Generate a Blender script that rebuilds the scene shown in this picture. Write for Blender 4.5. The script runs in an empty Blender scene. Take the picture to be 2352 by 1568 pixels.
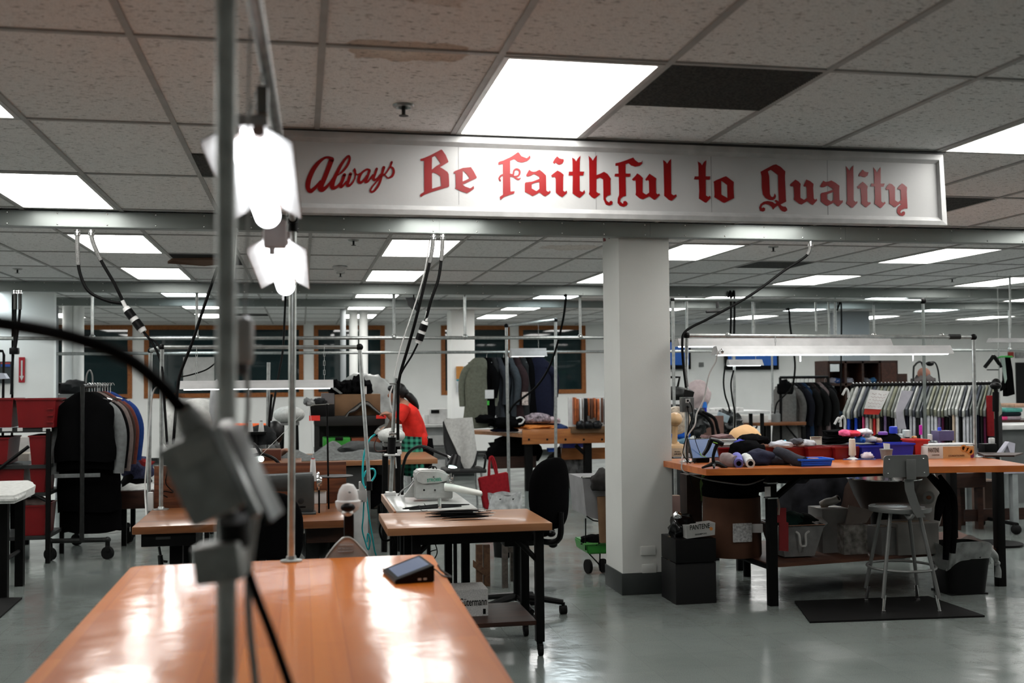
import bpy, bmesh, math, random
from mathutils import Vector, Matrix, noise
V = Vector; R = math.radians; PI = math.pi
S = bpy.context.scene; COL = S.collection
random.seed(7)
# ---------- camera (solved from the ceiling grid) ----------
FPX, YAW, PITCH, ROLL, CZ = 2461.97, .19422, .03507, -.00886, 1.55
_c, _s = math.cos, math.sin
FW = V((_s(YAW)*_c(PITCH), _c(YAW)*_c(PITCH), _s(PITCH)))
_r = V((_c(YAW), -_s(YAW), 0)); _u = _r.cross(FW)
RT = _r*_c(ROLL) + _u*_s(ROLL); UP = _u*_c(ROLL) - _r*_s(ROLL)
CAM = V((0, 0, CZ))
def P(px, py, z=None, y=None, d=None, x=None):
    """the point of the room seen at a pixel: on the plane z=, y=, x= or at view depth d="""
    v = FW + RT*((px-1176)/FPX) + UP*((784-py)/FPX)
    t = (z-CZ)/v.z if z is not None else y/v.y if y is not None else x/v.x if x is not None else d
    return CAM + v*t
def PX(x, y, z):
    v = V((x, y, z)) - CAM; d = v.dot(FW)
    return 1176 + FPX*v.dot(RT)/d, 784 - FPX*v.dot(UP)/d
cd = bpy.data.cameras.new('camera'); cam = bpy.data.objects.new('camera', cd); COL.objects.link(cam)
cd.sensor_width = 36; cd.lens = FPX*36/2352; cd.clip_start = .05; cd.clip_end = 100
cam.matrix_world = Matrix(((RT.x, UP.x, -FW.x, 0), (RT.y, UP.y, -FW.y, 0), (RT.z, UP.z, -FW.z, CZ), (0, 0, 0, 1)))
cd.dof.use_dof = True; cd.dof.focus_distance = 7.2; cd.dof.aperture_fstop = 2.8
S.camera = cam
# ---------- materials ----------
_M = {}
def deep(c): k = max(c); return tuple(x*k/(k+.035) for x in c)
def M(name, col=(.5, .5, .5), rough=.5, metal=0, var=.12, scale=9, bump=0, bscale=60, st=(1, 1, 1), spec=.32, coat=0, emit=0, ecol=None, alpha=1, trans=0, sheen=0):
    if name in _M: return _M[name]
    if not emit: col = deep(col)
    m = bpy.data.materials.new(name); m.use_nodes = True; nt = m.node_tree; n = nt.nodes; l = nt.links
    b = n['Principled BSDF']; b.inputs['Roughness'].default_value = rough; b.inputs['Metallic'].default_value = metal
    b.inputs['Specular IOR Level'].default_value = spec; b.inputs['Coat Weight'].default_value = coat; b.inputs['Coat Roughness'].default_value = .12
    b.inputs['Alpha'].default_value = alpha; b.inputs['Transmission Weight'].default_value = trans; b.inputs['Sheen Weight'].default_value = sheen
    tc = n.new('ShaderNodeTexCoord'); mp = n.new('ShaderNodeMapping'); mp.inputs['Scale'].default_value = st
    l.new(tc.outputs['Object'], mp.inputs[0])
    nz = n.new('ShaderNodeTexNoise'); nz.inputs['Scale'].default_value = scale; nz.inputs['Detail'].default_value = 5
    l.new(mp.outputs[0], nz.inputs['Vector'])
    cr = n.new('ShaderNodeValToRGB'); e = cr.color_ramp.elements
    e[0].position = .3; e[1].position = .7
    e[0].color = (*[c*(1-var) for c in col], 1); e[1].color = (*[min(1, c*(1+var)) for c in col], 1)
    l.new(nz.outputs[0], cr.inputs[0]); l.new(cr.outputs[0], b.inputs['Base Color'])
    if bump:
        n2 = n.new('ShaderNodeTexNoise'); n2.inputs['Scale'].default_value = bscale; n2.inputs['Detail'].default_value = 3
        l.new(mp.outputs[0], n2.inputs['Vector'])
        bp = n.new('ShaderNodeBump'); bp.inputs['Strength'].default_value = bump; bp.inputs['Distance'].default_value = .01
        l.new(n2.outputs[0], bp.inputs['Height']); l.new(bp.outputs[0], b.inputs['Normal'])
    if emit:
        b.inputs['Emission Color'].default_value = (*(ecol or col), 1); b.inputs['Emission Strength'].default_value = emit
    _M[name] = m; return m
def wood(name, c1, c2, rough=.35, coat=0, st=(18, 1.2, 18), bump=.05, warp=1.5):
    if name in _M: return _M[name]
    m = M(name, c1, rough, coat=coat, spec=.3); c1, c2 = deep(c1), deep(c2); nt = m.node_tree; n = nt.nodes; l = nt.links; b = n['Principled BSDF']
    tc = n.new('ShaderNodeTexCoord'); mp = n.new('ShaderNodeMapping'); mp.inputs['Scale'].default_value = st; l.new(tc.outputs['Object'], mp.inputs[0])
    nz = n.new('ShaderNodeTexNoise'); nz.inputs['Scale'].default_value = 1; nz.inputs['Detail'].default_value = 6; nz.inputs['Distortion'].default_value = warp
    l.new(mp.outputs[0], nz.inputs['Vector']); cr = n.new('ShaderNodeValToRGB'); e = cr.color_ramp.elements
    e[0].position = .35; e[1].position = .65; e[0].color = (*c2, 1); e[1].color = (*c1, 1)
    l.new(nz.outputs[0], cr.inputs[0]); l.new(cr.outputs[0], b.inputs['Base Color'])
    bp = n.new('ShaderNodeBump'); bp.inputs['Strength'].default_value = bump; bp.inputs['Distance'].default_value = .01
    l.new(nz.outputs[0], bp.inputs['Height']); l.new(bp.outputs[0], b.inputs['Normal'])
    return m
# ---------- mesh building ----------
W = {}
def cr_path(pts, k=6):
    pts = [V(q) for q in pts]
    if len(pts) < 3: return pts
    o = []; q = [pts[0]*2-pts[1]] + pts + [pts[-1]*2-pts[-2]]
    for i in range(1, len(q)-2):
        a, b, c, d = q[i-1:i+3]
        for j in range(k):
            t = j/k; o.append(.5*((2*b) + (c-a)*t + (2*a-5*b+4*c-d)*t*t + (3*b-a-3*c+d)*t**3))
    o.append(pts[-1]); return o
class MB:
    def __init__(s): s.bm = bmesh.new()
    def _faces(s, vs, fs):
        v = [s.bm.verts.new(q) for q in vs]
        for f in fs:
            try: s.bm.faces.new([v[i] for i in f])
            except ValueError: pass
        return v
    def bx(s, x0, x1, y0, y1, z0, z1, bev=0, m=None):
        x0, x1 = sorted((x0, x1)); y0, y1 = sorted((y0, y1)); z0, z1 = sorted((z0, z1))
        t = bmesh.new(); bmesh.ops.create_cube(t, size=1)
        bmesh.ops.scale(t, vec=(x1-x0, y1-y0, z1-z0), verts=t.verts)
        if bev:
            bmesh.ops.bevel(t, geom=t.edges[:], offset=min(bev, .49*min(x1-x0, y1-y0, z1-z0)), segments=2, affect='EDGES', profile=.6)
        bmesh.ops.translate(t, vec=((x0+x1)/2, (y0+y1)/2, (z0+z1)/2), verts=t.verts)
        return s._merge(t, m)
    def box(s, c, size, rot=None, bev=0):
        m = Matrix.Translation(V(c)) @ (rot.to_4x4() if rot else Matrix())
        return s.bx(-size[0]/2, size[0]/2, -size[1]/2, size[1]/2, -size[2]/2, size[2]/2, bev, m)
    def _merge(s, t, m=None):
        if m is not None: bmesh.ops.transform(t, matrix=m, verts=t.verts)
        t.verts.index_update(); v = [s.bm.verts.new(q.co) for q in t.verts]
        for f in t.faces: s.bm.faces.new([v[q.index] for q in f.verts])
        t.free(); return s
    def tube(s, pts, r, n=8, k=6, smooth=True, cap=True, closed=False):
        pts = cr_path(pts, k) if smooth else [V(q) for q in pts]
        N = len(pts); rr = r if isinstance(r, (list, tuple)) else None
        rings = []; up = None
        for i, q in enumerate(pts):
            if closed: t = pts[(i+1) % N]-pts[i-1]
            else: t = pts[min(i+1, N-1)]-pts[max(i-1, 0)]
            if t.length < 1e-9: t = V((0, 0, 1))
            t.normalize()
            if up is None: up = V((0, 0, 1)) if abs(t.z) < .9 else V((1, 0, 0))
            a = t.cross(up)
            if a.length < 1e-6: a = t.cross(V((1, .3, 0)))
            a.normalize(); b = a.cross(t).normalized(); up = b
            if rr: f = i/(N-1)*(len(rr)-1); j = min(int(f), len(rr)-2); rad = rr[j]+(rr[j+1]-rr[j])*(f-j)
            else: rad = r
            rings.append([s.bm.verts.new(q + a*math.cos(h)*rad + b*math.sin(h)*rad) for h in [2*PI*w/n for w in range(n)]])
        for i in range(N if closed else N-1):
            A, B = rings[i], rings[(i+1) % N]
            for w in range(n): s.bm.faces.new((A[w], A[(w+1) % n], B[(w+1) % n], B[w]))
        if cap and not closed:
            s.bm.faces.new(rings[0][::-1]); s.bm.faces.new(rings[-1])
        return s
    def cyl(s, a, b, r, r2=None, n=14): return s.tube([a, b], [r, r if r2 is None else r2], n, smooth=False)
    def lathe(s, c, prof, n=20, ax=(0, 0, 1), sx=1, sy=1, arc=1):
        """profile [(radius, height)] spun about axis ax through c"""
        q = V((0, 0, 1)).rotation_difference(V(ax)).to_matrix(); c = V(c); rings = []
        for r, z in prof: rings.append([s.bm.verts.new(c + q @ V((r*math.cos(2*PI*w/n)*sx, r*math.sin(2*PI*w/n)*sy, z))) for w in range(n)])
        for A, B in zip(rings, rings[1:]):
            for w in range(n): s.bm.faces.new((A[w], A[(w+1) % n], B[(w+1) % n], B[w]))
        if prof[0][0] > 1e-5: s.bm.faces.new(rings[0][::-1])
        if prof[-1][0] > 1e-5: s.bm.faces.new(rings[-1])
        return s
    def sph(s, c, r, n=12, m=None):
        r = (r, r, r) if not isinstance(r, (tuple, list)) else r; t = bmesh.new()
        bmesh.ops.create_uvsphere(t, u_segments=n+4, v_segments=n, radius=1); bmesh.ops.scale(t, vec=r, verts=t.verts)
        if m is not None: bmesh.ops.transform(t, matrix=m, verts=t.verts)
        bmesh.ops.translate(t, vec=V(c), verts=t.verts); return s._merge(t)
    def prism(s, pts, off):
        """closed outline of 3-D points pushed by vector off"""
        a = [s.bm.verts.new(q) for q in pts]; b = [s.bm.verts.new(V(q)+V(off)) for q in pts]; n = len(a)
        try: s.bm.faces.new(a); s.bm.faces.new(b[::-1])
        except ValueError: pass
        for i in range(n): s.bm.faces.new((a[i], a[(i+1) % n], b[(i+1) % n], b[i]))
        return s
    def surf(s, fn, nu, nv, thick=0):
        g = [[V(fn(i/nu, j/nv)) for j in range(nv+1)] for i in range(nu+1)]
        v = [[s.bm.verts.new(q) for q in row] for row in g]
        for i in range(nu):
            for j in range(nv): s.bm.faces.new((v[i][j], v[i+1][j], v[i+1][j+1], v[i][j+1]))
        if thick:
            s.bm.normal_update(); w = [[s.bm.verts.new(q.co - q.normal*thick) for q in row] for row in v]
            for i in range(nu):
                for j in range(nv): s.bm.faces.new((w[i][j], w[i][j+1], w[i+1][j+1], w[i+1][j]))
            for i in range(nu):
                for j in (0, nv): s.bm.faces.new((v[i][j], v[i+1][j], w[i+1][j], w[i][j]))
            for j in range(nv):
                for i in (0, nu): s.bm.faces.new((v[i][j], v[i][j+1], w[i][j+1], w[i][j]))
        return s
    def blob(s, c, r, seed=0, amp=.25, n=3, freq=2.2, flat=None):
        t = bmesh.new(); bmesh.ops.create_icosphere(t, subdivisions=n, radius=1)
        for q in t.verts:
            k = 1 + amp*noise.noise(q.co*freq + V((seed*7.3, seed*3.1, 0))) + amp*.5*noise.noise(q.co*freq*2.6 + V((seed, 0, seed*2)))
            q.co = V((q.co.x*r[0]*k, q.co.y*r[1]*k, q.co.z*r[2]*k))
            if flat is not None and q.co.z < flat: q.co.z = flat
        bmesh.ops.translate(t, vec=V(c), verts=t.verts); return s._merge(t)
    def text(s, body, o, u, v, size, w=None, ext=.0008, align='CENTER', shear=0):
        """flat lettering: origin o, unit right u, unit up v"""
        cu = bpy.data.curves.new('t', 'FONT'); cu.body = body; cu.size = 1; cu.extrude = ext/size; cu.align_x = align; cu.shear = shear; cu.offset = .012
        ob = bpy.data.objects.new('t', cu); COL.objects.link(ob); dg = bpy.context.evaluated_depsgraph_get(); dg.update()
        me = bpy.data.meshes.new_from_object(ob.evaluated_get(dg)); t = bmesh.new(); t.from_mesh(me)
        bpy.data.objects.remove(ob); bpy.data.curves.remove(cu); bpy.data.meshes.remove(me)
        sx = size
        if w and len(t.verts):
            xs = [q.co.x for q in t.verts]; sx = w/(max(xs)-min(xs))
        u = V(u).normalized(); v = V(v).normalized(); nn = u.cross(v)
        m = Matrix(((u.x*sx, v.x*size, nn.x*size, o[0]), (u.y*sx, v.y*size, nn.y*size, o[1]), (u.z*sx, v.z*size, nn.z*size, o[2]), (0, 0, 0, 1)))
        return s._merge(t, m)
def part(name, mb, mat, parent=None, local=False, sm=35):
    """link the shapes collected in mb as ONE mesh object"""
    me = bpy.data.meshes.new(name); bmesh.ops.recalc_face_normals(mb.bm, faces=mb.bm.faces)
    o = bpy.data.objects.new(name, me); COL.objects.link(o)
    off = W.get(parent.name) if parent else None
    if off is not None and not local: bmesh.ops.transform(mb.bm, matrix=off.inverted(), verts=mb.bm.verts)
    mb.bm.to_mesh(me); mb.bm.free(); me.materials.append(mat)
    if sm:
        me.polygons.foreach_set('use_smooth', [True]*len(me.polygons)); me.set_sharp_from_angle(angle=R(sm))
    if parent: o.parent = parent
    W[o.name] = off if off is not None else Matrix()
    return o
def tag(o, label, cat=None, group=None, kind=None):
    o['label'] = label
    if cat: o['category'] = cat
    if group: o['group'] = group
    if kind: o['kind'] = kind
    return o
def thing(name, label, cat, loc=(0, 0, 0), rz=0, group=None):
    o = bpy.data.objects.new(name, None); COL.objects.link(o); o.empty_display_size = .1
    o.location = loc; o.rotation_euler = (0, 0, rz)
    W[o.name] = Matrix.Translation(V(loc)) @ Matrix.Rotation(rz, 4, 'Z'); return tag(o, label, cat, group)
def one(name, mb, mat, label, cat, group=None, kind=None, sm=35):
    """a thing that is a single mesh, its origin moved to the base centre"""
    vs = [q.co for q in mb.bm.verts]; c = V(((min(q.x for q in vs)+max(q.x for q in vs))/2, (min(q.y for q in vs)+max(q.y for q in vs))/2, min(q.z for q in vs)))
    bmesh.ops.translate(mb.bm, vec=-c, verts=mb.bm.verts)
    o = part(name, mb, mat, sm=sm); o.location = c; W[o.name] = Matrix.Translation(c); return tag(o, label, cat, group, kind)
def struct(name, mb, mat, label=None, sm=0):
    o = part(name, mb, mat, sm=sm); o['kind'] = 'structure'
    if label: o['label'] = label
    o['category'] = name.split('_')[0]
    return o
def dup(o, loc, rz=None, label=None, group=None):
    c = o.copy(); COL.objects.link(c); c.location = loc
    if rz is not None: c.rotation_euler = (0, 0, rz)
    if label: c['label'] = label
    if group: c['group'] = group
    for ch in o.children:
        k = ch.copy(); COL.objects.link(k); k.parent = c
        for g in ch.children: h = g.copy(); COL.objects.link(h); h.parent = k
    W[c.name] = Matrix.Translation(V(loc)) @ Matrix.Rotation(c.rotation_euler.z, 4, 'Z')
    return c
def rect(px0, py0, px1, py1, y):
    """x0,x1,z0,z1 of the upright rectangle on plane y seen between two pixels"""
    xm, ym = (px0+px1)/2, (py0+py1)/2
    return P(px0, ym, y=y).x, P(px1, ym, y=y).x, P(xm, py1, y=y).z, P(xm, py0, y=y).z
def fb(mb, px0, py0, px1, py1, y, dep, bev=0, zmin=None):
    """box whose front face fills the pixels on plane y and runs back by dep"""
    a, b, c, d = rect(px0, py0, px1, py1, y)
    if zmin is not None: c = zmin
    mb.bx(a, b, y, y+dep, c, d, bev); return a, b, c, d
# ---------- shared materials ----------
STEEL = M('galvanised_steel', (.42, .44, .43), .38, .85, var=.2, scale=30)
BLACKM = M('black_paint', (.012, .012, .012), .5, 0, var=.3, spec=.1)
DARKM = M('dark_steel', (.05, .052, .052), .5, .4, spec=.2)
CHROME = M('chrome', (.75, .75, .75), .15, 1)
WHITEP = M('white_plastic', (.58, .58, .57), .35)
WHITEM = M('white_enamel', (.6, .6, .59), .35)
BLACKP = M('black_plastic', (.012, .012, .013), .4, spec=.15)
BLACKF = M('black_fabric', (.011, .011, .012), .95, bump=.3, bscale=200, spec=.02)
RUBBER = M('black_rubber', (.02, .02, .02), .7, spec=.1)
GREYM = M('grey_enamel', (.2, .205, .2), .42, .2)
SILVER = M('brushed_aluminium', (.55, .57, .56), .3, .9)
PAPER = M('white_paper', (.58, .58, .57), .8)
BROWNB = M('brown_cardboard', (.16, .09, .045), .85, var=.15)
TUBE = M('lit_tube', (1, 1, 1), emit=9, ecol=(.93, .97, 1))
# ================= the setting =================
GX, GY, CH = -.53949, 3.59758, CZ+1.118       # ceiling grid origin, ceiling height
CU, CV = .6096, 1.2192
XL, XR, YB, YF = -8.2, 19.0, -4.2, 21.45
def ceiling_mat():
    m = bpy.data.materials.new('mineral_fibre_tiles'); m.use_nodes = True; nt = m.node_tree; n = nt.nodes; l = nt.links; b = n['Principled BSDF']
    b.inputs['Roughness'].default_value = .95; b.inputs['Specular IOR Level'].default_value = .1
    tc = n.new('ShaderNodeTexCoord')
    def mapn(sc, tr=(0, 0, 0)):
        q = n.new('ShaderNodeMapping'); q.inputs['Scale'].default_value = sc; q.inputs['Location'].default_value = tr; l.new(tc.outputs['Object'], q.inputs[0]); return q
    def noi(mp, sc, det=2, dis=0):
        q = n.new('ShaderNodeTexNoise'); q.inputs['Scale'].default_value = sc; q.inputs['Detail'].default_value = det; q.inputs['Distortion'].default_value = dis; l.new(mp.outputs[0], q.inputs['Vector']); return q
    def ramp(src, a, b_, c0, c1):
        q = n.new('ShaderNodeValToRGB'); e = q.color_ramp.elements; e[0].position = a; e[1].position = b_; e[0].color = (*c0, 1); e[1].color = (*c1, 1); l.new(src, q.inputs[0]); return q
    def mix(f, a, b_, mode='MIX'):
        q = n.new('ShaderNodeMix'); q.data_type = 'RGBA'; q.blend_type = mode
        if isinstance(f, float): q.inputs[0].default_value = f
        else: l.new(f, q.inputs[0])
        l.new(a, q.inputs[6]); l.new(b_, q.inputs[7]); return q.outputs[2]
    # per tile tone
    sn = n.new('ShaderNodeVectorMath'); sn.operation = 'FLOOR'; mp = mapn((1/CU, 1/CV, 0), (-GX/CU, -GY/CV, .5)); l.new(mp.outputs[0], sn.inputs[0])
    wn = n.new('ShaderNodeTexWhiteNoise'); wn.noise_dimensions = '3D'; l.new(sn.outputs[0], wn.inputs[0])
    base = ramp(wn.outputs[0], 0, 1, (.82, .82, .815), (.91, .91, .905))
    fis = noi(mapn((22, 75, 1)), 1.6, 3, .6); f1 = ramp(fis.outputs[0], .31, .40, (.16, .16, .155), (1, 1, 1))
    pin = noi(mapn((1, 1, 1)), 260, 1); f2 = ramp(pin.outputs[0], .36, .46, (.62, .62, .61), (1, 1, 1))
    c = mix(1.0, base.outputs[0], f1.outputs[0], 'MULTIPLY'); c = mix(.7, c, f2.outputs[0], 'MULTIPLY')
    # water stains with their own outline
    for (sx, sy, rx, ry, k) in ((.36, GY+.04, .40, .20, .75), (.30, GY-.62, .55, .33, .4), (.0, GY-.95, .3, .2, .8), (2.3, 8.9, .5, .3, .35)):
        q = mapn((1/rx, 1/ry, 0), (-sx/rx, -sy/ry, 0)); nn = noi(mapn((1, 1, 1)), 7, 3)
        ln = n.new('ShaderNodeVectorMath'); ln.operation = 'LENGTH'; l.new(q.outputs[0], ln.inputs[0])
        ad = n.new('ShaderNodeMath'); ad.operation = 'ADD'; l.new(ln.outputs['Value'], ad.inputs[0])
        sc = n.new('ShaderNodeMath'); sc.operation = 'MULTIPLY'; sc.inputs[1].default_value = .8; l.new(nn.outputs[0], sc.inputs[0]); l.new(sc.outputs[0], ad.inputs[1])
        q = n.new('ShaderNodeValToRGB'); e = q.color_ramp.elements; e[0].position = .5; e[0].color = (.82, .72, .6, 1); e[1].position = 1; e[1].color = (1, 1, 1, 1)
        g = e.new(.96); g.color = (.60, .46, .36, 1); l.new(ad.outputs[0], q.inputs[0]); c = mix(k, c, q.outputs[0], 'MULTIPLY')
    l.new(c, b.inputs['Base Color'])
    bp = n.new('ShaderNodeBump'); bp.inputs['Strength'].default_value = .4; bp.inputs['Distance'].default_value = .004; l.new(f1.outputs[0], bp.inputs['Height']); l.new(bp.outputs[0], b.inputs['Normal'])
    return m
def floor_mat():
    m = M('polished_vinyl_floor', (.19, .215, .205), .16, var=.1, scale=1.2, spec=.55); nt = m.node_tree; n = nt.nodes; l = nt.links; b = n['Principled BSDF']
    tc = n.new('ShaderNodeTexCoord')
    nz = n.new('ShaderNodeTexNoise'); nz.inputs['Scale'].default_value = 220; nz.inputs['Detail'].default_value = 2; l.new(tc.outputs['Object'], nz.inputs['Vector'])
    r = n.new('ShaderNodeValToRGB'); e = r.color_ramp.elements; e[0].position = .35; e[0].color = (.78, .78, .78, 1); e[1].position = .65; e[1].color = (1.1, 1.1, 1.1, 1)
    l.new(nz.outputs[0], r.inputs[0]); old = b.inputs['Base Color'].links[0].from_socket
    mx = n.new('ShaderNodeMix'); mx.data_type = 'RGBA'; mx.blend_type = 'MULTIPLY'; mx.inputs[0].default_value = 1; l.new(old, mx.inputs[6]); l.new(r.outputs[0], mx.inputs[7])
    bk = n.new('ShaderNodeTexBrick'); bk.offset = 0; bk.inputs['Scale'].default_value = 1; bk.inputs['Brick Width'].default_value = .3048; bk.inputs['Row Height'].default_value = .3048
    bk.inputs['Mortar Size'].default_value = .0012; bk.inputs['Color1'].default_value = (1, 1, 1, 1); bk.inputs['Color2'].default_value = (.93, .94, .93, 1); bk.inputs['Mortar'].default_value = (.8, .8, .8, 1)
    l.new(tc.outputs['Object'], bk.inputs['Vector'])
    m2 = n.new('ShaderNodeMix'); m2.data_type = 'RGBA'; m2.blend_type = 'MULTIPLY'; m2.inputs[0].default_value = 1; l.new(mx.outputs[2], m2.inputs[6]); l.new(bk.outputs[0], m2.inputs[7])
    l.new(m2.outputs[2], b.inputs['Base Color'])
    n3 = n.new('ShaderNodeTexNoise'); n3.inputs['Scale'].default_value = 5; n3.inputs['Detail'].default_value = 3; l.new(tc.outputs['Object'], n3.inputs['Vector'])
    bp = n.new('ShaderNodeBump'); bp.inputs['Strength'].default_value = .25; bp.inputs['Distance'].default_value = .012; l.new(n3.outputs[0], bp.inputs['Height']); l.new(bp.outputs[0], b.inputs['Normal'])
    n4 = n.new('ShaderNodeTexNoise'); n4.inputs['Scale'].default_value = 2.5; n4.inputs['Detail'].default_value = 6; l.new(tc.outputs['Object'], n4.inputs['Vector'])
    mr = n.new('ShaderNodeMapRange'); mr.inputs[1].default_value = .3; mr.inputs[2].default_value = .7; mr.inputs[3].default_value = .1; mr.inputs[4].default_value = .26
    l.new(n4.outputs[0], mr.inputs[0]); l.new(mr.outputs[0], b.inputs['Roughness']); return m
WALL = M('painted_wall', (.86, .87, .85), .8, var=.04, scale=2, bump=.08, bscale=90)
WALLG = M('grey_painted_wall', (.33, .35, .36), .8, var=.04, scale=2)
struct('floor', MB().bx(XL, XR, YB, YF, -.1, 0), floor_mat(), 'polished grey green vinyl floor')
struct('ceiling', MB().bx(XL, XR, YB, YF, CH+.006, CH+.1), ceiling_mat(), 'suspended ceiling of mineral fibre tiles with water stains')
# back wall with window openings
WB = YF-.0
wins = []     # x0,x1,z0,z1 outer frame
for (a, t, b_, bt) in ((118, 747, 304, 914), (331, 747, 697, 912), (721, 747, 884, 910), (1013, 747, 1171, 907), (1192, 747, 1345, 905)):
    wins.append(rect(a, t, b_, bt, WB))
mb = MB(); zt = sum(w[3] for w in wins)/5; zb = sum(w[2] for w in wins)/5
mb.bx(XL, XR, WB, WB+.18, 0, zb); mb.bx(XL, XR, WB, WB+.18, zt, CH+.1)
xs = [XL] + [q for w in wins for q in (w[0], w[1])] + [XR]
for i in range(0, len(xs), 2): mb.bx(xs[i], xs[i+1], WB, WB+.18, zb, zt)
struct('wall_back', mb, WALL, 'long off-white back wall')
struct('wall_left', MB().bx(XL-.15, XL, YB, YF, 0, CH+.1), WALL); struct('wall_right', MB().bx(XR, XR+.15, YB, YF, 0, CH+.1), WALL)
struct('wall_front', MB().bx(XL, XR, YB-.15, YB, 0, CH+.1), WALL)
struct('baseboard_back', MB().bx(XL, XR, WB-.015, WB, 0, .11), M('dark_base', (.03, .035, .033), .5))
WOODF = wood('orange_window_wood', (.36, .125, .03), (.26, .085, .02), .45)
GLASSD = M('night_window_glass', (.02, .045, .05), .03, spec=.6, var=.05)
for i, w in enumerate(wins):
    x0, x1 = w[0], w[1]; fwid = .085
    m = MB(); m.bx(x0, x1, WB-.02, WB+.1, zt-fwid, zt); m.bx(x0, x1, WB-.02, WB+.1, zb, zb+fwid)
    for a, b_ in ((x0, x0+fwid), (x1-fwid, x1)): m.bx(a, b_, WB-.02, WB+.1, zb+fwid, zt-fwid)
    o = struct('window_%d' % (i+1), m, WOODF, 'orange wood framed window dark with night outside')
    part('window_glass', MB().bx(x0+fwid, x1-fwid, WB+.05, WB+.06, zb+fwid, zt-fwid), GLASSD, o, sm=0)
# T-bar grid
TB = M('t_bar_white', (.40, .40, .39), .5)
m = MB(); i0 = int((XL-GX)/CU); i1 = int((XR-GX)/CU); j0 = int((YB-GY)/CV); j1 = int((YF-GY)/CV)
for i in range(i0, i1+1): x = GX+i*CU; m.bx(x-.012, x+.012, YB, YF, CH-.002, CH+.012)
struct('trim_1', m, TB, 'long bars of the suspended ceiling grid')
m = MB()
for j in range(j0, j1+1): y = GY+j*CV; m.bx(XL, XR, y-.012, y+.012, CH-.001, CH+.011)
struct('trim_2', m, TB, 'cross bars of the suspended ceiling grid')
# structural columns
def column_s(n, x0, x1, y0, y1, mat, lab):
    o = struct('wall_column_%d' % n, MB().bx(x0, x1, y0, y1, 0, CH+.006, .004), mat, lab)
    b = part('baseboard', MB().bx(x0-.008, x1+.008, y0-.008, y1+.008, 0, .155, .003), M('cove_base', (.045, .052, .05), .45), o)
    return o
PILLAR = M('painted_pillar', (.55, .56, .535), .75, var=.03, scale=3, bump=.06, bscale=120)
o = column_s(1, 2.25, 2.632, 7.42, 7.84, PILLAR, 'square off-white pillar in the middle of the room')
o['category'] = 'pillar'
for (a, b_, c, d) in ((1472, 1254, 1506, 1275), (1475, 1295, 1508, 1316)):
    q = MB(); fb(q, a, b_, c, d, 7.412, .008, .003); part('blank_cover_plate', q, PILLAR, o)
q = MB(); q.prism([P(a, b_, x=2.2485) for a, b_ in ((1385, 541), (1389, 541), (1392, 553), (1386, 555))], (-.0005, 0, 0)); q.prism([P(a, b_, x=2.2485) for a, b_ in ((1397, 542), (1403, 546), (1398, 549))], (-.0005, 0, 0))
part('red_tape_scrap', q, M('dark_red_paint', (.22, .01, .01), .6), o)
a, b_, c, d = rect(1030, 700, 1091, 1093, 17.1)
column_s(2, a+.05, b_, 17.1, 17.6, WALL, 'white column far behind beside the clothes rail')['category'] = 'pillar'
a, b_, c, d = rect(1937, 700, 2000, 1093, 17.1)
column_s(3, a, b_, 17.1, 17.6, WALLG, 'grey column far behind at the right')['category'] = 'pillar'
a, b_, c, d = rect(-20, 700, 32, 1093, 14)
column_s(4, a, b_, 14, 14.5, WALL, 'white column at the left edge behind the red bins')['category'] = 'pillar'
# ceiling lights
FR = M('light_frame_metal', (.5, .5, .48), .35, .3)
def panel_mat(nm, e, col):
    return M(nm, (.9, .9, .9), .6, emit=e, ecol=col, var=.02)
PL = panel_mat('lit_diffuser', 12.5, (1, .985, .95)); PLC = panel_mat('lit_diffuser_cool', 12.5, (.84, .96, 1)); 
ORD = ['first', 'second', 'third', 'fourth', 'fifth', 'sixth', 'seventh', 'eighth', 'ninth']
ROWN = {0: 'nearest row', 2: 'row just before the near wireway', 4: 'row just past the near wireway', 6: 'row before the middle wireway', 8: 'row past the middle wireway', 10: 'row past the third wireway', 12: 'farthest row'}
proto = {}
def ceiling_light(i, j, lab, grp=None, cool=False):
    loc = (GX+(i+.5)*CU, GY+(j+.5)*CV, CH)
    if cool not in proto:
        t = thing('ceiling_light', lab, 'ceiling light', loc, 0, grp); hx, hy = CU/2-.012, CV/2-.012; m = MB(); w = .022
        m.bx(-hx, hx, -hy, -hy+w, -.004, .006); m.bx(-hx, hx, hy-w, hy, -.004, .006); m.bx(-hx, -hx+w, -hy+w, hy-w, -.004, .006); m.bx(hx-w, hx, -hy+w, hy-w, -.004, .006)
        part('light_frame', m, FR, t, True, 0); part('diffuser', MB().bx(-hx+w, hx-w, -hy+w, hy-w, 0, .005), PLC if cool else PL, t, True, 0)
        proto[cool] = t; return t
    c = dup(proto[cool], loc, None, lab)
    if grp: c['group'] = grp
    elif 'group' in c: del c['group']
    return c
for j in (0, 2, 4, 6, 8, 10, 12):
    vis = []
    for i in range(-10, 30, 4):
        x, y = GX+(i+.5)*CU, GY+(j+.5)*CV
        if x < XL+.4 or x > XR-.4: continue
        px, py = PX(x, y, CH) if y > .5 else (-999, 0)
        if -190 < px < 2500 and py > -60: vis.append((i, px))
        else: ceiling_light(i, j, 'lit ceiling light panel outside the picture', 'ceiling lights outside the picture')
    for k, (i, px) in enumerate(vis):
        ceiling_light(i, j, 'white lit ceiling panel, %s from the left in the %s' % (ORD[k], ROWN[j]), 'lit ceiling panels', (i, j) in ((-6, 8), (-2, 8), (18, 10), (14, 10), (14, 8), (6, 8)))
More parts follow.
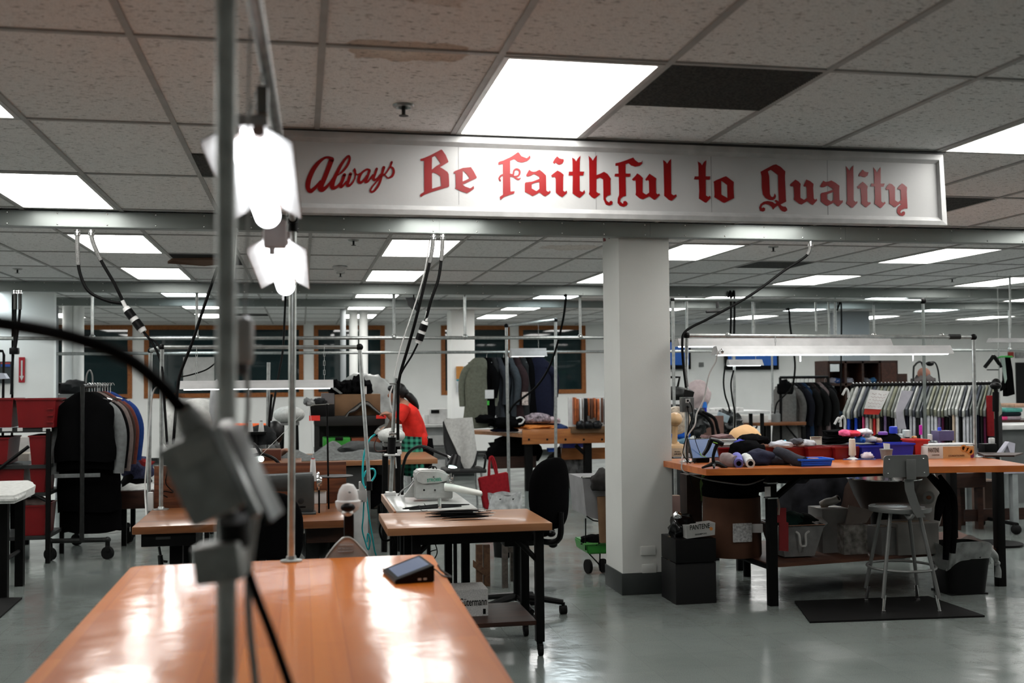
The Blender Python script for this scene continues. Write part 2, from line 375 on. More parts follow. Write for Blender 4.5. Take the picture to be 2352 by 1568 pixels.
# return-air grilles
VENT = M('grey_grille', (.10, .105, .10), .55, .2, var=.5, scale=90)
for (i, j, h, lab) in ((3, 0, 0, 'dark grey return air grille beside the bright panel over the sign'), (7, 2, 0, 'dark grey air grille at the right edge beyond the sign'), (0, 1.5, 0, 'dark grey air grille behind the hanging lamp at left'), (8, 5, 0, 'small distant air grille right of the pillar'), (-1, 12, 0, 'dark grille in the ceiling far behind the near pole')):
    x, y = GX+i*CU, GY+j*CV; t = thing('air_grille', lab, 'vent', (x+CU/2, y+CU/2, CH)); m = MB(); g = CU-.024
    for k in range(30): q = y+.02+k*(CU-.04)/30; m.bx(x+.012, x+CU-.012, q, q+.007, CH-.003, CH+.003)
    m.bx(x+.012, x+CU-.012, y+.012, y+CU-.012, CH+.003, CH+.005); part('grille_face', m, VENT, t, sm=0)
# open tile with brown duct panel at the left
a = P(385, 588, z=CH); b_ = P(500, 612, z=CH)
one('hanging_ceiling_tile', MB().prism([P(385, 605, z=CH-.06), P(470, 611, z=CH-.06), P(500, 608, z=CH-.03), P(500, 596, z=CH-.02), P(395, 598, z=CH-.03)], (0, 0, .02)), M('brown_board', (.17, .10, .07), .8), 'brown board sagging from the open ceiling cell left of the pole', 'ceiling tile')
x0 = GX-1*CU; y0 = GY+5*CV
one('open_cell_dark_sheet', MB().bx(x0+.012, x0+CU-.012, y0+.012, y0+CV-.3, CH+.002, CH+.004), M('painted_void_black', (.004, .004, .004), .9), 'black sheet painting the dark of the open ceiling cell above the sagging board', 'dark sheet')  # flat black sheet under the tiles paints the darkness of the open cell
# wireways
WW = M('wireway_steel', (.24, .262, .252), .38, .5, var=.06, scale=3)
SCR = M('bright_screw', (.7, .7, .68), .2, 1)
for n_, (yy, hh, lab) in enumerate(((7.33, .108, 'grey steel cable wireway under the ceiling nearest, just behind the sign'), (12.5, .115, 'grey steel cable wireway under the ceiling, middle of three'), (14.9, .10, 'grey steel cable wireway under the ceiling, farthest of three'))):
    t = thing('cable_wireway', lab, 'wireway', (3, yy, CH-hh), 0, 'steel wireways under the ceiling')
    m = MB(); m.bx(XL, XR-.3, yy+.003, yy+.10, CH-hh, CH-.004, .002); part('trough', m, WW, t, sm=0)
    m = MB(); xx = XL
    while xx < XR-.4:
        m.bx(xx, min(xx+1.52, XR-.3), yy, yy+.003, CH-hh+.004, CH-.008); xx += 1.523
    part('cover_plates', m, WW, t, sm=0)
    m = MB(); xx = XL+.25
    while xx < XR-.4:
        for z in (CH-hh+.016, CH-.02): m.sph((xx, yy, z), (.006, .005, .006), 5)
        xx += .305
    o = part('screws', m, SCR, t); o['kind'] = 'stuff'
# sprinklers, smoke detector
for (px, py, lab) in ((927, 252, 'ceiling sprinkler with round flange in front of the sign'), (812, 560, 'ceiling sprinkler past the near wireway left of the square lights'), (1776, 575, 'ceiling sprinkler right of the pillar'), (40, 626, 'ceiling sprinkler at the far left'), (2187, 648, 'ceiling sprinkler at the right before the middle wireway'), (782, 635, 'ceiling sprinkler under the smoke detector')):
    q = P(px, py-8, z=CH); t = thing('sprinkler', lab, 'sprinkler', q)
    part('flange', MB().lathe(q, [(.045, .004), (.042, -.004), (.03, -.006), (.026, .004)], 18), STEEL, t)
    part('nozzle', MB().cyl(q+V((0, 0, 0)), q-V((0, 0, .035)), .008).lathe(q-V((0, 0, .04)), [(.0, .003), (.02, .002), (.02, 0), (0, -.001)], 12), DARKM, t)
q = P(781, 612, z=CH); t = thing('smoke_detector', 'round white smoke detector on the ceiling left of the lit squares', 'smoke detector', q)
part('detector_body', MB().lathe(q, [(.07, 0), (.07, -.02), (.055, -.035), (.03, -.05), (.03, -.06), (0, -.062)], 20), WHITEP, t)
# ================= the lettered sign =================
SY = 4.80
SIGNW = M('old_white_paint', (.44, .44, .435), .55, var=.05, scale=4, bump=.05)
SIGNF = M('scuffed_white_frame', (.44, .44, .435), .5, var=.12, scale=14, bump=.08)
t = thing('lettered_sign', 'long white wooden sign reading Always Be Faithful to Quality in red, hung under the ceiling', 'sign', P(1400, 510, y=SY+.05))
OUT = [(615, 296.5), (2166, 355), (2176, 517), (640, 487)]; INN = [(650, 323), (2150, 377), (2155, 499), (662, 465.5)]
pan = [P(a, b, y=SY+.02) for a, b in ((645, 318), (2155, 372), (2160, 503), (655, 470))]
part('sign_board', MB().prism(pan, (0, .02, 0)), SIGNW, t, sm=0)
m = MB()
for k in range(4):
    a, b = OUT[k], OUT[(k+1) % 4]; c, d = INN[(k+1) % 4], INN[k]
    ma, mb_ = ((a[0]*.45+d[0]*.55), (a[1]*.45+d[1]*.55)), ((b[0]*.45+c[0]*.55), (b[1]*.45+c[1]*.55))
    o1, o2, m1, m2, n1, n2 = P(*a, y=SY), P(*b, y=SY), P(*ma, y=SY-.004), P(*mb_, y=SY-.004), P(*d, y=SY+.02), P(*c, y=SY+.02)
    o3, o4 = o1+V((0, .07, 0)), o2+V((0, .07, 0)); n3, n4 = n1+V((0, .05, 0)), n2+V((0, .05, 0))
    m._faces([o1, o2, m2, m1, n1, n2, o3, o4, n3, n4], [(0, 1, 2, 3), (3, 2, 5, 4), (0, 6, 7, 1), (4, 5, 9, 8), (6, 8, 9, 7), (0, 3, 4, 8, 6), (1, 7, 9, 5, 2)])
part('sign_frame', m, SIGNF, t, sm=0)
m = MB()
for a, b in ((1053, 336), (1368, 347), (1633, 359), (1900, 367)):
    q = P(a, b, y=SY+.019); m.bx(q.x-.0008, q.x+.0008, SY+.0192, SY+.0202, P(a, b+134, y=SY+.02).z, q.z)
part('board_seam', m, M('seam_grey', (.2, .2, .2), .8), t, sm=0)
q = rect(626, 293, 2166, 300, SY); zt1 = P(626, 293, y=SY).z
m = MB(); m.prism([P(600, 291, y=SY+.01), P(2172, 349, y=SY+.01), P(2172, 354, y=SY+.01), P(600, 297, y=SY+.01)], (0, .03, 0)); part('hanging_rail', m, M('rail_dark_steel', (.10, .10, .10), .5, .4), t, sm=0)
RED = M('red_enamel_letters', (.22, .0025, .0035), .32, var=.1, scale=6, spec=.3)
def zc(ox, oy, s): return lambda p: (ox+p[0]/s, oy+p[1]/s)
def letter(mb, f, outer, holes=()):
    cu = bpy.data.curves.new('l', 'CURVE'); cu.dimensions = '2D'; cu.fill_mode = 'BOTH'; cu.extrude = .0006
    y = SY+.018
    for loop in [outer]+list(holes):
        sp = cu.splines.new('POLY'); sp.points.add(len(loop)-1); sp.use_cyclic_u = True
        for q, p in zip(sp.points, loop): w_ = P(*f(p), y=y); q.co = (w_.x, w_.z, 0, 1)
    ob = bpy.data.objects.new('l', cu); COL.objects.link(ob); dg = bpy.context.evaluated_depsgraph_get(); dg.update()
    me = bpy.data.meshes.new_from_object(ob.evaluated_get(dg)); tb = bmesh.new(); tb.from_mesh(me)
    bpy.data.objects.remove(ob); bpy.data.curves.remove(cu); bpy.data.meshes.remove(me)
    mb._merge(tb, Matrix(((1, 0, 0, 0), (0, 0, -1, y), (0, 1, 0, 0), (0, 0, 0, 1))))
def stroke(mb, f, pts, k=5, dy=0):
    pp = cr_path([(a, b, c) for a, b, c in pts], k); y = SY+.0172-dy; L_ = []; R_ = []
    for i, q in enumerate(pp):
        a, b = pp[max(i-1, 0)], pp[min(i+1, len(pp)-1)]; t_ = V((b.x-a.x, b.y-a.y)); t_.normalize(); n_ = V((-t_.y, t_.x))*q.z/2
        L_.append(P(*f((q.x+n_.x, q.y+n_.y)), y=y)); R_.append(P(*f((q.x-n_.x, q.y-n_.y)), y=y))
    n = len(pp)
    mb._faces(L_+R_, [(i, i+1, n+i+1, n+i) for i in range(n-1)])
    for q in (pp[0], pp[-1]):
        mb._faces([P(*f((q.x+q.z/2*math.cos(a), q.y+q.z/2*math.sin(a))), y=y) for a in [2*PI*w_/12 for w_ in range(12)]], [tuple(range(12))])
fA, fB, fC, fD, fE = zc(690, 340, 10.226), zc(950, 330, 7.587), zc(1200, 340, 6.533), zc(1580, 350, 7.35), zc(1860, 370, 7.35)
m = MB()
for k, st in enumerate((
 [(735,265,118),(665,222,66),(570,232,58),(440,325,85),(310,490,108),(215,690,115),(176,850,118),(185,955,105),(235,1010,100),(315,960,85),(400,870,62),(470,780,50)],
 [(735,265,118),(650,490,112),(560,720,112),(490,870,125),(468,950,125),(520,975,105),(620,905,72),(700,810,50),(770,700,40)],
 [(880,640,22),(1000,540,52),(1110,390,60),(1158,260,56),(1135,188,58),(1060,250,58),(960,390,72),(870,560,84),(790,730,95),(745,880,110),(780,940,88),(870,900,62),(940,820,46)],
 [(1035,625,80),(990,750,76),(945,870,72),(955,915,62),(1020,865,50),(1090,780,42)],
 [(1180,605,76),(1138,740,74),(1105,855,72),(1140,885,60),(1225,810,45),(1280,700,38),(1290,600,46),(1275,530,72),(1276,490,40)],
 [(1285,590,40),(1340,625,32),(1400,600,40)],
 [(1620,520,66),(1560,502,50),(1450,575,56),(1380,690,72),(1372,785,78),(1425,808,64),(1500,740,46),(1560,650,40)],
 [(1622,535,66),(1575,680,62),(1530,785,62),(1575,790,50),(1650,710,40),(1700,630,40)],
 [(1795,485,58),(1752,610,62),(1715,700,72),(1745,748,60),(1820,700,42),(1885,620,40)],
 [(1960,455,72),(1925,580,62),(1885,740,58),(1835,870,58),(1750,990,52),(1680,1028,50),(1645,995,44),(1690,905,42),(1790,790,38),(1880,690,38),(1970,610,32)],
 [(2145,330,54),(2110,430,44),(2030,560,38),(1960,645,32)],
 [(2110,440,30),(2170,470,52),(2193,560,58),(2150,660,58),(2060,700,40),(2005,655,32),(1992,630,26)])): stroke(m, fA, st, dy=k*.00004)
part('lettering', m, RED, t, sm=0)
m = MB()
letter(m, fB, [(120,265),(185,245),(300,195),(480,100),(500,110),(560,195),(608,310),(600,325),(462,408),(520,440),(590,490),(612,530),(620,650),(620,740),(608,752),(430,805),(320,840),(200,885),(125,928),(112,895),(125,870),(185,838),(182,300),(122,300)],
 [[(322,240),(382,207),(470,345),(400,385),(318,450)], [(320,520),(340,500),(400,520),(468,570),(480,735),(322,782)]])
letter(m, fB, [(700,490),(720,475),(860,420),(1000,405),(1050,480),(1105,585),(1095,600),(855,712),(900,745),(985,775),(1020,755),(1045,730),(1055,770),(1050,785),(990,830),(935,862),(860,840),(722,780),(735,740),(728,515),(695,522)], [[(858,480),(875,477),(930,535),(975,600),(915,630),(855,655)]])
part('lettering', m, RED, t, sm=0)
m = MB()
letter(m, fB, [(1475,325),(1500,308),(1560,290),(1700,225),(1820,145),(1840,160),(1880,215),(1970,250),(2005,225),(2020,197),(2038,235),(2025,265),(1975,305),(1880,328),(1810,310),(1752,265),(1682,297),(1684,500),(1685,590),(1690,830),(1762,825),(1750,868),(1690,885),(1580,925),(1515,978),(1500,940),(1505,920),(1558,885),(1555,350),(1475,368)])
stroke(m, fB, [(1512,640,30),(1492,605,34),(1520,558,34),(1570,538,30),(1680,530,26),(1735,540,30),(1742,500,32),(1758,458,34),(1800,440,36),(1844,468,36),(1846,520,36),(1815,560,30),(1750,570,28),(1690,560,26)])
stroke(m, fB, [(1735,560,24),(1780,598,30),(1830,618,32),(1862,598,18)], dy=.00004)
a_ = [(55,400),(75,365),(100,322),(130,345),(165,355),(200,350),(255,322),(310,365),(355,410),(358,635),(372,648),(395,655),(408,632),(425,655),(415,672),(345,722),(320,715),(255,665),(155,720),(35,655),(35,530),(48,512),(150,500),(255,460),(250,430),(175,388),(120,415),(85,425),(58,420)]
letter(m, fC, a_, [[(140,540),(190,520),(252,508),(255,610),(210,645),(140,605)]])
letter(m, fC, [(455,215),(480,165),(520,122),(560,155),(600,165),(610,157),(623,188),(600,230),(555,250),(530,242),(495,215),(480,238)])
letter(m, fC, [(430,408),(470,375),(525,335),(575,360),(620,400),(612,430),(610,640),(640,655),(662,635),(670,662),(655,685),(597,735),(550,712),(500,665),(498,460),(485,432),(440,437)])
letter(m, fC, [(745,143),(785,165),(805,200),(830,155),(870,113),(862,200),(860,352),(928,352),(910,412),(858,410),(860,640),(900,660),(930,625),(938,660),(925,685),(860,745),(820,730),(752,680),(755,410),(690,410),(697,352),(752,352),(750,200)])
letter(m, fC, [(992,115),(1030,150),(1055,188),(1085,140),(1117,105),(1112,200),(1110,405),(1160,385),(1222,355),(1275,385),(1328,460),(1320,480),(1323,700),(1275,715),(1248,745),(1262,790),(1300,815),(1310,795),(1340,790),(1355,815),(1345,845),(1300,862),(1250,845),(1215,770),(1210,470),(1160,440),(1110,465),(1110,655),(1145,680),(1155,672),(1165,695),(1080,757),(1040,735),(995,690),(1005,650),(1000,200)])
letter(m, fC, [(1395,228),(1450,215),(1530,190),(1662,140),(1690,180),(1740,215),(1785,210),(1800,185),(1795,235),(1760,265),(1690,280),(1630,260),(1592,228),(1548,240),(1545,382),(1620,382),(1610,430),(1548,430),(1552,715),(1510,728),(1470,760),(1465,800),(1510,835),(1515,800),(1545,790),(1575,815),(1570,855),(1520,880),(1460,865),(1425,820),(1430,750),(1450,700),(1445,430),(1380,425),(1388,385),(1442,382),(1437,265),(1395,268)])
letter(m, fC, [(1640,470),(1690,420),(1722,378),(1765,405),(1808,450),(1803,480),(1802,665),(1858,697),(1900,665),(1897,500),(1885,478),(1860,490),(1842,470),(1870,430),(1905,383),(1955,415),(2010,455),(2003,500),(2005,675),(2030,692),(2052,680),(2065,705),(1985,777),(1960,765),(1900,722),(1810,768),(1760,755),(1695,700),(1703,660),(1697,480),(1665,490)])
letter(m, fC, [(2110,178),(2145,200),(2170,235),(2200,190),(2232,160),(2228,250),(2233,685),(2270,710),(2305,692),(2315,720),(2300,735),(2240,790),(2200,780),(2125,715),(2127,660),(2117,250)])
part('lettering', m, RED, t, sm=0)
m = MB()
letter(m, fD, [(165,152),(215,180),(238,218),(270,160),(312,130),(300,250),(300,402),(378,402),(368,460),(302,460),(305,725),(345,748),(370,727),(383,770),(310,848),(285,843),(185,778),(192,650),(183,457),(102,455),(115,403),(180,403),(177,220)])
letter(m, fD, [(433,492),(480,465),(640,400),(660,410),(775,498),(770,600),(780,770),(620,852),(590,845),(445,755),(450,700),(440,520)], [[(560,485),(575,483),(662,550),(668,768),(565,710)]])
part('lettering', m, RED, t, sm=0)
m = MB()
letter(m, fD, [(1228,325),(1310,280),(1440,210),(1490,200),(1570,245),(1645,320),(1638,400),(1655,780),(1660,830),(1562,880),(1590,905),(1630,915),(1642,908),(1670,940),(1680,975),(1640,1003),(1590,990),(1560,960),(1522,895),(1475,925),(1440,965),(1415,920),(1360,880),(1310,870),(1260,890),(1240,920),(1248,940),(1275,925),(1305,940),(1300,985),(1265,1000),(1220,985),(1203,930),(1225,870),(1280,830),(1350,818),(1430,835),(1470,865),(1495,850),(1465,820),(1475,800),(1500,805),(1535,828),(1525,600),(1520,380),(1400,292),(1350,320),(1372,400),(1385,700),(1400,740),(1425,752),(1450,740),(1465,690),(1490,735),(1475,780),(1440,803),(1380,805),(1310,770),(1265,710),(1248,600),(1245,400),(1230,345)])
letter(m, fD, [(1720,550),(1760,510),(1815,457),(1870,490),(1905,530),(1897,600),(1900,765),(1960,800),(2010,768),(2005,600),(1990,570),(1970,580),(1950,560),(1975,510),(2000,457),(2060,480),(2122,530),(2115,600),(2125,775),(2145,797),(2172,780),(2183,808),(2110,887),(2080,875),(2015,822),(1920,880),(1880,868),(1787,795),(1795,740),(1787,600),(1778,570),(1745,572)])
letter(m, fE, [(172,425),(195,385),(230,330),(265,350),(310,345),(362,325),(430,360),(500,415),(497,500),(502,655),(530,670),(552,655),(560,690),(490,762),(460,755),(405,700),(300,755),(270,745),(187,680),(185,560),(200,535),(290,515),(395,480),(380,460),(300,412),(240,440),(190,440)], [[(290,560),(400,520),(398,655),(355,678),(293,640)]])
letter(m, fE, [(610,82),(645,125),(670,165),(700,110),(737,70),(735,150),(742,660),(775,690),(800,672),(805,705),(725,787),(700,780),(615,712),(632,660),(622,200)])
letter(m, fE, [(822,240),(850,200),(890,142),(930,175),(970,187),(992,185),(975,245),(930,272),(890,265),(850,245),(845,262)])
letter(m, fE, [(800,430),(840,395),(890,347),(930,375),(978,425),(970,480),(973,680),(1000,700),(1015,685),(1030,715),(955,778),(930,770),(867,712),(870,660),(860,480),(845,450),(820,468)])
letter(m, fE, [(1075,105),(1110,145),(1135,192),(1165,140),(1195,98),(1195,180),(1197,378),(1265,378),(1245,432),(1200,432),(1207,680),(1240,705),(1265,682),(1280,710),(1205,790),(1180,785),(1092,715),(1100,650),(1095,428),(1030,425),(1038,378),(1090,378),(1085,200)])
letter(m, fE, [(1280,460),(1310,415),(1345,375),(1390,390),(1438,440),(1440,660),(1492,692),(1540,655),(1533,490),(1515,468),(1500,483),(1480,460),(1510,420),(1555,375),(1590,395),(1642,440),(1637,520),(1650,798),(1600,800),(1545,825),(1528,860),(1550,890),(1560,855),(1590,843),(1610,870),(1600,910),(1565,927),(1510,910),(1475,870),(1472,820),(1490,770),(1545,728),(1530,715),(1450,775),(1420,770),(1342,715),(1345,650),(1337,490),(1320,478),(1300,490)])
part('lettering', m, RED, t, sm=0)
# ================= foreground cutting table =================
def orange_mat():
    m = wood('varnished_orange_maple', (.70, .20, .012), (.60, .155, .010),   .6, coat=.75, st=(14, .5, 14), bump=.02, warp=.6); nt = m.node_tree; n = nt.nodes; l = nt.links; b = n['Principled BSDF']
    b.inputs['Coat Roughness'].default_value = .12; b.inputs['Specular IOR Level'].default_value = .15
    old = b.inputs['Base Color'].links[0].from_socket; tc = n.new('ShaderNodeTexCoord')
    bk = n.new('ShaderNodeTexBrick'); bk.offset = .37; bk.inputs['Brick Width'].default_value = 1.5; bk.inputs['Row Height'].default_value = .085; bk.inputs['Scale'].default_value = 1; bk.inputs['Mortar Size'].default_value = .0008
    bk.inputs['Color1'].default_value = (1, 1, 1, 1); bk.inputs['Color2'].default_value = (.72, .62, .6, 1); bk.inputs['Mortar'].default_value = (.5, .4, .35, 1)
    mp = n.new('ShaderNodeMapping'); mp.inputs['Rotation'].default_value = (0, 0, PI/2); l.new(tc.outputs['Object'], mp.inputs[0]); l.new(mp.outputs[0], bk.inputs['Vector'])
    mx = n.new('ShaderNodeMix'); mx.data_type = 'RGBA'; mx.blend_type = 'MULTIPLY'; mx.inputs[0].default_value = .8; l.new(old, mx.inputs[6]); l.new(bk.outputs[0], mx.inputs[7]); l.new(mx.outputs[2], b.inputs['Base Color'])
    n3 = n.new('ShaderNodeTexNoise'); n3.inputs['Scale'].default_value = 6; n3.inputs['Detail'].default_value = 5; l.new(tc.outputs['Object'], n3.inputs['Vector'])
    bp = n.new('ShaderNodeBump'); bp.inputs['Strength'].default_value = .16; bp.inputs['Distance'].default_value = .01; l.new(n3.outputs[0], bp.inputs['Height']); l.new(bp.outputs[0], b.inputs['Coat Normal'])
    return m
ORANGE = orange_mat(); TZ = .88
def outline(x0, x1, y0, y1, r, n=6):
    o = []
    for cx, cy, a0 in ((x1-r, y0+r, -90), (x1-r, y1-r, 0), (x0+r, y1-r, 90), (x0+r, y0+r, 180)):
        for k in range(n+1): a = R(a0+90*k/n); o.append((cx+r*math.cos(a), cy+r*math.sin(a)))
    return o
t = thing('cutting_table', 'glossy orange wooden cutting table filling the foreground', 'table', (-.06, 2.8, 0))
part('tabletop', MB().prism([V((x, y, TZ)) for x, y in outline(-.608, .49, 1.38, 4.135, .045) for x in (x-(.032*(4.1-y)/1.75 if x > 0 else 0),)], (0, 0, -.045)), ORANGE, t, sm=30)
m = MB(); m.bx(-.52, .38, 1.5, 1.55, TZ-.12, TZ-.045).bx(-.52, .38, 3.98, 4.03, TZ-.12, TZ-.045).bx(-.52, -.47, 1.5, 4.03, TZ-.12, TZ-.045).bx(.33, .38, 1.5, 4.03, TZ-.12, TZ-.045); part('apron_frame', m, BLACKM, t)
for x in (-.49, .35):
    for y in (1.53, 4.0): part('leg', MB().bx(x-.03, x+.03, y-.03, y+.03, 0, TZ-.12, .004), BLACKM, t)
# pipe frame with its two poles
t = thing('pipe_frame', 'galvanised pipe light frame with blurred near pole and far pole on the orange table', 'pipe frame', (-.2, 2.8, TZ))
a, b = P(519, -75, d=1.43), P(520, 1500, d=1.43); b = a+(b-a)*((TZ-a.z)/(b.z-a.z))
near = (a, b); np_ = part('near_pole', MB().cyl(b, a, .0134), M('weathered_pipe', (.66, .69, .67), .4, .45, var=.3, scale=20), t)
part('floor_flange', MB().lathe(b, [(.045, 0), (.045, .006), (.02, .01), (.018, .03)], 20), STEEL, np_)
fa, fb_ = P(673, 505, d=3.93), P(668.5, 1279, d=3.93); fb_ = V((fb_.x, 4.10, TZ)); fa = V((P(673, 505, y=4.10).x, 4.10, P(673, 505, y=4.10).z))
fp_ = part('far_pole', MB().cyl(fb_, fa, .0142), M('bright_conduit', (.55, .58, .56), .32, .9, var=.2, scale=25), t)
part('floor_flange', MB().lathe(fb_, [(.04, 0), (.04, .005), (.02, .009), (.018, .02)], 20), STEEL, fp_)
ca = P(584, 0, d=1.62); ca2 = fa + (ca-fa)*((fa.y-1.42)/(fa.y-ca.y))
PIPE = M('dull_pipe', (.28, .29, .28), .45, .6, var=.3, scale=20)
part('crossbar', MB().cyl(fa+V((0, .0, .0)), ca2, .0125), PIPE, t)
m = MB(); m.cyl(fa-V((0, 0, .045)), fa+V((0, 0, .022)), .019).cyl(fa+V((0, .02, 0)), fa+(ca2-fa).normalized()*.05, .019).sph(fa, .021); part('pipe_elbow', m, BLACKM, t)
m = MB(); top = V((near[0].x, near[0].y, ca2.z)); m.cyl(top, ca2, .012).sph(top, .02).sph(ca2, .02); part('pipe_elbow', m, BLACKM, t)
# two shop lights hung end-on above the table
ENAM = M('lamp_reflector_white', (.46, .46, .46), .4)
def end_fixture(nl, nr, fl, fr, d0, d1, lab, w=.165):
    A, B, C, D = P(*nl, d=d0), P(*nr, d=d0), P(*fl, d=d1), P(*fr, d=d1)
    n0, n1 = (A+B)/2, (C+D)/2; ax = (n1-n0); L_ = ax.length; ax.normalize(); sx = (B-A).normalized(); up = sx.cross(ax).normalized()
    if up.z < 0: up = -up
    sx = ax.cross(up).normalized(); O = n0
    def pt(u, v, s_): return O+sx*u+up*v+ax*s_
    t = thing('shop_light', lab, 'hanging lamp', O+ax*L_/2)
    prof = [(-w/2, 0), (-w*.235, .026), (-w*.235, .05), (w*.235, .05), (w*.235, .026), (w/2, 0)]
    inn = [(w/2-.003, -.001), (w*.235-.002, .023), (w*.225, .03), (-w*.225, .03), (-w*.235+.002, .023), (-w/2+.003, -.001)]
    pr = prof+inn; part('reflector', MB().prism([pt(u, v, 0) for u, v in pr], ax*L_), ENAM, t)
    part('lamp_tube', MB().cyl(pt(0, .006, .03), pt(0, .006, L_-.01), .031, n=24), TUBE, t)
    for s_ in (.014, L_-.008):
        for u in (-.021, .021): part('lamp_holder', MB().tube([pt(u, .022, s_-.012), pt(u, .022, s_+.012)], .012, smooth=False), M('pinkish_plastic', (.45, .33, .3), .5), t)
    return t, pt, L_
t1, pt1, L1 = end_fixture((460.6, 330), (671, 321), (539, 502), (692, 502), 1.93, 2.65, 'blurred white tube lamp hung nearest over the orange table, end toward the viewer')
t2, pt2, L2 = end_fixture((564, 573), (704.6, 571), (601, 662), (711, 663), 2.9, 3.69, 'second smaller white tube lamp hung beyond the nearest one, with a pull chain')
for t_, pt_, L_ in ((t1, pt1, L1), (t2, pt2, L2)):
    for s_ in (.04, L_*.75):
        m = MB(); q = pt_(0, .05, s_); f_ = (q.y-fa.y)/(ca2.y-fa.y); tp = fa+(ca2-fa)*f_; n_ = max(4, int((tp-q).length/.022))
        for k in range(n_):
            a, b = q.lerp(tp, k/n_), q.lerp(tp, (k+1.15)/n_); o_ = V((.004, 0, 0)) if k % 2 else V((0, .004, 0)); m.tube([a-o_, b-o_], .0014, 5, smooth=False).tube([a+o_, b+o_], .0014, 5, smooth=False)
        part('chain', m, STEEL, t_)
for u in (-.03, .03): part('socket_bracket', MB().box(pt1(u, .075, -.005), (.022, .022, .05), bev=.004), GREYM, t1)
m = MB(); a, b = P(650, 655, d=3.6), P(650, 688, d=3.6)
for k in range(9): m.sph(a.lerp(b, k/8), .0035, 6)
part('pull_chain', m, WHITEP, t2)
m = MB(); m.box(P(632, 538, d=2.85), (.06, .04, .075), bev=.008).box(P(625, 570, d=2.84), (.016, .012, .035), bev=.003); part('power_plug', m, M('grey_pink_plastic', (.42, .38, .37), .5), t2)
# outlet boxes and cords on the near pole
t = thing('outlet_box', 'blurred grey metal outlet box tilted on the near pole with heavy black cord', 'outlet box', P(495, 1080, d=1.38))
def scr(c, d, ang, w, h, dep, bev=.003):
    """a box turned by ang in the upright plane facing the viewer"""
    o = P(*c, d=d); q = Matrix((RT, FW, UP)).transposed() @ Matrix.Rotation(R(ang), 3, 'Y')
    return o, q, (w, dep, h)
CAST = M('cast_metal_box', (.55, .57, .55), .4, .35, var=.25, scale=25)
o, q, s_ = scr((487, 1085), 1.36, -25, .088, .108, .055); part('box_body', MB().box(o, s_, q, .006), CAST, t)
o, q, s_ = scr((556, 1075), 1.355, -25, .014, .122, .07); part('cover_plate', MB().box(o, s_, q, .003), M('light_metal_edge', (.6, .62, .62), .25, .8), t)
o, q, s_ = scr((583, 1085), 1.37, -26, .008, .128, .075); part('flap_cover', MB().box(o, s_, q, .002), M('dark_metal_edge', (.09, .1, .1), .3, .7), t)
o, q, s_ = scr((450, 1040), 1.325, -25, .05, .022, .004); part('paper_sticker', MB().box(o, s_, q), M('grey_sticker', (.65, .65, .62), .6), t)
a, b = P(420, 935, d=1.33), P(462, 1010, d=1.37); part('cord_grip', MB().tube([a, a.lerp(b, .5), b], [.012, .018, .022], 14), M('grip_grey', (.5, .51, .5), .5), t)
o, q, s_ = scr((508, 1288), 1.40, -8, .062, .05, .05); part('lower_box', MB().box(o, s_, q, .006), CAST, t)
part('clamp_band', MB().cyl(P(535, 1190, d=1.40), P(540, 1250, d=1.41), .02), M('clamp_dark', (.03, .03, .03), .5), t)
CORD = M('black_cord', (.006, .006, .006), .7, spec=.12)
m = MB(); m.tube([P(-90, 728, d=1.08), P(0, 742, d=1.12), P(150, 770, d=1.2), P(280, 816, d=1.26), P(360, 875, d=1.31), P(420, 942, d=1.335)], .0092, 12); one('hanging_cable', m, CORD, 'thick blurred black cord sweeping in from the left edge to the tilted box', 'cord')
m = MB(); m.tube([P(562, 1290, d=1.42), P(590, 1370, d=1.42), P(625, 1460, d=1.42), P(668, 1580, d=1.40), P(700, 1660, d=1.38)], .0062, 10); one('hanging_cable', m, CORD, 'blurred black cord dropping diagonally from the boxes over the orange table', 'cord')
LG = M('pale_grey_cord', (.6, .61, .6), .5)
m = MB(); m.tube([P(600, 1150, d=1.43), P(585, 1200, d=1.44), P(572, 1300, d=1.44), P(572, 1420, d=1.44), P(590, 1590, d=1.43)], .0052, 10); one('hanging_cable', m, LG, 'pale grey cord running down beside the near pole', 'cord')
t = thing('power_adapter', 'white rounded power adapter hanging right of the near pole', 'adapter', P(562, 790, d=1.75))
o, q, s_ = scr((562, 782), 1.75, 0, .030, .078, .03); part('adapter_body', MB().box(o, s_, q, .012), WHITEP, t)
o, q, s_ = scr((555, 845), 1.75, 0, .022, .02, .022); part('adapter_plug', MB().box(o, s_, q, .003), M('plug_grey', (.12, .11, .11), .5), t)
part('adapter_cord', MB().tube([P(562, 730, d=1.75), P(566, 600, d=1.76), P(572, 440, d=1.78), P(570, 250, d=1.8), P(575, 60, d=1.8)], .0022, 8), LG, t)
part('adapter_cord', MB().tube([P(566, 850, d=1.75), P(570, 930, d=1.74), P(563, 1010, d=1.7), P(560, 1060, d=1.6)], .004, 8), LG, t)
# terminal with screen
t = thing('checkout_terminal', 'small black wedge terminal with a blue grey screen on the orange table corner', 'terminal', P(945, 1335, z=TZ))
A = P(907, 1342, z=TZ); B = P(998, 1336, z=TZ); bk = P(962, 1274, z=TZ+.055)-P(995, 1298, z=TZ+.055); bk.z = 0
hA, hB = .013, .056; C, D = B+bk, A+bk
up_ = V((0, 0, 1)); vs = [A, B, C, D, A+up_*hA, B+up_*hB, C+up_*hB, D+up_*hA]
m = MB(); m._faces(vs, [(0, 1, 2, 3), (4, 5, 6, 7), (0, 1, 5, 4), (1, 2, 6, 5), (2, 3, 7, 6), (3, 0, 4, 7)]); bmesh.ops.bevel(m.bm, geom=m.bm.edges[:], offset=.003, segments=2, affect='EDGES'); tb_ = part('terminal_body', m, BLACKP, t)
def bil(a, b, c, d, u, v): return a*(1-u)*(1-v)+b*u*(1-v)+c*u*v+d*(1-u)*v
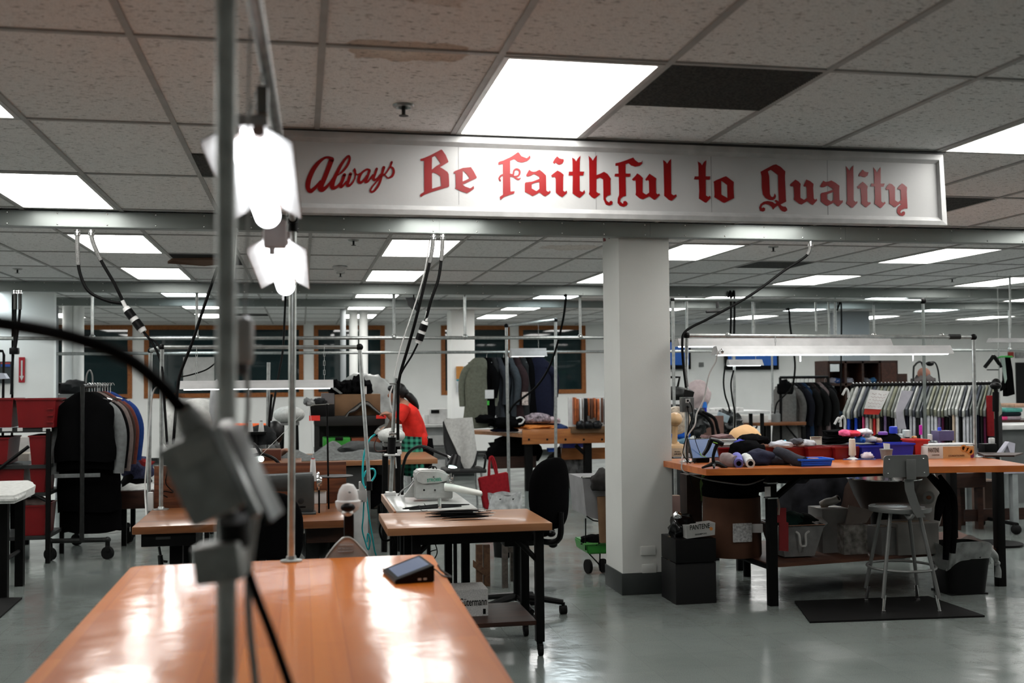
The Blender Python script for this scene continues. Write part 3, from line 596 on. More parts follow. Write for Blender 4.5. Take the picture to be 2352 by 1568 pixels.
nrm = (vs[5]-vs[4]).cross(vs[7]-vs[4]).normalized()
m = MB(); m._faces([bil(*vs[4:], u, v)+nrm*.0009 for u, v in ((.12, .14), (.92, .14), (.92, .88), (.12, .88))], [(0, 1, 2, 3)])
part('terminal_screen', m, M('screen_blue_grey', (.05, .06, .09), .2, emit=.22, ecol=(.45, .55, .8)), tb_, sm=0)
m = MB()
for u in (.62, .76): m.box(A.lerp(B, u)+V((0, -.0005, .012)), (.011, .003, .006))
part('usb_ports', m, M('port_white', (.6, .6, .6), .4), tb_)
m = MB(); q = C.lerp(B, .5)+V((0, 0, .02)); m.tube([q, q+V((.03, .03, -.004)), q+V((.05, -.02, -.016)), q+V((.075, -.06, -.016)), q+V((.06, .09, -.017)), q+V((.062, .2, -.02)), q+V((.07, .28, -.09)), q+V((.06, .3, -.3))], .0026, 8); part('terminal_cord', m, BLACKP, t)
m = MB(); m.box(D+V((.006, -.004, hA+.001)), (.014, .012, .002)); part('corner_label', m, PAPER, t)
# scanner on its stand, on a small bracket behind the table edge
q = V((P(799, 1230, y=4.22).x, 4.22, 0)); t = thing('barcode_scanner', 'white handheld barcode scanner resting in its stand behind the orange table edge', 'scanner', (q.x, 4.22, .80))
def sp(px, py, y=4.22): return P(px, py, y=y)
base = [(745, 1290), (750, 1272), (768, 1248), (786, 1230), (797, 1226), (809, 1230), (828, 1248), (846, 1270), (852, 1290)]
part('stand_base', MB().prism([sp(a, b+8, 4.20) for a, b in base], (0, .05, 0)), M('stand_shell', (.60, .59, .56), .4), t)
rim = MB(); rim.tube([sp(a, b+8, 4.197) for a, b in base], .004, 8); part('stand_rim', rim, M('stand_rim_grey', (.38, .38, .36), .4), t)
m = MB()
for a in (776, 784, 793, 802, 811): x0, x1, z0, z1 = rect(a-1, 1252, a+1, 1266, 4.198); m.bx(x0, x1, 4.194, 4.2, z0, z1)
for b in (1252, 1259, 1266): x0, x1, z0, z1 = rect(775, b-1, 812, b+1, 4.198); m.bx(x0, x1, 4.194, 4.2, z0, z1)
part('stand_grille', m, WHITEP, t)
x0, x1, z0, z1 = rect(790, 1178, 813, 1242, 4.22); part('stand_neck', MB().bx(x0, x1, 4.21, 4.25, z0, z1, .008), BLACKP, t)
m = MB(); c = sp(800, 1148); rx = (sp(829, 1148)-sp(771, 1148)).length/2
m.lathe(c+V((0, .03, -.052)), [(rx*.55, 0), (rx*.86, .012), (rx*1.0, .03), (rx*1.02, .045), (rx*.86, .05), (rx*.82, .07), (rx*.7, .09), (rx*.45, .108), (0, .114)], 26, sy=.85)
sh_ = part('scanner_head', m, WHITEP, t)
part('scan_window', MB().sph(sp(799, 1165, 4.16), (rx*.58, .02, .017), 14), BLACKP, sh_)
part('scanner_button', MB().sph(sp(803, 1130, 4.20), (.006, .006, .004), 8), GREYM, sh_)
x0, x1, z0, z1 = rect(786, 1174, 813, 1188, 4.2); part('scanner_chin', MB().sph(sp(798, 1177, 4.20), ((x1-x0)/2, .03, .014), 12), WHITEP, t)
part('bracket', MB().bx(q.x-.1, q.x+.1, 4.135, 4.26, .795, .803).bx(q.x-.1, q.x+.1, 4.135, 4.141, .79, .835), BLACKM, t)
part('scanner_grip', MB().tube([c+V((0, .03, -.05)), c+V((.004, .05, -.09)), c+V((.01, .06, -.14))], [.016, .014, .015], 12), M('grip_white', (.5, .5, .5), .5), t)
# ================= generic builders =================
BUTCHER = wood('butcher_block', (.25, .095, .033), (.17, .058, .02), .38, coat=.25, st=(2, 16, 16), bump=.04, warp=.8)
BUTCHL = wood('light_butcher_block', (.35, .165, .075), (.27, .115, .05), .4, coat=.2, st=(2, 16, 16), bump=.04, warp=.8)
PLY = wood('reddish_plywood', (.17, .055, .022), (.085, .026, .012), .5, st=(1.2, 3, 14), bump=.04, warp=2.5)
DKWOOD = wood('dark_wood', (.060, .022, .012), (.03, .011, .007), .5, st=(2, 14, 14))
ORW = wood('orange_bench_wood', (.42, .155, .042), (.30, .10, .028), .4, coat=.3, st=(2, 14, 14))
GW = 'w'
def fabm(name, col, var=.15, scale=30): return M(name, col, .92, var=var, scale=scale, bump=.25, bscale=180, spec=.15)
REDB = M('red_bin_plastic', (.19, .008, .010), .35, var=.08); BLUEB = M('blue_bin_plastic', (.018, .028, .35), .35, var=.08)
WHF = fabm('white_fabric', (.54, .55, .53)); NAVY = fabm('navy_fabric', (.012, .014, .035)); DGF = fabm('dark_grey_fabric', (.03, .032, .034)); GRF = fabm('grey_fabric', (.17, .18, .18))
def bin_(label, x0, x1, y0, y1, z0, z1, mat, grp=None, tp=.02, name='storage_bin', cat='bin'):
    m = MB(); e = .004
    o = [V((x0+tp, y0+tp, z0)), V((x1-tp, y0+tp, z0)), V((x1-tp, y1-tp, z0)), V((x0+tp, y1-tp, z0)), V((x0, y0, z1)), V((x1, y0, z1)), V((x1, y1, z1)), V((x0, y1, z1)),
         V((x0+e, y0+e, z1)), V((x1-e, y0+e, z1)), V((x1-e, y1-e, z1)), V((x0+e, y1-e, z1)), V((x0+tp+e, y0+tp+e, z0+e)), V((x1-tp-e, y0+tp+e, z0+e)), V((x1-tp-e, y1-tp-e, z0+e)), V((x0+tp+e, y1-tp-e, z0+e))]
    f = [(0, 1, 2, 3), (12, 13, 14, 15)] + [(i, (i+1) % 4, 4+(i+1) % 4, 4+i) for i in range(4)] + [(8+i, 8+(i+1) % 4, 12+(i+1) % 4, 12+i) for i in range(4)] + [(4+i, 4+(i+1) % 4, 8+(i+1) % 4, 8+i) for i in range(4)]
    m._faces(o, f); t = thing(name, label, cat, ((x0+x1)/2, (y0+y1)/2, z0), 0, grp); part('bin_body', m, mat, t, sm=0)
    h = .012; m = MB(); m.bx(x0-.006, x1+.006, y0-.008, y0, z1-h, z1).bx(x0-.006, x1+.006, y1, y1+.008, z1-h, z1).bx(x0-.008, x0, y0, y1, z1-h, z1).bx(x1, x1+.008, y0, y1, z1-h, z1); part('rim', m, mat, t, sm=0); return t
def table(name, label, x0, x1, y0, y1, zt, th, top, legs, lm, lw=.045, shelf=None, braces=False, group=None, apron=0, cat='table', shelfmat=None, casters=False):
    t = thing(name, label, cat, ((x0+x1)/2, (y0+y1)/2, 0), 0, group)
    part('tabletop', MB().bx(x0, x1, y0, y1, zt-th, zt, .006), top, t)
    for (x, y) in legs:
        z0 = .075 if casters else 0
        lg = part('leg', MB().bx(x-lw/2, x+lw/2, y-lw/2, y+lw/2, z0, zt-th, .003), lm, t)
        if casters:
            m = MB(); m.cyl((x, y, .09), (x, y, .06), .018).box((x, y-.012, .045), (.03, .045, .04), bev=.004).cyl((x-.012, y-.02, .03), (x+.012, y-.02, .03), .03, n=18); part('caster', m, RUBBER, lg)
    if apron:
        ax0, ax1 = min(l_[0] for l_ in legs), max(l_[0] for l_ in legs); ay0, ay1 = min(l_[1] for l_ in legs), max(l_[1] for l_ in legs); m = MB()
        m.bx(ax0, ax1, ay0-.012, ay0+.012, zt-th-apron, zt-th).bx(ax0, ax1, ay1-.012, ay1+.012, zt-th-apron, zt-th).bx(ax0-.012, ax0+.012, ay0, ay1, zt-th-apron, zt-th).bx(ax1-.012, ax1+.012, ay0, ay1, zt-th-apron, zt-th); part('apron', m, lm, t)
    if shelf is not None: part('shelf', MB().bx(min(l_[0] for l_ in legs)-.02, max(l_[0] for l_ in legs)+.02, min(l_[1] for l_ in legs)-.02, max(l_[1] for l_ in legs)+.02, shelf-.025, shelf), shelfmat or top, t)
    if braces:
        for (x, y) in legs:
            s_ = 1 if x < (x0+x1)/2 else -1; part('brace', MB().tube([(x, y, zt-th-.33), (x+s_*.28, y, zt-th-.01)], .013, 6, smooth=False), lm, t)
    return t
def garment(label, top, w, L, rz, mat, sleeve=None, smat=None, dep=.11, group=None, flare=1.0, seed=0, grp_hanger=True, name='hanging_garment', cat='garment', n=22, collar=None):
    """clothing on a hanger; local x along the shoulders, top = where the hook meets the rail"""
    t = thing(name, label, cat, top, rz, group); rnd = random.Random(seed); ph = rnd.random()*6
    def body(u, v):
        a = 2*PI*u; v = v*.24 if v < .5 else .12+(v-.5)*1.76
        if v < .12: k = v/.12; hw = .06+(w/2-.06)*k**.85; z = -.05-.15*k**1.1; dd = dep*.35+dep*.3*k
        else: k = (v-.12)/.88; hw = w/2*(.93+(flare-.93)*k) + .01*math.sin(9*k+ph); z = -.20-(L-.20)*k; dd = dep*(.6+.4*min(1, k*2))
        fold = 1+.10*min(1, v*2)*math.sin(a*5+ph+v*2)+.06*min(1, v*2)*math.sin(a*9+ph*2)
        return (hw*math.copysign(abs(math.cos(a))**.7, math.cos(a))*(1+.02*math.sin(a*7+ph)), dd*math.sin(a)*fold, z+(.012*math.sin(a*3+ph) if v > .95 else 0))
    m = MB(); m.surf(body, n, 16); part('garment_body', m, mat, t, True, 60)
    if sleeve:
        for s_ in (-1, 1):
            m = MB(); x = w/2*.9; m.tube([(s_*(x-.06), 0, -.18), (s_*(x+.01), 0, -.26), (s_*(x+.06), .01, -.12-sleeve*.5), (s_*(x+.05), -.02, -.12-sleeve)], [.055, .062, .056, .045], 10); part('sleeve', m, smat or mat, t, True, 60)
    m = MB(); m.tube([(0, 0, -.075), (0, 0, -.01), (.018, 0, .012), (0, 0, .03), (-.018, 0, .012)], .003, 6).tube([(-w*.38, 0, -.125), (-.05, 0, -.08), (.05, 0, -.08), (w*.38, 0, -.125)], .006, 6, k=3); part('hanger', m, BLACKP if seed % 3 else SILVER, t, True)
    return t
def cloth(label, x0, x1, y0, y1, z, h, mat, seed=0, name='cloth', cat='fabric', nx=26, ny=18, thick=.004, group=None, freq=5, drop=0, rag=.03):
    """rumpled sheet of cloth lying at height z"""
    def f(u, v):
        e = min(u, 1-u, v, 1-v)*5; e = min(1, e)
        nn = noise.noise(V((u*(x1-x0)*freq+seed*3.7, v*(y1-y0)*freq, seed))); n2 = noise.noise(V((u*9+seed, v*9, seed*1.3)))
        return (x0+(x1-x0)*u+rag*noise.noise(V((v*6, seed, 0)))*(1 if .02 < u < .98 else 2), y0+(y1-y0)*v+rag*noise.noise(V((u*6, 0, seed)))*(1 if .02 < v < .98 else 2), z+thick+h*e*max(0, .45+nn*.9+n2*.25))
    m = MB(); m.surf(f, nx, ny, thick); return one(name, m, mat, label, cat, group, sm=60)
def pile(label, c, r, mat, seed=0, name='cloth_pile', cat='fabric', group=None, amp=.3):
    m = MB(); m.blob((0, 0, 0), r, seed, amp, 3, 2.4, flat=-r[2]*.55); m2 = min(q.co.z for q in m.bm.verts); bmesh.ops.translate(m.bm, vec=V(c)-V((0, 0, m2)), verts=m.bm.verts)
    return one(name, m, mat, label, cat, group, sm=80)
def stack(label, x0, x1, y0, y1, z, n, th, mats, name='folded_fabric', cat='fabric', group=None, seed=0, jit=.02):
    """a stack of folded cloth, every piece a thing"""
    rnd = random.Random(seed); o = []
    for k in range(n):
        dx, dy = rnd.uniform(-jit, jit), rnd.uniform(-jit, jit); m = MB(); zz = z+k*th
        m.bx(x0+dx, x1+dx, y0+dy, y1+dy, zz, zz+th*.96, th*.42)
        for q in m.bm.verts: q.co.z += .0
        o.append(one(name, m, mats[k % len(mats)], (label[k] if isinstance(label, (list, tuple)) else label), cat, group))
    return o
def carton(label, x0, x1, y0, y1, z0, z1, mat, name='cardboard_box', cat='box', group=None, flaps=False, text=None, tcol=None, size=.05, bev=.003):
    t = thing(name, label, cat, ((x0+x1)/2, (y0+y1)/2, z0), 0, group); m = MB(); m.bx(x0, x1, y0, y1, z0, z1, bev); bb_ = part('box_body', m, mat, t)
    m = MB(); m.bx(x0+.002, x1-.002, (y0+y1)/2-.02, (y0+y1)/2+.02, z1, z1+.0008); part('packing_tape', m, M('brown_tape', (.3, .2, .1), .3), t, sm=0)
    if flaps:
        m = MB(); m.prism([V((x0, y0, z1)), V((x1, y0, z1)), V((x1-.01, y0-.07, z1+.045)), V((x0+.01, y0-.07, z1+.045))], (0, 0, .003)); part('flap', m, mat, t, sm=0)
    if text:
        for (s_, u, v, h, w_) in text:
            m = MB(); m.text(s_, (x0+(x1-x0)*u, y0-.0012, z0+(z1-z0)*v), (1, 0, 0), (0, 0, 1), h, w_, .0006); part('lettering', m, tcol, bb_, sm=0)
    return t
def cone_(label, base, h=.17, r=.03, mat=None, group=None, cap=None):
    t = thing('thread_cone', label, 'thread cone', base, 0, group)
    th_ = part('thread', MB().lathe(base, [(r, .004), (r*1.02, .01), (r*.66, h), (r*.6, h+.003), (0, h+.003)], 18), mat or WHITEP, t)
    part('spool_core', MB().lathe(V(base)+V((0, 0, h+.001)), [(r*.5, 0), (r*.5, .008), (r*.3, .008), (r*.3, .002)], 14), cap or GREYM, th_); return t
def skin(name, verts, edges, rad, mat, parent, lv=2):
    """one continuous body grown round connected joints (world coordinates)"""
    inv = W[parent.name].inverted(); me = bpy.data.meshes.new(name); me.from_pydata([inv @ V(v) for v in verts], edges, []); o = bpy.data.objects.new(name, me); COL.objects.link(o); o.parent = parent
    me.materials.append(mat); bq = bmesh.new(); bq.from_mesh(me); ly = bq.verts.layers.skin.verify(); bq.verts.ensure_lookup_table()
    for i, r in enumerate(rad): bq.verts[i][ly].radius = (r, r); bq.verts[i][ly].use_root = i == 0
    bq.to_mesh(me); bq.free()
    a = o.modifiers.new('skin', 'SKIN'); a.use_smooth_shade = True; b = o.modifiers.new('sub', 'SUBSURF'); b.levels = b.render_levels = lv
    dg = bpy.context.evaluated_depsgraph_get(); dg.update(); m2 = bpy.data.meshes.new_from_object(o.evaluated_get(dg)); o.modifiers.clear(); o.data = m2; m2.name = name
    m2.polygons.foreach_set('use_smooth', [True]*len(m2.polygons)); W[o.name] = W[parent.name]; return o
def pipe_frame(label, pts, r, mats, parts_, group=None, name='pipe_frame'):
    t = thing(name, label, 'pipe frame', pts[0], 0, group)
    for nm, a, b in parts_: part(nm, MB().cyl(pts[a], pts[b], r), mats, t)
    return t
def elbow(t, p, r=.02): part('pipe_elbow', MB().sph(p, r, 8), BLACKM, t)
def front_light(label, px0, py0, px1, py1, y, cy0=None, w=.13, group=None, on=True, tilt=0, chains=((.15, None), (.85, None)), ctop=None):
    """long shop light hung parallel to the wall: py0 top and py1 bottom of its face"""
    A = P(px0, (py0+py1)/2, y=y); B = P(px1, (py0+py1)/2, y=y); zt_ = P((px0+px1)/2, py0, y=y).z; zb_ = P((px0+px1)/2, py1, y=y).z; x0, x1 = A.x, B.x; h = zt_-zb_
    t = thing('shop_light', label, 'hanging lamp', ((x0+x1)/2, y+w/2, zb_), 0, group)
    pr = [(0, zb_), (w*.2, zb_+h*.62), (w*.3, zt_), (w*.7, zt_), (w*.8, zb_+h*.62), (w, zb_)]; inn = [(w-.003, zb_), (w*.8-.004, zb_+h*.6), (w*.2+.004, zb_+h*.6), (.003, zb_)]
    part('reflector', MB().prism([V((x0, y+a, b)) for a, b in pr+inn], (x1-x0, 0, 0)), ENAM, t, sm=0)
    part('end_cap', MB().prism([V((x0-.002, y+a, b)) for a, b in pr], (.002, 0, 0)), ENAM, t, sm=0)
    if on:
        for k in (.36, .64): part('lamp_tube', MB().cyl((x0+.02, y+w*k, zb_+h*.16), (x1-.02, y+w*k, zb_+h*.16), min(.017, h*.3)), TUBE, t)
    if ctop:
        for k, _ in chains:
            x = x0+(x1-x0)*k; m = MB(); nn = max(3, int((ctop-zt_)/.03))
            for i in range(nn):
                a = zt_+(ctop-zt_)*i/nn; b = zt_+(ctop-zt_)*(i+1.15)/nn; o_ = (.005, 0) if i % 2 else (0, .005); m.tube([(x-o_[0], y+w/2-o_[1], a), (x-o_[0], y+w/2-o_[1], b)], .0016, 4, smooth=False).tube([(x+o_[0], y+w/2+o_[1], a), (x+o_[0], y+w/2+o_[1], b)], .0016, 4, smooth=False)
            part('chain', m, STEEL, t)
    return t
def cable(label, pts, r, mat=None, name='black_cable', n=8, up=None):
    if up: pts = [V((pts[0].x, up+.04, CH-.05)), V((pts[0].x, up+.02, CH-.12))]+list(pts)
    m = MB(); m.tube(pts, r, n); return one(name, m, mat or CORD, label, 'cable')
BRAID = M('braided_strain_relief', (.13, .13, .125), .6, .3, var=.7, scale=260)
def drop_cord(label, start, y0, pts, r=.008, braid=.14, gland=True, name='black_cable'):
    """cord leaving the wireway through a gland and a braided relief"""
    t = thing(name, label, 'cable', pts[-1]); a = V(start)
    cj = part('cord_jacket', MB().tube([a]+[V(q) for q in pts], r, 8), CORD, t)
    d_ = (V(pts[0])-a); d_.normalize(); b = a+d_*braid*.5; c = a+d_*braid
    pp = cr_path([a]+[V(q) for q in pts], 6); L_ = 0; q = [pp[0]]
    for i in range(1, len(pp)):
        L_ += (pp[i]-pp[i-1]).length; q.append(pp[i])
        if L_ > braid: break
    part('braided_sleeve', MB().tube(q, r*1.35, 10, smooth=False), BRAID, cj)
    part('gland', MB().lathe(a+V((0, 0, -.035)), [(r*1.2, 0), (r*2, .006), (r*2, .02), (r*1.5, .024), (r*2.1, .028), (r*2.1, .04)], 12), CHROME, t); return t
def plug(t, a, b, r=.022):
    a, b = V(a), V(b); d_ = b-a; q = lambda k: a+d_*k
    part('plug_collar', MB().cyl(q(0), q(.13), r*.8, r*1.0), WHITEP, t); part('plug_body', MB().cyl(q(.13), q(.42), r*1.08), BLACKP, t); part('plug_ring', MB().cyl(q(.42), q(.56), r), WHITEP, t); part('plug_body', MB().cyl(q(.56), q(.86), r*1.08), BLACKP, t); part('plug_collar', MB().cyl(q(.86), q(1), r, r*.85), WHITEP, t)
# ================= far left =================
Z3 = V((0, 0, 1))
# padded bench at the left edge
t = thing('pressing_board', 'white padded pressing board on black legs cut off by the left edge', 'ironing board', (-2.3, 8.6, 0))
zt_ = .80; a = P(-60, 1118, z=zt_); b = P(72, 1112, z=zt_)
m = MB(); m.prism([P(-90, 1106, z=zt_), P(-90, 1140, z=zt_), P(38, 1138, z=zt_), P(60, 1126, z=zt_), P(80, 1116, z=zt_), P(82, 1107, z=zt_), P(70, 1102, z=zt_)], (0, 0, -.055)); bmesh.ops.bevel(m.bm, geom=m.bm.edges[:], offset=.02, segments=3, affect='EDGES'); part('padded_top', m, WHF, t, sm=80)
for (px, py, q) in ((45, 1345, 1), (8, 1374, 1), (-50, 1345, 0), (-90, 1374, 0)):
    g = P(px, py, z=0); part('leg', MB().bx(g.x-.03, g.x+.03, g.y-.03, g.y+.03, 0, zt_-.055), BLACKM, t)
g1, g2 = P(45, 1345, z=0), P(8, 1374, z=0); part('stretcher', MB().tube([g1+Z3*.27, g2+Z3*.27], .016, 6, smooth=False), BLACKM, t)
one('floor_mat', MB().prism([P(-60, 1376, z=.0), P(51, 1375, z=.0), P(0, 1420, z=.0), P(-100, 1425, z=.0)], (0, 0, .012)), RUBBER, 'corner of a black rubber mat at the lower left edge', 'mat')
# rack with red bins, on casters
Y0 = 9.9; t = thing('bin_rack', 'black angle iron rack holding red bins at the left edge', 'rack', (-2.6, Y0+.3, 0))
zs = [P(60, y, y=Y0).z for y in (985, 1068, 1132, 1232)]
for x in (P(111, 1100, y=Y0).x, -3.2):
    for y in (Y0, Y0+.55): part('post', MB().bx(x-.018, x+.018, y-.018, y+.018, 0, zs[0]+.0), BLACKM, t)
xr = P(111, 1100, y=Y0).x
for z in zs: part('shelf', MB().bx(-3.2, xr, Y0-.005, Y0+.555, z-.03, z), DARKM, t)
part('brace', MB().tube([P(-20, 1090, y=Y0-.02), P(66, 1025, y=Y0-.02)], .016, 6, smooth=False), BLACKM, t); part('brace', MB().tube([P(50, 1120, y=Y0-.02), P(105, 1150, y=Y0-.02)], .012, 6, smooth=False), BLACKM, t)
for k, (x, w_) in enumerate(((5, 38), (98, 34), (40, 20))): x0, x1, z0, z1 = rect(x, 982, x+w_*.6, 990, Y0-.01); part('paper_label', MB().bx(x0, x1, Y0-.012, Y0-.009, z0, z1), PAPER, t, sm=0)
def pxbin(label, a, b, c, d, y, dep, mat, grp='red bins on the left rack', **k): x0, x1, z0, z1 = rect(a, b, c, d, y); return bin_(label, x0, x1, y, y+dep, z0, z1, mat, grp, **k)
pxbin('red plastic bin on top of the left rack, cut by the picture edge', -70, 915, 30, 982, Y0+.01, .38, REDB)
b_ = pxbin('large red plastic bin on top of the left rack with open handle slots', 36, 915, 128, 982, Y0+.01, .38, REDB)
x0, x1, z0, z1 = rect(108, 925, 122, 970, Y0); m = MB()
for k in range(3): m.bx(x0, x1, Y0-.002, Y0+.02, z0+(z1-z0)*(k*.33), z0+(z1-z0)*(k*.33+.06))
part('rib', m, REDB, b_, sm=0)
pxbin('dark red bin on the second shelf of the left rack, at the left', -60, 1005, 20, 1067, Y0+.02, .4, REDB)
pxbin('dark red bin on the second shelf beside the black jacket', 66, 1000, 106, 1067, Y0+.02, .4, REDB)
pxbin('red bin on the third shelf of the left rack, left of two', -50, 1069, 56, 1131, Y0+.02, .4, REDB)
pxbin('red bin on the third shelf of the left rack, right of two', 67, 1067, 106, 1131, Y0+.02, .4, REDB)
pxbin('big dark red bin on the bottom shelf of the left rack', 45, 1160, 106, 1230, Y0+.02, .4, REDB)
pile('pinkish crumpled cloth in the lowest red bin of the rack', P(80, 1160, y=Y0+.2), (.12, .1, .05), fabm('pinkish_cloth', (.3, .22, .2)), 3)
# stuff seen through the rack
carton('small white machine box behind the left rack', *rect(20, 1005, 66, 1045, 10.9)[:2], 10.96, 11.1, P(37, 1062, y=10.6).z, rect(20, 1005, 66, 1045, 10.9)[3], WHITEP, name='machine_box')
carton('cream box behind the left rack below the bottle', *rect(12, 1042, 66, 1062, 10.7)[:2], 10.7, 10.95, P(37, 1062, y=10.6).z, rect(12, 1042, 66, 1062, 10.7)[3], M('cream_plastic', (.5, .47, .42), .6), name='storage_box')
q = P(37, 1042, y=10.72); t = thing('bottle', 'small bottle with green cap behind the left rack', 'bottle', q); part('bottle_body', MB().lathe(q, [(.02, 0), (.022, .03), (.02, .045)], 12), WHITEP, t); part('bottle_cap', MB().lathe(q+Z3*.045, [(.024, 0), (.024, .035), (0, .037)], 12), M('green_cap', (.01, .2, .05), .4), t)
table('side_table', 'pale table behind the left rack holding the small white things', -3.2, P(70, 1050, y=10.6).x, 10.5, 11.2, P(37, 1062, y=10.6).z, .03, WHITEM, [(-3.1, 10.6), (-3.1, 11.1), (-2.6, 10.6), (-2.6, 11.1)], BLACKM)
# rolling garment rail
t = thing('garment_rail', 'black pipe garment rail on casters carrying the dark jackets at left', 'garment rack', (-1.9, 10.6, 0)); PB = M('black_iron_pipe', (.035, .037, .036), .45, .5, var=.4, scale=30)
g = {n_: P(px, py, z=0) for n_, (px, py) in dict(a=(115, 1287), b=(247, 1284), c=(176, 1252), d=(293, 1247)).items()}
zb = .17; mid1 = V((P(188, 1230, y=9.94).x, 9.94, zb)); mid2 = V((mid1.x-.0, 11.1, zb))
A, B, C, D = [V((g[k].x, g[k].y, zb)) for k in 'abcd']
ztop = P(188, 887, y=9.94).z
part('base_bar', MB().cyl(A, B, .021), PB, t); part('base_bar', MB().cyl(C, D, .021), PB, t)
part('upright', MB().cyl(mid1, V((mid1.x, mid1.y, ztop)), .019), PB, t); part('upright', MB().cyl(V(((C.x+D.x)/2, 11.1, zb)), V(((C.x+D.x)/2, 11.1, ztop)), .019), PB, t)
part('top_rail', MB().cyl(V((mid1.x, mid1.y, ztop)), V(((C.x+D.x)/2, 11.1, ztop)), .019), PB, t)
for q in (A, B, C, D):
    part('caster', MB().cyl(q, q-Z3*.05, .02).box(q-Z3*.075, (.035, .06, .05), bev=.005).cyl(q+V((-.008, -.012, -.115)), q+V((.008, .020, -.115)), .055, n=22), RUBBER, t); part('pipe_elbow', MB().sph(q, .028, 8), PB, t)
RX = mid1.x
gl = [('black sleeveless vest on the rail facing the viewer, with grey trim', 10.06, .50, .66, BLACKF, None, None), ('dark jacket with light grey sleeves second on the black rail', 10.14, .50, .74, BLACKF, .66, GRF),
      ('long black coat hanging behind the vest on the black rail', 10.24, .52, 1.12, BLACKF, .62, BLACKF), ('taupe checked coat with light edge on the black rail', 10.40, .54, .74, fabm('taupe_cloth', (.16, .125, .115)), .66, fabm('taupe_cloth', (.2, .15, .14))),
      ('dark brown jacket between the taupe coat and the rust jacket', 10.55, .54, .7, fabm('dark_brown_cloth', (.05, .028, .022)), .6, None), ('rust red jacket on the black rail', 10.7, .56, .72, fabm('rust_cloth', (.13, .032, .022)), .62, None),
      ('royal blue jacket last on the black rail', 10.95, .58, .7, fabm('royal_blue_cloth', (.012, .04, .18)), .6, None)]
for k, (lb, y, w_, L_, mm, sl, sm_) in enumerate(gl):
    garment(lb, (RX+.0, y, ztop-.0), w_, L_, R(-2), mm, sl, sm_, .09, 'jackets on the black rail', 1.04, k+1)
garment('black garment bag hanging lowest at the front of the black rail', (RX+.02, 10.3, ztop-.45), .46, .86, 0, BLACKF, None, None, .1, 'jackets on the black rail', 1.15, 9)
m = MB(); m.bx(RX-.24, RX+.14, 9.985, 9.992, P(188, 1096, y=9.99).z, P(188, 1087, y=9.99).z, .001)
one('grey_trim_band', m, GRF, 'light grey fabric band across the hem of the black vest', 'fabric')
for k in range(10):
    x = RX-.0+.012*k; q = V((P(200+k*6, 887, y=10.2+k*.08).x, 10.2+k*.08, ztop+.005)); m = MB(); m.tube([q+V((0, 0, -.07)), q+V((0, 0, 0)), q+V((.02, 0, .022)), q+V((.035, 0, .0))], .0035, 6); one('empty_hanger_hook', m, CHROME, 'shiny empty metal hanger hooks crowded at the front of the rail', 'hanger', 'empty hooks on the black rail')
t = thing('tall_hook', 'tall grey wire loop sticking up behind the hanger hooks', 'hook', P(205, 885, y=10.6)); part('wire_loop', MB().tube([P(197, 890, y=10.6), P(199, 862, y=10.6), P(206, 850, y=10.6), P(212, 862, y=10.6), P(213, 890, y=10.6)], .007, 8), GREYM, t)
# small dark bench behind
table('workbench', 'dark wooden bench with cloth on it behind the jackets', P(262, 1125, y=10.7).x, P(345, 1125, y=10.7).x+.5, 10.7, 11.5, P(300, 1127, y=10.7).z, .17, DKWOOD, [(P(284, 1200, y=10.75).x, 10.78), (P(302, 1200, y=11.3).x, 11.4), (-.9, 11.4), (-.9, 10.8)], BLACKM)
cloth('white cloth lying on the dark bench behind the jackets', P(272, 1125, y=10.75).x, P(350, 1125, y=10.75).x, 10.75, 11.3, P(300, 1127, y=10.7).z, .05, WHF, 5)
for k, (px, py, rr, cc, lb) in enumerate(((318, 1075, (.16, .14, .13), (.05, .055, .11), 'blue grey patterned cloth heap by the left pole'), (328, 1052, (.1, .1, .07), (.22, .02, .02), 'red cloth on top of the heap by the left pole'), (312, 1098, (.14, .12, .12), (.01, .01, .011), 'black cloth heap behind the royal blue jacket'))): pile(lb, P(px, py+22, y=11.2), rr, fabm('heap_%d' % k, cc, .5), k+11)
# distant left clutter
def grect(name, mb, a, b, c, d, y, dep, bev=0): return fb(mb, a, b, c, d, y, dep, bev)
m = MB(); fb(m, 66, 905, 178, 926, 15.5, .8, .02, zmin=0); one('covered_machine', m, GREYM, 'grey covered machine far behind the red bins', 'machine')
t = thing('push_bar', 'black trapezoid push handle standing behind the red bins', 'handle', P(115, 905, y=15.4)); part('handle_bar', MB().tube([P(95, 908, y=15.7), P(88, 882, y=15.7), P(146, 882, y=15.7), P(142, 908, y=15.7)], .022, 8, smooth=False), BLACKM, t)
pile('dark bundle of straps on the far grey machine', P(170, 906, y=15.75), (.2, .2, .13), DGF, 2); pile('black flat bag behind the red bins', P(74, 906, y=15.8), (.2, .2, .06), BLACKF, 8)
t = thing('fire_sign', 'narrow red wall sign with a white down arrow', 'sign', P(50, 877, y=13.98))
x0, x1, z0, z1 = rect(43, 820, 57, 878, 13.985); part('sign_plate', MB().bx(x0, x1, 13.985, 13.995, z0, z1), M('sign_red', (.4, .01, .02), .4), t, sm=0)
m = MB(); xc = (x0+x1)/2; w_ = (x1-x0); m.prism([V((xc-w_*.14, 13.982, z1-.04)), V((xc+w_*.14, 13.982, z1-.04)), V((xc+w_*.14, 13.982, z0+.08)), V((xc+w_*.36, 13.982, z0+.08)), V((xc, 13.982, z0+.02)), V((xc-w_*.36, 13.982, z0+.08)), V((xc-w_*.14, 13.982, z0+.08))], (0, .001, 0)); part('arrow_mark', m, PAPER, t, sm=0)
b0 = P(38, 850, y=14); struct('wall_panel', MB().bx(P(26, 800, y=14.0).x, P(124, 800, y=14.0).x, 14.0, 14.12, 0, CH+.006), WALL, 'white partition panel behind the red bins')
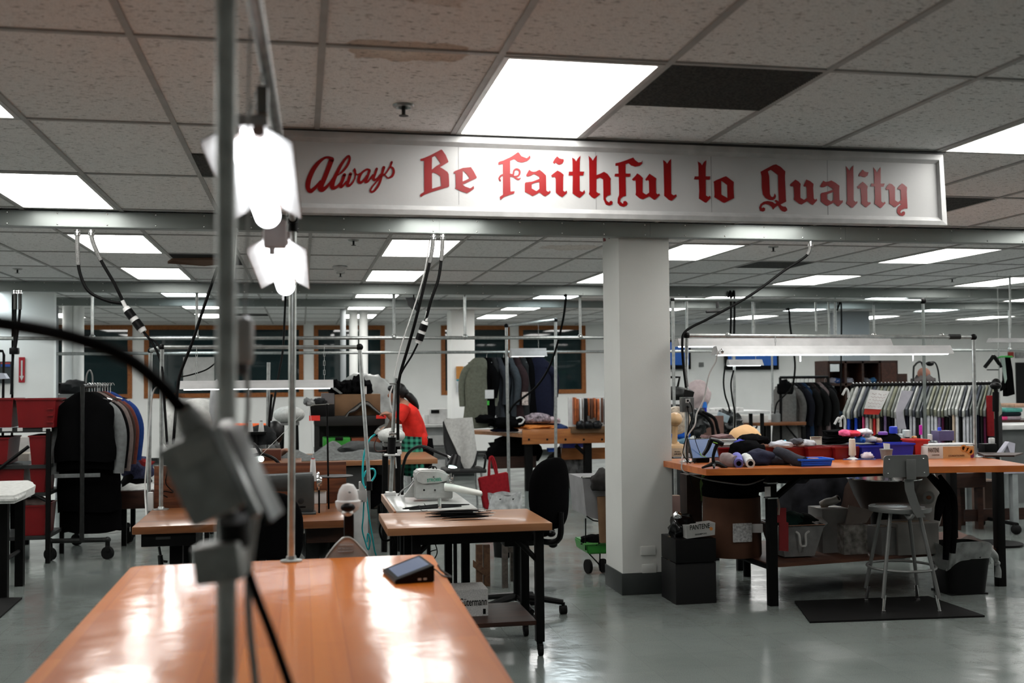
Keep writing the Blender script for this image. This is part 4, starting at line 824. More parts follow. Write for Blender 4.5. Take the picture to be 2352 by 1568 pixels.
t = thing('wall_poster', 'framed poster with red and blue top at the left edge', 'poster', P(12, 880, y=13.9)); x0, x1, z0, z1 = rect(-16, 830, 24, 880, 13.95); part('poster_frame', MB().bx(x0, x1, 13.95, 13.99, z0, z1), M('poster_dark', (.05, .06, .065), .4), t, sm=0)
x0, x1, z0, z1 = rect(2, 832, 23, 842, 13.94); part('red_strip', MB().bx(x0, x1, 13.94, 13.95, z1-.02, z1), M('poster_red', (.4, .05, .05), .5), t, sm=0); part('blue_strip', MB().bx(x0, x1, 13.94, 13.95, z0, z1-.022), M('poster_blue', (.02, .08, .35), .5), t, sm=0)
t = thing('task_lamp', 'black post with pale lamp shade at the left edge', 'lamp', P(8, 905, y=10.5)); part('lamp_post', MB().tube([P(-20, 805, y=10.5), P(6, 806, y=10.5), P(9, 815, y=10.5), P(7, 912, y=10.5), V((P(7, 912, y=10.5).x, 10.5, 0))], .012, 8, smooth=False), BLACKM, t)
part('lamp_shade', MB().prism([P(-25, 855, y=10.4), P(8, 857, y=10.4), P(16, 869, y=10.4), P(-25, 872, y=10.4)], (0, .1, 0)), M('pale_blue_shade', (.5, .55, .65), .5), t)
# vertical pipes by the windows
for (a, b_, rr, mm, y, lb) in ((156, 905, .075, WALL, 16.0, 'white vertical pipe by the first window, left of the pair'), (180, 905, .075, WALL, 16.0, 'white vertical pipe by the first window, right of the pair'), (126, 905, .045, WALLG, 15.5, 'grey vertical post left of the white pipes'), (812, 1000, .07, WALL, 17.5, 'white vertical pipe at the third window, left of the pair'), (835, 1000, .07, WALL, 17.5, 'white vertical pipe at the third window, right of the pair'), (788, 1000, .045, WALLG, 17, 'grey vertical post at the third window')):
    q = P(a, 800, y=y); one('vertical_pipe', MB().cyl((q.x, y, 0), (q.x, y, CH+.004), rr, n=18), mm, lb, 'pipe')
# hanging strut pipes with rods
def strut(label, y, py, xa, xb, rods, r=.021):
    z = P(700, py, y=y).z; t = thing('hanging_pipe', label, 'pipe', ((xa+xb)/2, y, z), 0, 'long pipes hung across the room'); part('long_pipe', MB().cyl((xa, y, z), (xb, y, z), r), STEEL, t)
    for px in rods: x = P(px, py, y=y).x; part('hanger_rod', MB().cyl((x, y, z), (x, y, CH), .017, n=8), STEEL, t); part('rod_clamp', MB().sph((x, y, z+.01), .035, 6), STEEL, t)
strut('long galvanised pipe hung across the room, upper of two left of the pillar', 12.66, 776, -6, 8.2, (212, 452, 905, 1068, 1333, 1578, 1730))
strut('long galvanised pipe hung across the room, lower of two, carrying clothes', 15.06, 810, -7, 13, (1918, 2320))
# cords at the far left
drop_cord('black cord pair dropping from the middle wireway at the far left, left one', P(35, 668, y=12.45), 12.45, [P(35, 720, y=12.45), P(33, 790, y=12.4), P(30, 812, y=12.3), P(26, 905, y=12.2)], .014, .2)
drop_cord('black cord pair dropping from the middle wireway at the far left, right one', P(46, 668, y=12.45), 12.45, [P(45, 720, y=12.4), P(38, 780, y=12.35), P(34, 806, y=12.3)], .014, .2)
m = MB(); m.box(P(33, 806, y=12.28), (.09, .07, .07), bev=.01); one('inline_switch', m, BLACKP, 'small black switch block on the far left cords', 'switch')
# ================= sewing station on the left =================
LZ = .73; LX0 = P(318, 1197, z=LZ).x; LY0 = 6.42; LY1 = 7.33
t = table('sewing_table', 'wooden table carrying the grey sewing machine, plywood board behind it', LX0, .29, LY0, LY1, LZ, .045, BUTCHER, [(-.72, 6.6), (-.72, 7.1), (.2, 6.6), (.2, 7.1)], BLACKM, lw=.07)
x0, x1, z0, z1 = rect(355, 1064, 795, 1166, 7.36); part('back_board', MB().bx(x0, x1, 7.335, 7.357, z0-.07, z1, .004), PLY, t)
x0, x1, z0, z1 = rect(324, 1213, 450, 1254, 6.44); dw_ = part('drawer', MB().bx(x0, x1, 6.44, 6.85, z0, z1, .004), BLACKM, t)
m = MB(); m.bx((x0+x1)/2-.07, (x0+x1)/2+.01, 6.434, 6.44, z0+.04, z0+.055); part('drawer_handle', m, DARKM, dw_)
m = MB(); m.sph(P(725, 1250, y=6.75), (.10, .12, .10), 12).bx(P(700, 1240, y=6.75).x, P(735, 1240, y=6.75).x, 6.65, 6.9, LZ-.3, LZ-.05, .02).cyl(P(740, 1225, y=6.7), P(748, 1262, y=6.7), .03); part('motor', m, DARKM, t)
m = MB(); m.tube([P(365, 1255, y=6.8), P(372, 1285, y=6.8), P(385, 1290, y=6.8)], .008, 6).cyl(P(368, 1275, y=6.7), P(372, 1330, y=6.7), .015); part('knee_lever', m, DARKM, t)
one('plywood_shelf_block', MB().bx(P(800, 1220, y=6.6).x-.25, P(800, 1220, y=6.6).x, 6.5, 6.8, LZ-.14, LZ-.047), DKWOOD, 'dark block under the right end of the sewing table', 'block')
# grey industrial sewing machine
def sewing_machine(label, cx, y, z, s, mat, px_body, name='sewing_machine'):
    t = thing(name, label, 'sewing machine', (cx, y, z)); return t
t = thing('sewing_machine', 'dark grey industrial sewing machine on the wooden table before the plywood board', 'sewing machine', (P(640, 1180, y=6.8).x, 6.85, LZ))
xa, xb = P(560, 1150, y=6.75).x, P(722, 1150, y=6.75).x; GM = M('machine_grey', (.085, .09, .088), .38, .25, var=.12)
def zz(py, y=6.75): return P(650, py, y=y).z
m = MB(); m.bx(xa-.12, xb+.01, 6.72, 6.90, LZ, LZ+.012, .004); part('bed_plate', m, GM, t)
m = MB(); m.bx(xb-.145, xb, 6.76, 6.87, LZ+.01, zz(1092), .022); part('machine_column', m, GM, t)
def armf(u, v):
    a = 2*PI*u; x = xa-.1+(xb-.01-(xa-.1))*v; h = (zz(1087)-zz(1132))/2*(.8+.2*v); cz = zz(1110); return (x, 6.815+.055*math.copysign(abs(math.cos(a))**.6, math.cos(a)), cz+h*math.copysign(abs(math.sin(a))**.6, math.sin(a)))
m = MB(); m.surf(armf, 24, 8); part('machine_arm', m, GM, t, sm=60)
m = MB(); m.bx(xa-.12, xa-.05, 6.77, 6.86, zz(1150), zz(1088), .015).cyl((xa-.085, 6.815, zz(1150)), (xa-.085, 6.815, LZ+.02), .004); mh_ = part('machine_head', m, GM, t)
part('hand_wheel', MB().lathe((xb+.012, 6.815, zz(1110)), [(.02, 0), (.058, .004), (.062, .012), (.058, .02), (.03, .024), (.025, .035), (0, .036)], 24, ax=(1, 0, 0)), CHROME, t)
part('drive_belt', MB().tube([(xb+.03, 6.79, zz(1110)), (xb+.03, 6.80, LZ-.06)], .006, 6, smooth=False).tube([(xb+.03, 6.85, zz(1110)), (xb+.03, 6.84, LZ-.06)], .006, 6, smooth=False), BLACKP, t)
x0, x1, z0, z1 = rect(684, 1143, 698, 1157, 6.757); part('round_badge', MB().lathe(((x0+x1)/2, 6.762, (z0+z1)/2), [(.019, 0), (.019, .004), (.013, .006), (0, .005)], 20, ax=(0, -1, 0)), DARKM, t)
x0, x1, z0, z1 = rect(684, 1162, 702, 1166, 6.757); part('name_slot', MB().bx(x0, x1, 6.756, 6.762, z0, z1, .001), BLACKM, t)
x0, x1, z0, z1 = rect(672, 1099, 684, 1102, 6.757); part('silver_tab', MB().bx(x0, x1, 6.75, 6.757, z0, z1), CHROME, t)
t = thing('thread_stand', 'black thread stand rod with a tilted guide arm behind the grey machine', 'thread stand', P(753, 1160, y=7.0)); a = P(755, 1162, y=7.0); b = P(751, 928, y=7.0)
part('stand_rod', MB().cyl(V((a.x, 7.0, LZ)), b, .006), BLACKM, t); part('guide_arm', MB().tube([P(712, 933, y=7), P(718, 930, y=7), b, P(756, 928, y=7)], .003, 5, smooth=False), STEEL, t); part('spool_tray', MB().lathe(V((P(770, 1095, y=7).x, 7.0, P(770, 1095, y=7).z)), [(.0, 0), (.11, .002), (.115, .008), (.0, .006)], 22), DARKM, t)
cone_('tall white thread cone with red tip behind the grey sewing machine', P(719, 1106, y=6.95), .14, .022, WHITEP, cap=M('red_tip', (.5, .03, .02), .4)); part('cone_pin', MB().cyl(P(719, 1106, y=6.95), V((P(719, 1106, y=6.95).x, 6.95, LZ)), .004), DARKM, bpy.data.objects['thread_cone'])
one('thread', MB().tube([P(719, 1055, y=6.95), P(714, 960, y=6.98), P(712, 933, y=7)], .0012, 5).tube([P(712, 933, y=7), P(640, 1005, y=6.9), P(583, 1060, y=6.8)], .0012, 5, smooth=False), M('thread_white', (.6, .6, .58), .7), 'thin white thread running from the tall cone to the machine', 'thread')
x0, x1, z0, z1 = rect(714, 1128, 750, 1166, 7.3); carton('white paper card leaning on the plywood board behind the machine', x0, x1, 7.31, 7.33, LZ, z1, PAPER, name='paper_card', cat='card')
# chair in front
t = thing('office_chair', 'black round backed office chair in front of the grey sewing machine, mostly hidden', 'chair', (P(600, 1250, y=5.95).x, 5.9, 0)); c = P(604, 1215, y=5.8)
def shell(cx, cy, cz, w_, h_, d_=.05, cur=.05, rot=0, e=.8):
    def f(u, v):
        a = 2*PI*u; rr = math.sin(PI*v/2); x = w_/2*math.copysign(abs(math.cos(a))**e, math.cos(a))*rr; z = h_/2*math.copysign(abs(math.sin(a))**e, math.sin(a))*rr; return V((x, -d_/2*math.cos(PI*v/2)**.6-cur*(x/(w_/2))**2, z))
    def g(u, v): q = f(u, v); return V((q.x, -q.y*.6-cur*1.6*(q.x/(w_/2))**2, q.z))
    m = MB(); q = Matrix.Translation((cx, cy, cz)) @ Matrix.Rotation(rot, 4, 'Z')
    for fn in (f, g): m.surf(lambda u, v: q @ fn(u, v), 28, 8)
    bmesh.ops.remove_doubles(m.bm, verts=m.bm.verts, dist=.001); return m
def office_chair(t, cx, cy, rot, zs=.46, bw=.42, bh=.42, boff=.25, zbk=.82):
    q = Matrix.Translation((cx, cy, 0)) @ Matrix.Rotation(rot, 4, 'Z')
    part('backrest', shell(*(q @ V((0, -boff, zbk))), bw, bh, .09, -.05, rot, .75), BLACKF, t, sm=70)
    m = MB(); m.sph(q @ V((0, 0, zs)), (.25, .25, .055), 16); part('seat', m, BLACKF, t, sm=80)
    part('back_bracket', MB().tube([q @ V((0, -.05, zs-.05)), q @ V((0, -boff-.02, zs-.04)), q @ V((0, -boff-.05, zbk-.12))], .02, 8), BLACKP, t)
    part('gas_column', MB().cyl((cx, cy, .09), (cx, cy, zs-.04), .028), BLACKP, t); part('lever_box', MB().box((cx, cy, zs-.07), (.2, .16, .05), bev=.01), BLACKP, t)
    for k in range(5):
        a = rot+R(72*k+20); e = V((cx+.3*math.cos(a), cy+.3*math.sin(a), .075)); ba = part('base_arm', MB().tube([(cx, cy, .12), (cx+.15*math.cos(a), cy+.15*math.sin(a), .10), e], [.028, .022, .018], 8), BLACKP, t); part('caster', MB().cyl(e, (e.x, e.y, .05), .012).cyl((e.x-.022, e.y, .028), (e.x+.022, e.y, .028), .028, n=16), RUBBER, ba)
office_chair(t, P(590, 1250, y=6.05).x, 6.12, R(8), .45, .46, .46, .22, P(600, 1220, y=5.9).z-.02)
# pipe frame over the left station, its lamp, plug cord
FY = 7.25; pts = [P(372, 797, y=FY), V((P(370, 1168, y=FY).x, FY, LZ)), P(826, 797, y=FY), P(848, 1108, y=7.15), P(346, 805, y=7.45), P(341, 1180, y=7.45)]
t = pipe_frame('grey pipe light frame over the grey sewing machine table', pts, .0135, STEEL, [('upright', 0, 1), ('crossbar', 0, 2), ('upright', 2, 3), ('upright', 4, 5), ('short_bar', 0, 4)]); elbow(t, pts[0]); elbow(t, pts[2], .024); elbow(t, pts[4])
part('floor_flange', MB().lathe(pts[1], [(.05, 0), (.05, .005), (.022, .01), (.018, .02)], 18), STEEL, t)
part('rubber_foot', MB().cyl(pts[3]+Z3*.01, pts[3]-Z3*.05, .02), BLACKP, t)
front_light('long white tube lamp over the grey sewing machine, hung on a chain', 413, 873, 766, 892, 7.15, ctop=P(745, 797, y=7.2).z, chains=((.94, None), (.1, None)))
t = bpy.data.objects['shop_light.002']; a = P(571, 892, y=7.15); part('pull_switch', MB().cyl(a, a-Z3*.045, .003), WHITEP, t)
t = drop_cord('black cord with plug falling from the near wireway to the left pipe frame, left strand', P(178, 530, y=7.33), 7.33, [P(178, 575, y=7.33), P(183, 625, y=7.33), P(203, 668, y=7.33), P(245, 690, y=7.33), P(283, 697, y=7.33)], .0105, .2)
t = drop_cord('black cord from the near wireway carrying the big black and white plug at left', P(210, 530, y=7.33), 7.33, [P(213, 555, y=7.33), P(232, 598, y=7.33), P(262, 650, y=7.33), P(283, 693, y=7.33), P(293, 715, y=7.33)], .0105, .2)
plug(t, P(288, 706, y=7.32), P(330, 762, y=7.30), .027); part('white_band', MB().cyl(P(281, 690, y=7.32), P(290, 708, y=7.32), .012), WHITEP, t)
part('lower_cord', MB().tube([P(330, 762, y=7.3), P(348, 785, y=7.28), P(364, 815, y=7.26), P(373, 850, y=7.24), P(378, 930, y=7.2), P(384, 1020, y=7.15)], .0085, 8), CORD, t); part('lower_cord', MB().tube([P(330, 762, y=7.3), P(340, 775, y=7.28), P(358, 785, y=7.27), P(368, 800, y=7.24)], .0065, 8), CORD, t)
cable('long black cord slanting down just left of the near pole', [P(500, 613, y=7.0), P(470, 700, y=7.0), P(440, 790, y=7.0), P(412, 865, y=7.0), P(405, 930, y=7.0), P(398, 1020, y=7.0)], .0095)
one('hanging_strain_relief', MB().cyl(P(541, 530, y=7.33), P(535, 640, y=7.3), .012).lathe(P(541, 534, y=7.33), [(.018, 0), (.02, .01), (.012, .03)], 12), STEEL, 'thin steel sleeve dropping from the wireway just right of the near pole', 'cable')
cable('black cord arc hanging low before the second window', [P(416, 865, y=7.4), P(440, 860, y=7.5), P(475, 848, y=7.5), P(505, 825, y=7.5)], .005)
cable('thin black cord falling from the wireway behind the far pole', [P(656, 672, y=12.4), P(654, 720, y=12.4), P(650, 800, y=12.2), P(640, 860, y=12), P(622, 965, y=11.6)], .012, up=12.5)
cable('white cord looping down the left station pole', [P(372, 880, y=7.2), P(352, 900, y=7.25), P(345, 960, y=7.3), P(337, 1060, y=7.3), P(333, 1120, y=7.3), P(336, 1185, y=7.2)], .005, WHITEP, 'white_cable')
one('white_wall_switch', MB().bx(*rect(340, 1130, 352, 1172, 7.3)[:2], 7.28, 7.32, *rect(340, 1130, 352, 1172, 7.3)[2:], .004), WHITEP, 'white switch box at the left end of the plywood board', 'switch')
cable('black cord tangle hanging on the plywood board at left', [P(385, 1080, y=7.3), P(381, 1110, y=7.3), P(398, 1130, y=7.3), P(378, 1128, y=7.3), P(373, 1135, y=7.3), P(385, 1142, y=7.3)], .0035)
# second machine row behind: white sewing machine with lit end
t = thing('sewing_machine', 'white sewing machine with lit needle area behind the plywood board', 'sewing machine', P(540, 1060, y=8.6)); m = MB(); x0, x1, z0, z1 = rect(470, 1008, 590, 1064, 8.6); m.bx(x0, x1-.1, 8.55, 8.7, z0-.05, z1-.02, .03); part('machine_body', m, WHITEM, t)
x0, x1, z0, z1 = rect(560, 1030, 606, 1062, 8.6); part('machine_head', MB().bx(x0, x1-.03, 8.56, 8.68, z0, z1, .012), WHITEM, t); part('work_light', MB().sph(P(600, 1054, y=8.55), .022, 10), M('small_lit_bulb', (1, 1, 1), emit=6, ecol=(.8, 1, .97)), t)
part('needle_bar', MB().cyl(P(600, 1030, y=8.6), P(600, 1050, y=8.6), .009), CHROME, t)
for (pts_, r_) in (([(563, 1022), (580, 1018), (592, 1030), (598, 1045)], .012), ([(568, 1050), (600, 1043), (632, 1055), (650, 1080), (656, 1100)], .013)): cable('short curved black lamp arm behind the plywood board, %s' % ('upper' if r_ < .0125 else 'lower'), [P(a, b, y=8.5) for a, b in pts_], r_, BLACKP, 'lamp_arm')
table('sewing_table', 'wooden machine table behind the plywood board', -1.0, .0, 8.4, 9.2, P(600, 1068, y=8.5).z, .04, BUTCHER, [(-.95, 8.45), (-.95, 9.1), (-.05, 8.45), (-.05, 9.1)], BLACKM)
x0, x1, z0, z1 = rect(595, 1033, 645, 1066, 8.95); carton('brown box on the table behind the plywood board', x0, x1, 8.95, 9.15, P(600, 1068, y=8.5).z, z1, M('dark_red_carton', (.11, .03, .015), .7))
for k, (px, lb) in enumerate(((575, 'white thread cone on the far thread rack, left of two'), (600, 'white thread cone on the far thread rack, right of two'))): cone_(lb, P(px, 992, y=10.6), .1, .027, WHITEP, 'thread cones on the far rack', cap=BLACKP)
t = thing('thread_rack', 'black thread rack with springs holding two white cones', 'thread rack', P(590, 1000, y=10.6)); x0, x1, z0, z1 = rect(560, 991, 612, 997, 10.6); m = MB(); m.bx(x0, x1, 10.52, 10.68, z0, z1); part('rack_tray', m, BLACKM, t); part('rack_leg', MB().cyl(((x0+x1)/2, 10.6, z0), ((x0+x1)/2, 10.6, 0), .02), BLACKM, t)
m = MB(); m.cyl(P(533, 979, y=12), P(612, 979, y=12), .035).cyl(P(560, 979, y=12.01), V((P(560, 979, y=12).x, 12, 0)), .01); one('fabric_roll', m, M('bright_orange_cloth', (.75, .13, .03), .7), 'bright orange fabric roll behind the two thread cones', 'fabric roll')
pile('grey white machine cover heap left of the thread cones', P(545, 1030, y=10.9), (.22, .2, .14), GRF, 21); pile('dark machine shape under the thread cones', P(600, 1020, y=10.8), (.14, .15, .12), DGF, 22)
t = thing('pressing_form', 'big white padded pressing form blurred behind the tilted box', 'pressing form', P(460, 975, y=9.6)); part('padded_form', MB().blob(P(458, 960, y=9.6), (.20, .16, .17), 4, .08, 3, 1.5), WHF, t, sm=80); part('form_stand', MB().cyl(P(458, 985, y=9.6), V((P(458, 985, y=9.6).x, 9.6, 0)), .03), DARKM, t)
t = thing('pressing_form', 'second white padded form behind the left station poles', 'pressing form', P(400, 975, y=9.9)); part('padded_form', MB().blob(P(404, 975, y=9.9), (.14, .14, .24), 6, .1, 3, 1.5), WHF, t, sm=80); part('form_stand', MB().cyl(P(404, 1015, y=9.9), V((P(404, 1015, y=9.9).x, 9.9, 0)), .03), DARKM, t)
t = thing('dress_form_cover', 'silver grey sleeve of plastic hanging beside the near pole', 'plastic cover', P(500, 960, y=9.5)); part('plastic_sleeve', MB().blob(P(497, 930, y=9.5), (.06, .06, .22), 9, .15, 3, 2), M('silver_plastic', (.35, .36, .37), .3, .2), t, sm=80)
one('steel_post', MB().cyl(P(617, 832, y=11), V((P(612, 1030, y=11).x, 11, 0)), .019), STEEL, 'slim steel post with cords beside the two thread cones', 'post')
cable('black cord running down the slim steel post', [P(624, 905, y=10.95), P(620, 950, y=10.95), P(618, 990, y=10.95), P(622, 1020, y=10.95)], .012)

x0, x1, z0, z1 = rect(421, 820, 492, 878, YF-.04); one('white_board', MB().bx(x0, x1, YF-.05, YF+.052, z0, z1), PAPER, 'white board hanging before the second window behind the cords', 'board')
# ================= middle of the room =================
# long table behind with grey cloth
zt_ = .76; t = table('cutting_table', 'long light wood table with grey cloth behind the plywood board', P(632, 1058, z=zt_).x, P(1000, 1050, z=zt_).x, 10.72, 11.9, zt_, .05, BUTCHL, [(-.1, 10.8), (1.25, 10.8), (-.1, 11.8), (1.25, 11.8)], BLACKM)
cloth('rumpled grey wool cloth spread on the long table behind the sewing station', P(636, 1052, z=.77).x, P(910, 1052, z=.77).x, 10.76, 11.6, zt_, .13, fabm('grey_wool', (.15, .158, .155), .25), 3, 'grey_cloth', nx=40, ny=26, freq=4.5)
pile('dark grey fold on the grey wool cloth, right side', P(838, 1040, z=.80), (.28, .18, .08), fabm('darker_grey_wool', (.07, .075, .075)), 12)
carton('grey carton under the long table beside the cyan hose', *rect(770, 1075, 850, 1110, 11)[:2], 10.95, 11.3, 0, P(800, 1072, y=11).z, M('dim_grey_carton', (.12, .12, .12), .8))
pile('black heap of fabric under the long table', P(790, 1165, y=11.2), (.45, .25, .3), BLACKF, 31)
carton('white carton with printed labels standing under the long table', *rect(705, 1150, 845, 1182, 9.5)[:2], 9.5, 9.8, 0, P(800, 1153, y=9.5).z, M('label_carton', (.42, .42, .41), .8))
# black tool cart
Y = 12.1; x0, x1, z0, z1 = rect(722, 955, 885, 1080, Y); t = thing('tool_cart', 'black rolling cart with red tape on both top corners and a green box inside', 'cart', ((x0+x1)/2, Y+.3, 0)); BC = M('cart_black', (.022, .024, .023), .5)
part('top_shelf', MB().bx(x0, x1, Y, Y+.6, z1-.11, z1, .01), BC, t); part('bottom_shelf', MB().bx(x0, x1, Y, Y+.6, .25, .32, .01), BC, t); zs_ = P(800, 1031, y=Y).z; part('middle_shelf', MB().bx(x0, x1, Y, Y+.6, zs_-.05, zs_, .01), BC, t); part('back_panel', MB().bx(x0+.02, x1-.02, Y+.57, Y+.59, .3, z1-.1), BC, t)
for x in (x0+.03, x1-.03):
    for y in (Y+.03, Y+.57): part('post', MB().bx(x-.025, x+.025, y-.025, y+.025, .08, z1-.05), BC, t); part('caster', MB().cyl((x-.02, y, .045), (x+.02, y, .045), .045, n=16), RUBBER, t)
TAPE = M('red_tape', (.75, .04, .03), .5)
for (a, b, c, d, lb) in ((710, 954, 735, 966, 0), (864, 953, 887, 961, 1)): q = rect(a, b, c, d, Y-.006); part('corner_tape', MB().bx(q[0], q[1], Y-.008, Y-.002, q[2], q[3]), TAPE, t, sm=0)
q = rect(742, 1005, 805, 1026, Y+.03); t = thing('green_case', 'bright green storage case with dark latch on the black cart shelf', 'case', ((q[0]+q[1])/2, Y+.2, q[2])); part('case_body', MB().bx(q[0], q[1], Y+.03, Y+.35, q[2]-.01, q[3], .01), M('bright_green_plastic', (.04, .32, .04), .4), t)
q2 = rect(770, 1003, 788, 1011, Y+.02); part('latch', MB().bx(q2[0], q2[1], Y+.015, Y+.03, q2[2], q2[3], .003), BLACKP, t); part('case_rim', MB().bx(q[0]-.005, q[1]+.005, Y+.022, Y+.03, q[2]-.01, q[2]+.01), M('pale_green', (.25, .5, .2), .4), t)
carton('rust brown box beside the green case on the black cart', *rect(808, 1006, 880, 1026, Y)[:2], Y+.03, Y+.35, *rect(808, 1006, 880, 1027, Y)[2:], M('rust_carton', (.2, .05, .02), .7))
q = rect(769, 905, 874, 956, Y+.1); carton('brown cardboard box standing on the black cart', q[0], q[1], Y+.12, Y+.5, z1, q[3], BROWNB, flaps=False); topz = q[3]
q = rect(739, 905, 769, 956, Y+.1); carton('grey box on the black cart left of the brown one', q[0], q[1]-.003, Y+.12, Y+.5, z1, q[3]+.01, M('grey_felt_box', (.13, .12, .12), .8))
q = rect(712, 928, 768, 956, Y+.0); carton('black crate on the black cart, left end', q[0], q[1], Y+.0, Y+.11, z1, q[3], BLACKP, name='crate', cat='crate')
for k, (px, py, rr, mm) in enumerate(((715, 928, (.06, .08, .05), GREYM), (735, 925, (.07, .08, .05), DGF), (705, 925, (.04, .06, .05), GRF))): pile('small dark tool heap on the black crate, number %s from the left' % ['two', 'three', 'one'][k], P(px, py+4, y=Y+.05), rr, mm, 40+k, 'tool_heap', 'tools')
for k, px in enumerate((772, 788, 806, 822, 838)):
    pile('black clothing bundle on the brown box, %s from the left' % ORD[k], (P(px, 900, y=Y+.3).x, Y+.3, topz), (.09, .15, .10+.03*(k == 3)), BLACKF, 50+k, 'clothing_bundle', 'clothes', 'black bundles on the brown box', .45)
one('grey_board', MB().prism([P(763, 892, y=Y+.1), P(770, 890, y=Y+.1), P(787, 903, y=Y+.1), P(781, 904, y=Y+.1)], (0, .12, 0)), GRF, 'light grey folded strip leaning on the brown box', 'fabric')
q = rect(833, 887, 842, 899, Y+.1); carton('small white card among the black bundles', q[0], q[1], Y+.1, Y+.11, topz, q[3], PAPER, name='paper_card', cat='card')
# clear plastic covered bulk
t = thing('plastic_covered_rack', 'tall rack under clear wrinkled plastic behind the black cart', 'covered rack', P(840, 900, y=13.3)); m = MB(); q = P(838, 935, y=13.3); m.blob(q, (.42, .3, .42), 5, .15, 4, 2); part('plastic_cover', m, M('cloudy_plastic', (.33, .34, .33), .3, var=.35, scale=6), t, sm=80)
part('covered_bulk', MB().bx(q.x-.3, q.x+.36, 13.1, 13.5, 0, q.z+.1, .05), M('brown_bulk', (.12, .09, .07), .8), t)
# hats on the cart
for k in range(4):
    dz = -4*k; pp = [(800-k*3, 954+k*1), (802, 947+dz*.2), (818, 941-k*3), (830, 930-k*2.2), (845, 929-k*2.6), (857, 938-k*2), (870, 948-k*1.5), (882, 955-k*.8)]
    m = MB(); pts_ = cr_path([P(a, b, y=Y-.01+k*.004) for a, b in pp], 4); n_ = len(pts_)
    m._faces([p_ for p_ in pts_]+[p_+V((0, .2, 0)) for p_ in pts_]+[p_-Z3*.012 for p_ in pts_]+[p_-Z3*.012+V((0, .2, 0)) for p_ in pts_], [(i, i+1, n_+i+1, n_+i) for i in range(n_-1)]+[(2*n_+i, 2*n_+i+1, 3*n_+i+1, 3*n_+i) for i in range(n_-1)]+[(i, i+1, 2*n_+i+1, 2*n_+i) for i in range(n_-1)])
    one('draped_cloth', m, (DGF, GRF, fabm('beige_grey', (.2, .19, .17)), DGF)[k], 'grey cloth layer arched on the cart before the brown box, layer %s from the bottom' % ORD[k], 'fabric')
# white padded presses
def press(label, px, py, y, w_, legs=True):
    c = P(px, py, y=y); t = thing('pressing_form', label, 'pressing form', (c.x, y, 0)); part('padded_form', MB().sph(c, (w_/2, .2, w_*.28), 16), WHF, t, sm=80); z = c.z-w_*.25
    part('form_plate', MB().bx(c.x-w_*.3, c.x+w_*.32, y-.12, y+.12, z-.03, z), GREYM, t)
    for s_ in (-1, 1): part('leg', MB().tube([(c.x+s_*w_*.22, y, z-.03), (c.x+s_*w_*.28, y, 0)], .028, 8, smooth=False), BLACKM, t)
press('white oval padded press on black legs left of the far pole', 664, 952, 13.4, .38)
press('white oval padded press seen through the station pole beside the red shirt', 899, 1000, 9.8, .25)
# person
t = thing('person', 'person in red shirt and green plaid apron with black ponytail, bending over a table', 'person', (P(948, 1100, y=12).x, 12, 0))
SK = M('skin', (.30, .14, .09), .6, var=.08); Yp = 12.0
def pp_(px, py, dy=0): return P(px, py, y=Yp+dy)
hipz = pp_(960, 1010); sc_ = Yp/FPX
gx = pp_(950, 1100).x
vs = [pp_(960, 1012), pp_(955, 985), pp_(945, 955), pp_(932, 932), pp_(922, 921), pp_(913, 908), pp_(908, 900), # spine, neck, head
      pp_(930, 938, -.17), pp_(912, 968, -.24), pp_(896, 958, -.34), pp_(888, 950, -.38), # near arm
      pp_(934, 936, .17), pp_(912, 962, .22), pp_(895, 952, .28), pp_(887, 948, .3),
      V((hipz.x-.01, Yp-.09, .86)), V((hipz.x-.02, Yp-.10, .48)), V((hipz.x-.0, Yp-.10, .09)), V((hipz.x-.14, Yp-.11, .035)),
      V((hipz.x+.0, Yp+.09, .86)), V((hipz.x+.01, Yp+.10, .48)), V((hipz.x+.04, Yp+.10, .09)), V((hipz.x-.1, Yp+.11, .035))]
es = [(0, 1), (1, 2), (2, 3), (3, 4), (4, 5), (5, 6), (3, 7), (7, 8), (8, 9), (9, 10), (3, 11), (11, 12), (12, 13), (13, 14), (0, 15), (15, 16), (16, 17), (17, 18), (0, 19), (19, 20), (20, 21), (21, 22)]
skin('body', vs, es, [.11, .095, .09, .07, .045, .07, .065, .045, .036, .028, .022, .045, .036, .028, .022, .09, .062, .045, .03, .09, .062, .045, .03], SK, t)
hc = pp_(911, 906); part('face', MB().sph(hc, (.085, .075, .11), 14), SK, t, sm=80)
part('nose', MB().sph(hc+V((-.085, -.0, -.01)), (.018, .014, .02), 8), SK, t, sm=80)
for s_ in (-1, 1):
    part('eye', MB().sph(hc+V((-.072, s_*.03, .015)), .010, 8), BLACKP, t); part('ear', MB().sph(hc+V((.015, s_*.076, -.01)), (.016, .008, .026), 8), SK, t)
    hb = vs[10] if s_ < 0 else vs[14]; m = MB(); m.sph(hb, (.035, .03, .018), 10)
    for k in range(4): m.tube([hb+V((-.02, -.022+.014*k, 0)), hb+V((-.055, -.026+.017*k, -.004)), hb+V((-.078+.006*abs(k-1), -.027+.018*k, -.022))], .0075, 6)
    m.tube([hb+V((-.0, -s_*.028, 0)), hb+V((-.03, -s_*.05, -.006)), hb+V((-.05, -s_*.052, -.016))], .009, 6); part('hand', m, SK, t, sm=80)
part('mouth', MB().sph(hc+V((-.074, 0, -.045)), (.008, .022, .005), 8), M('lips', (.25, .06, .05), .5), t)
HAIR = M('black_hair', (.006, .006, .007), .45, st=(3, 3, 30)); m = MB(); m.sph(hc+V((.02, 0, .035)), (.098, .092, .098), 14).sph(hc+V((.09, 0, .02)), (.05, .05, .05), 10); m.tube([pp_(930, 905), pp_(940, 910), pp_(950, 922), pp_(957, 934), pp_(961, 940)], [.035, .045, .045, .03, .008], 10); part('hair', m, HAIR, t, sm=80)
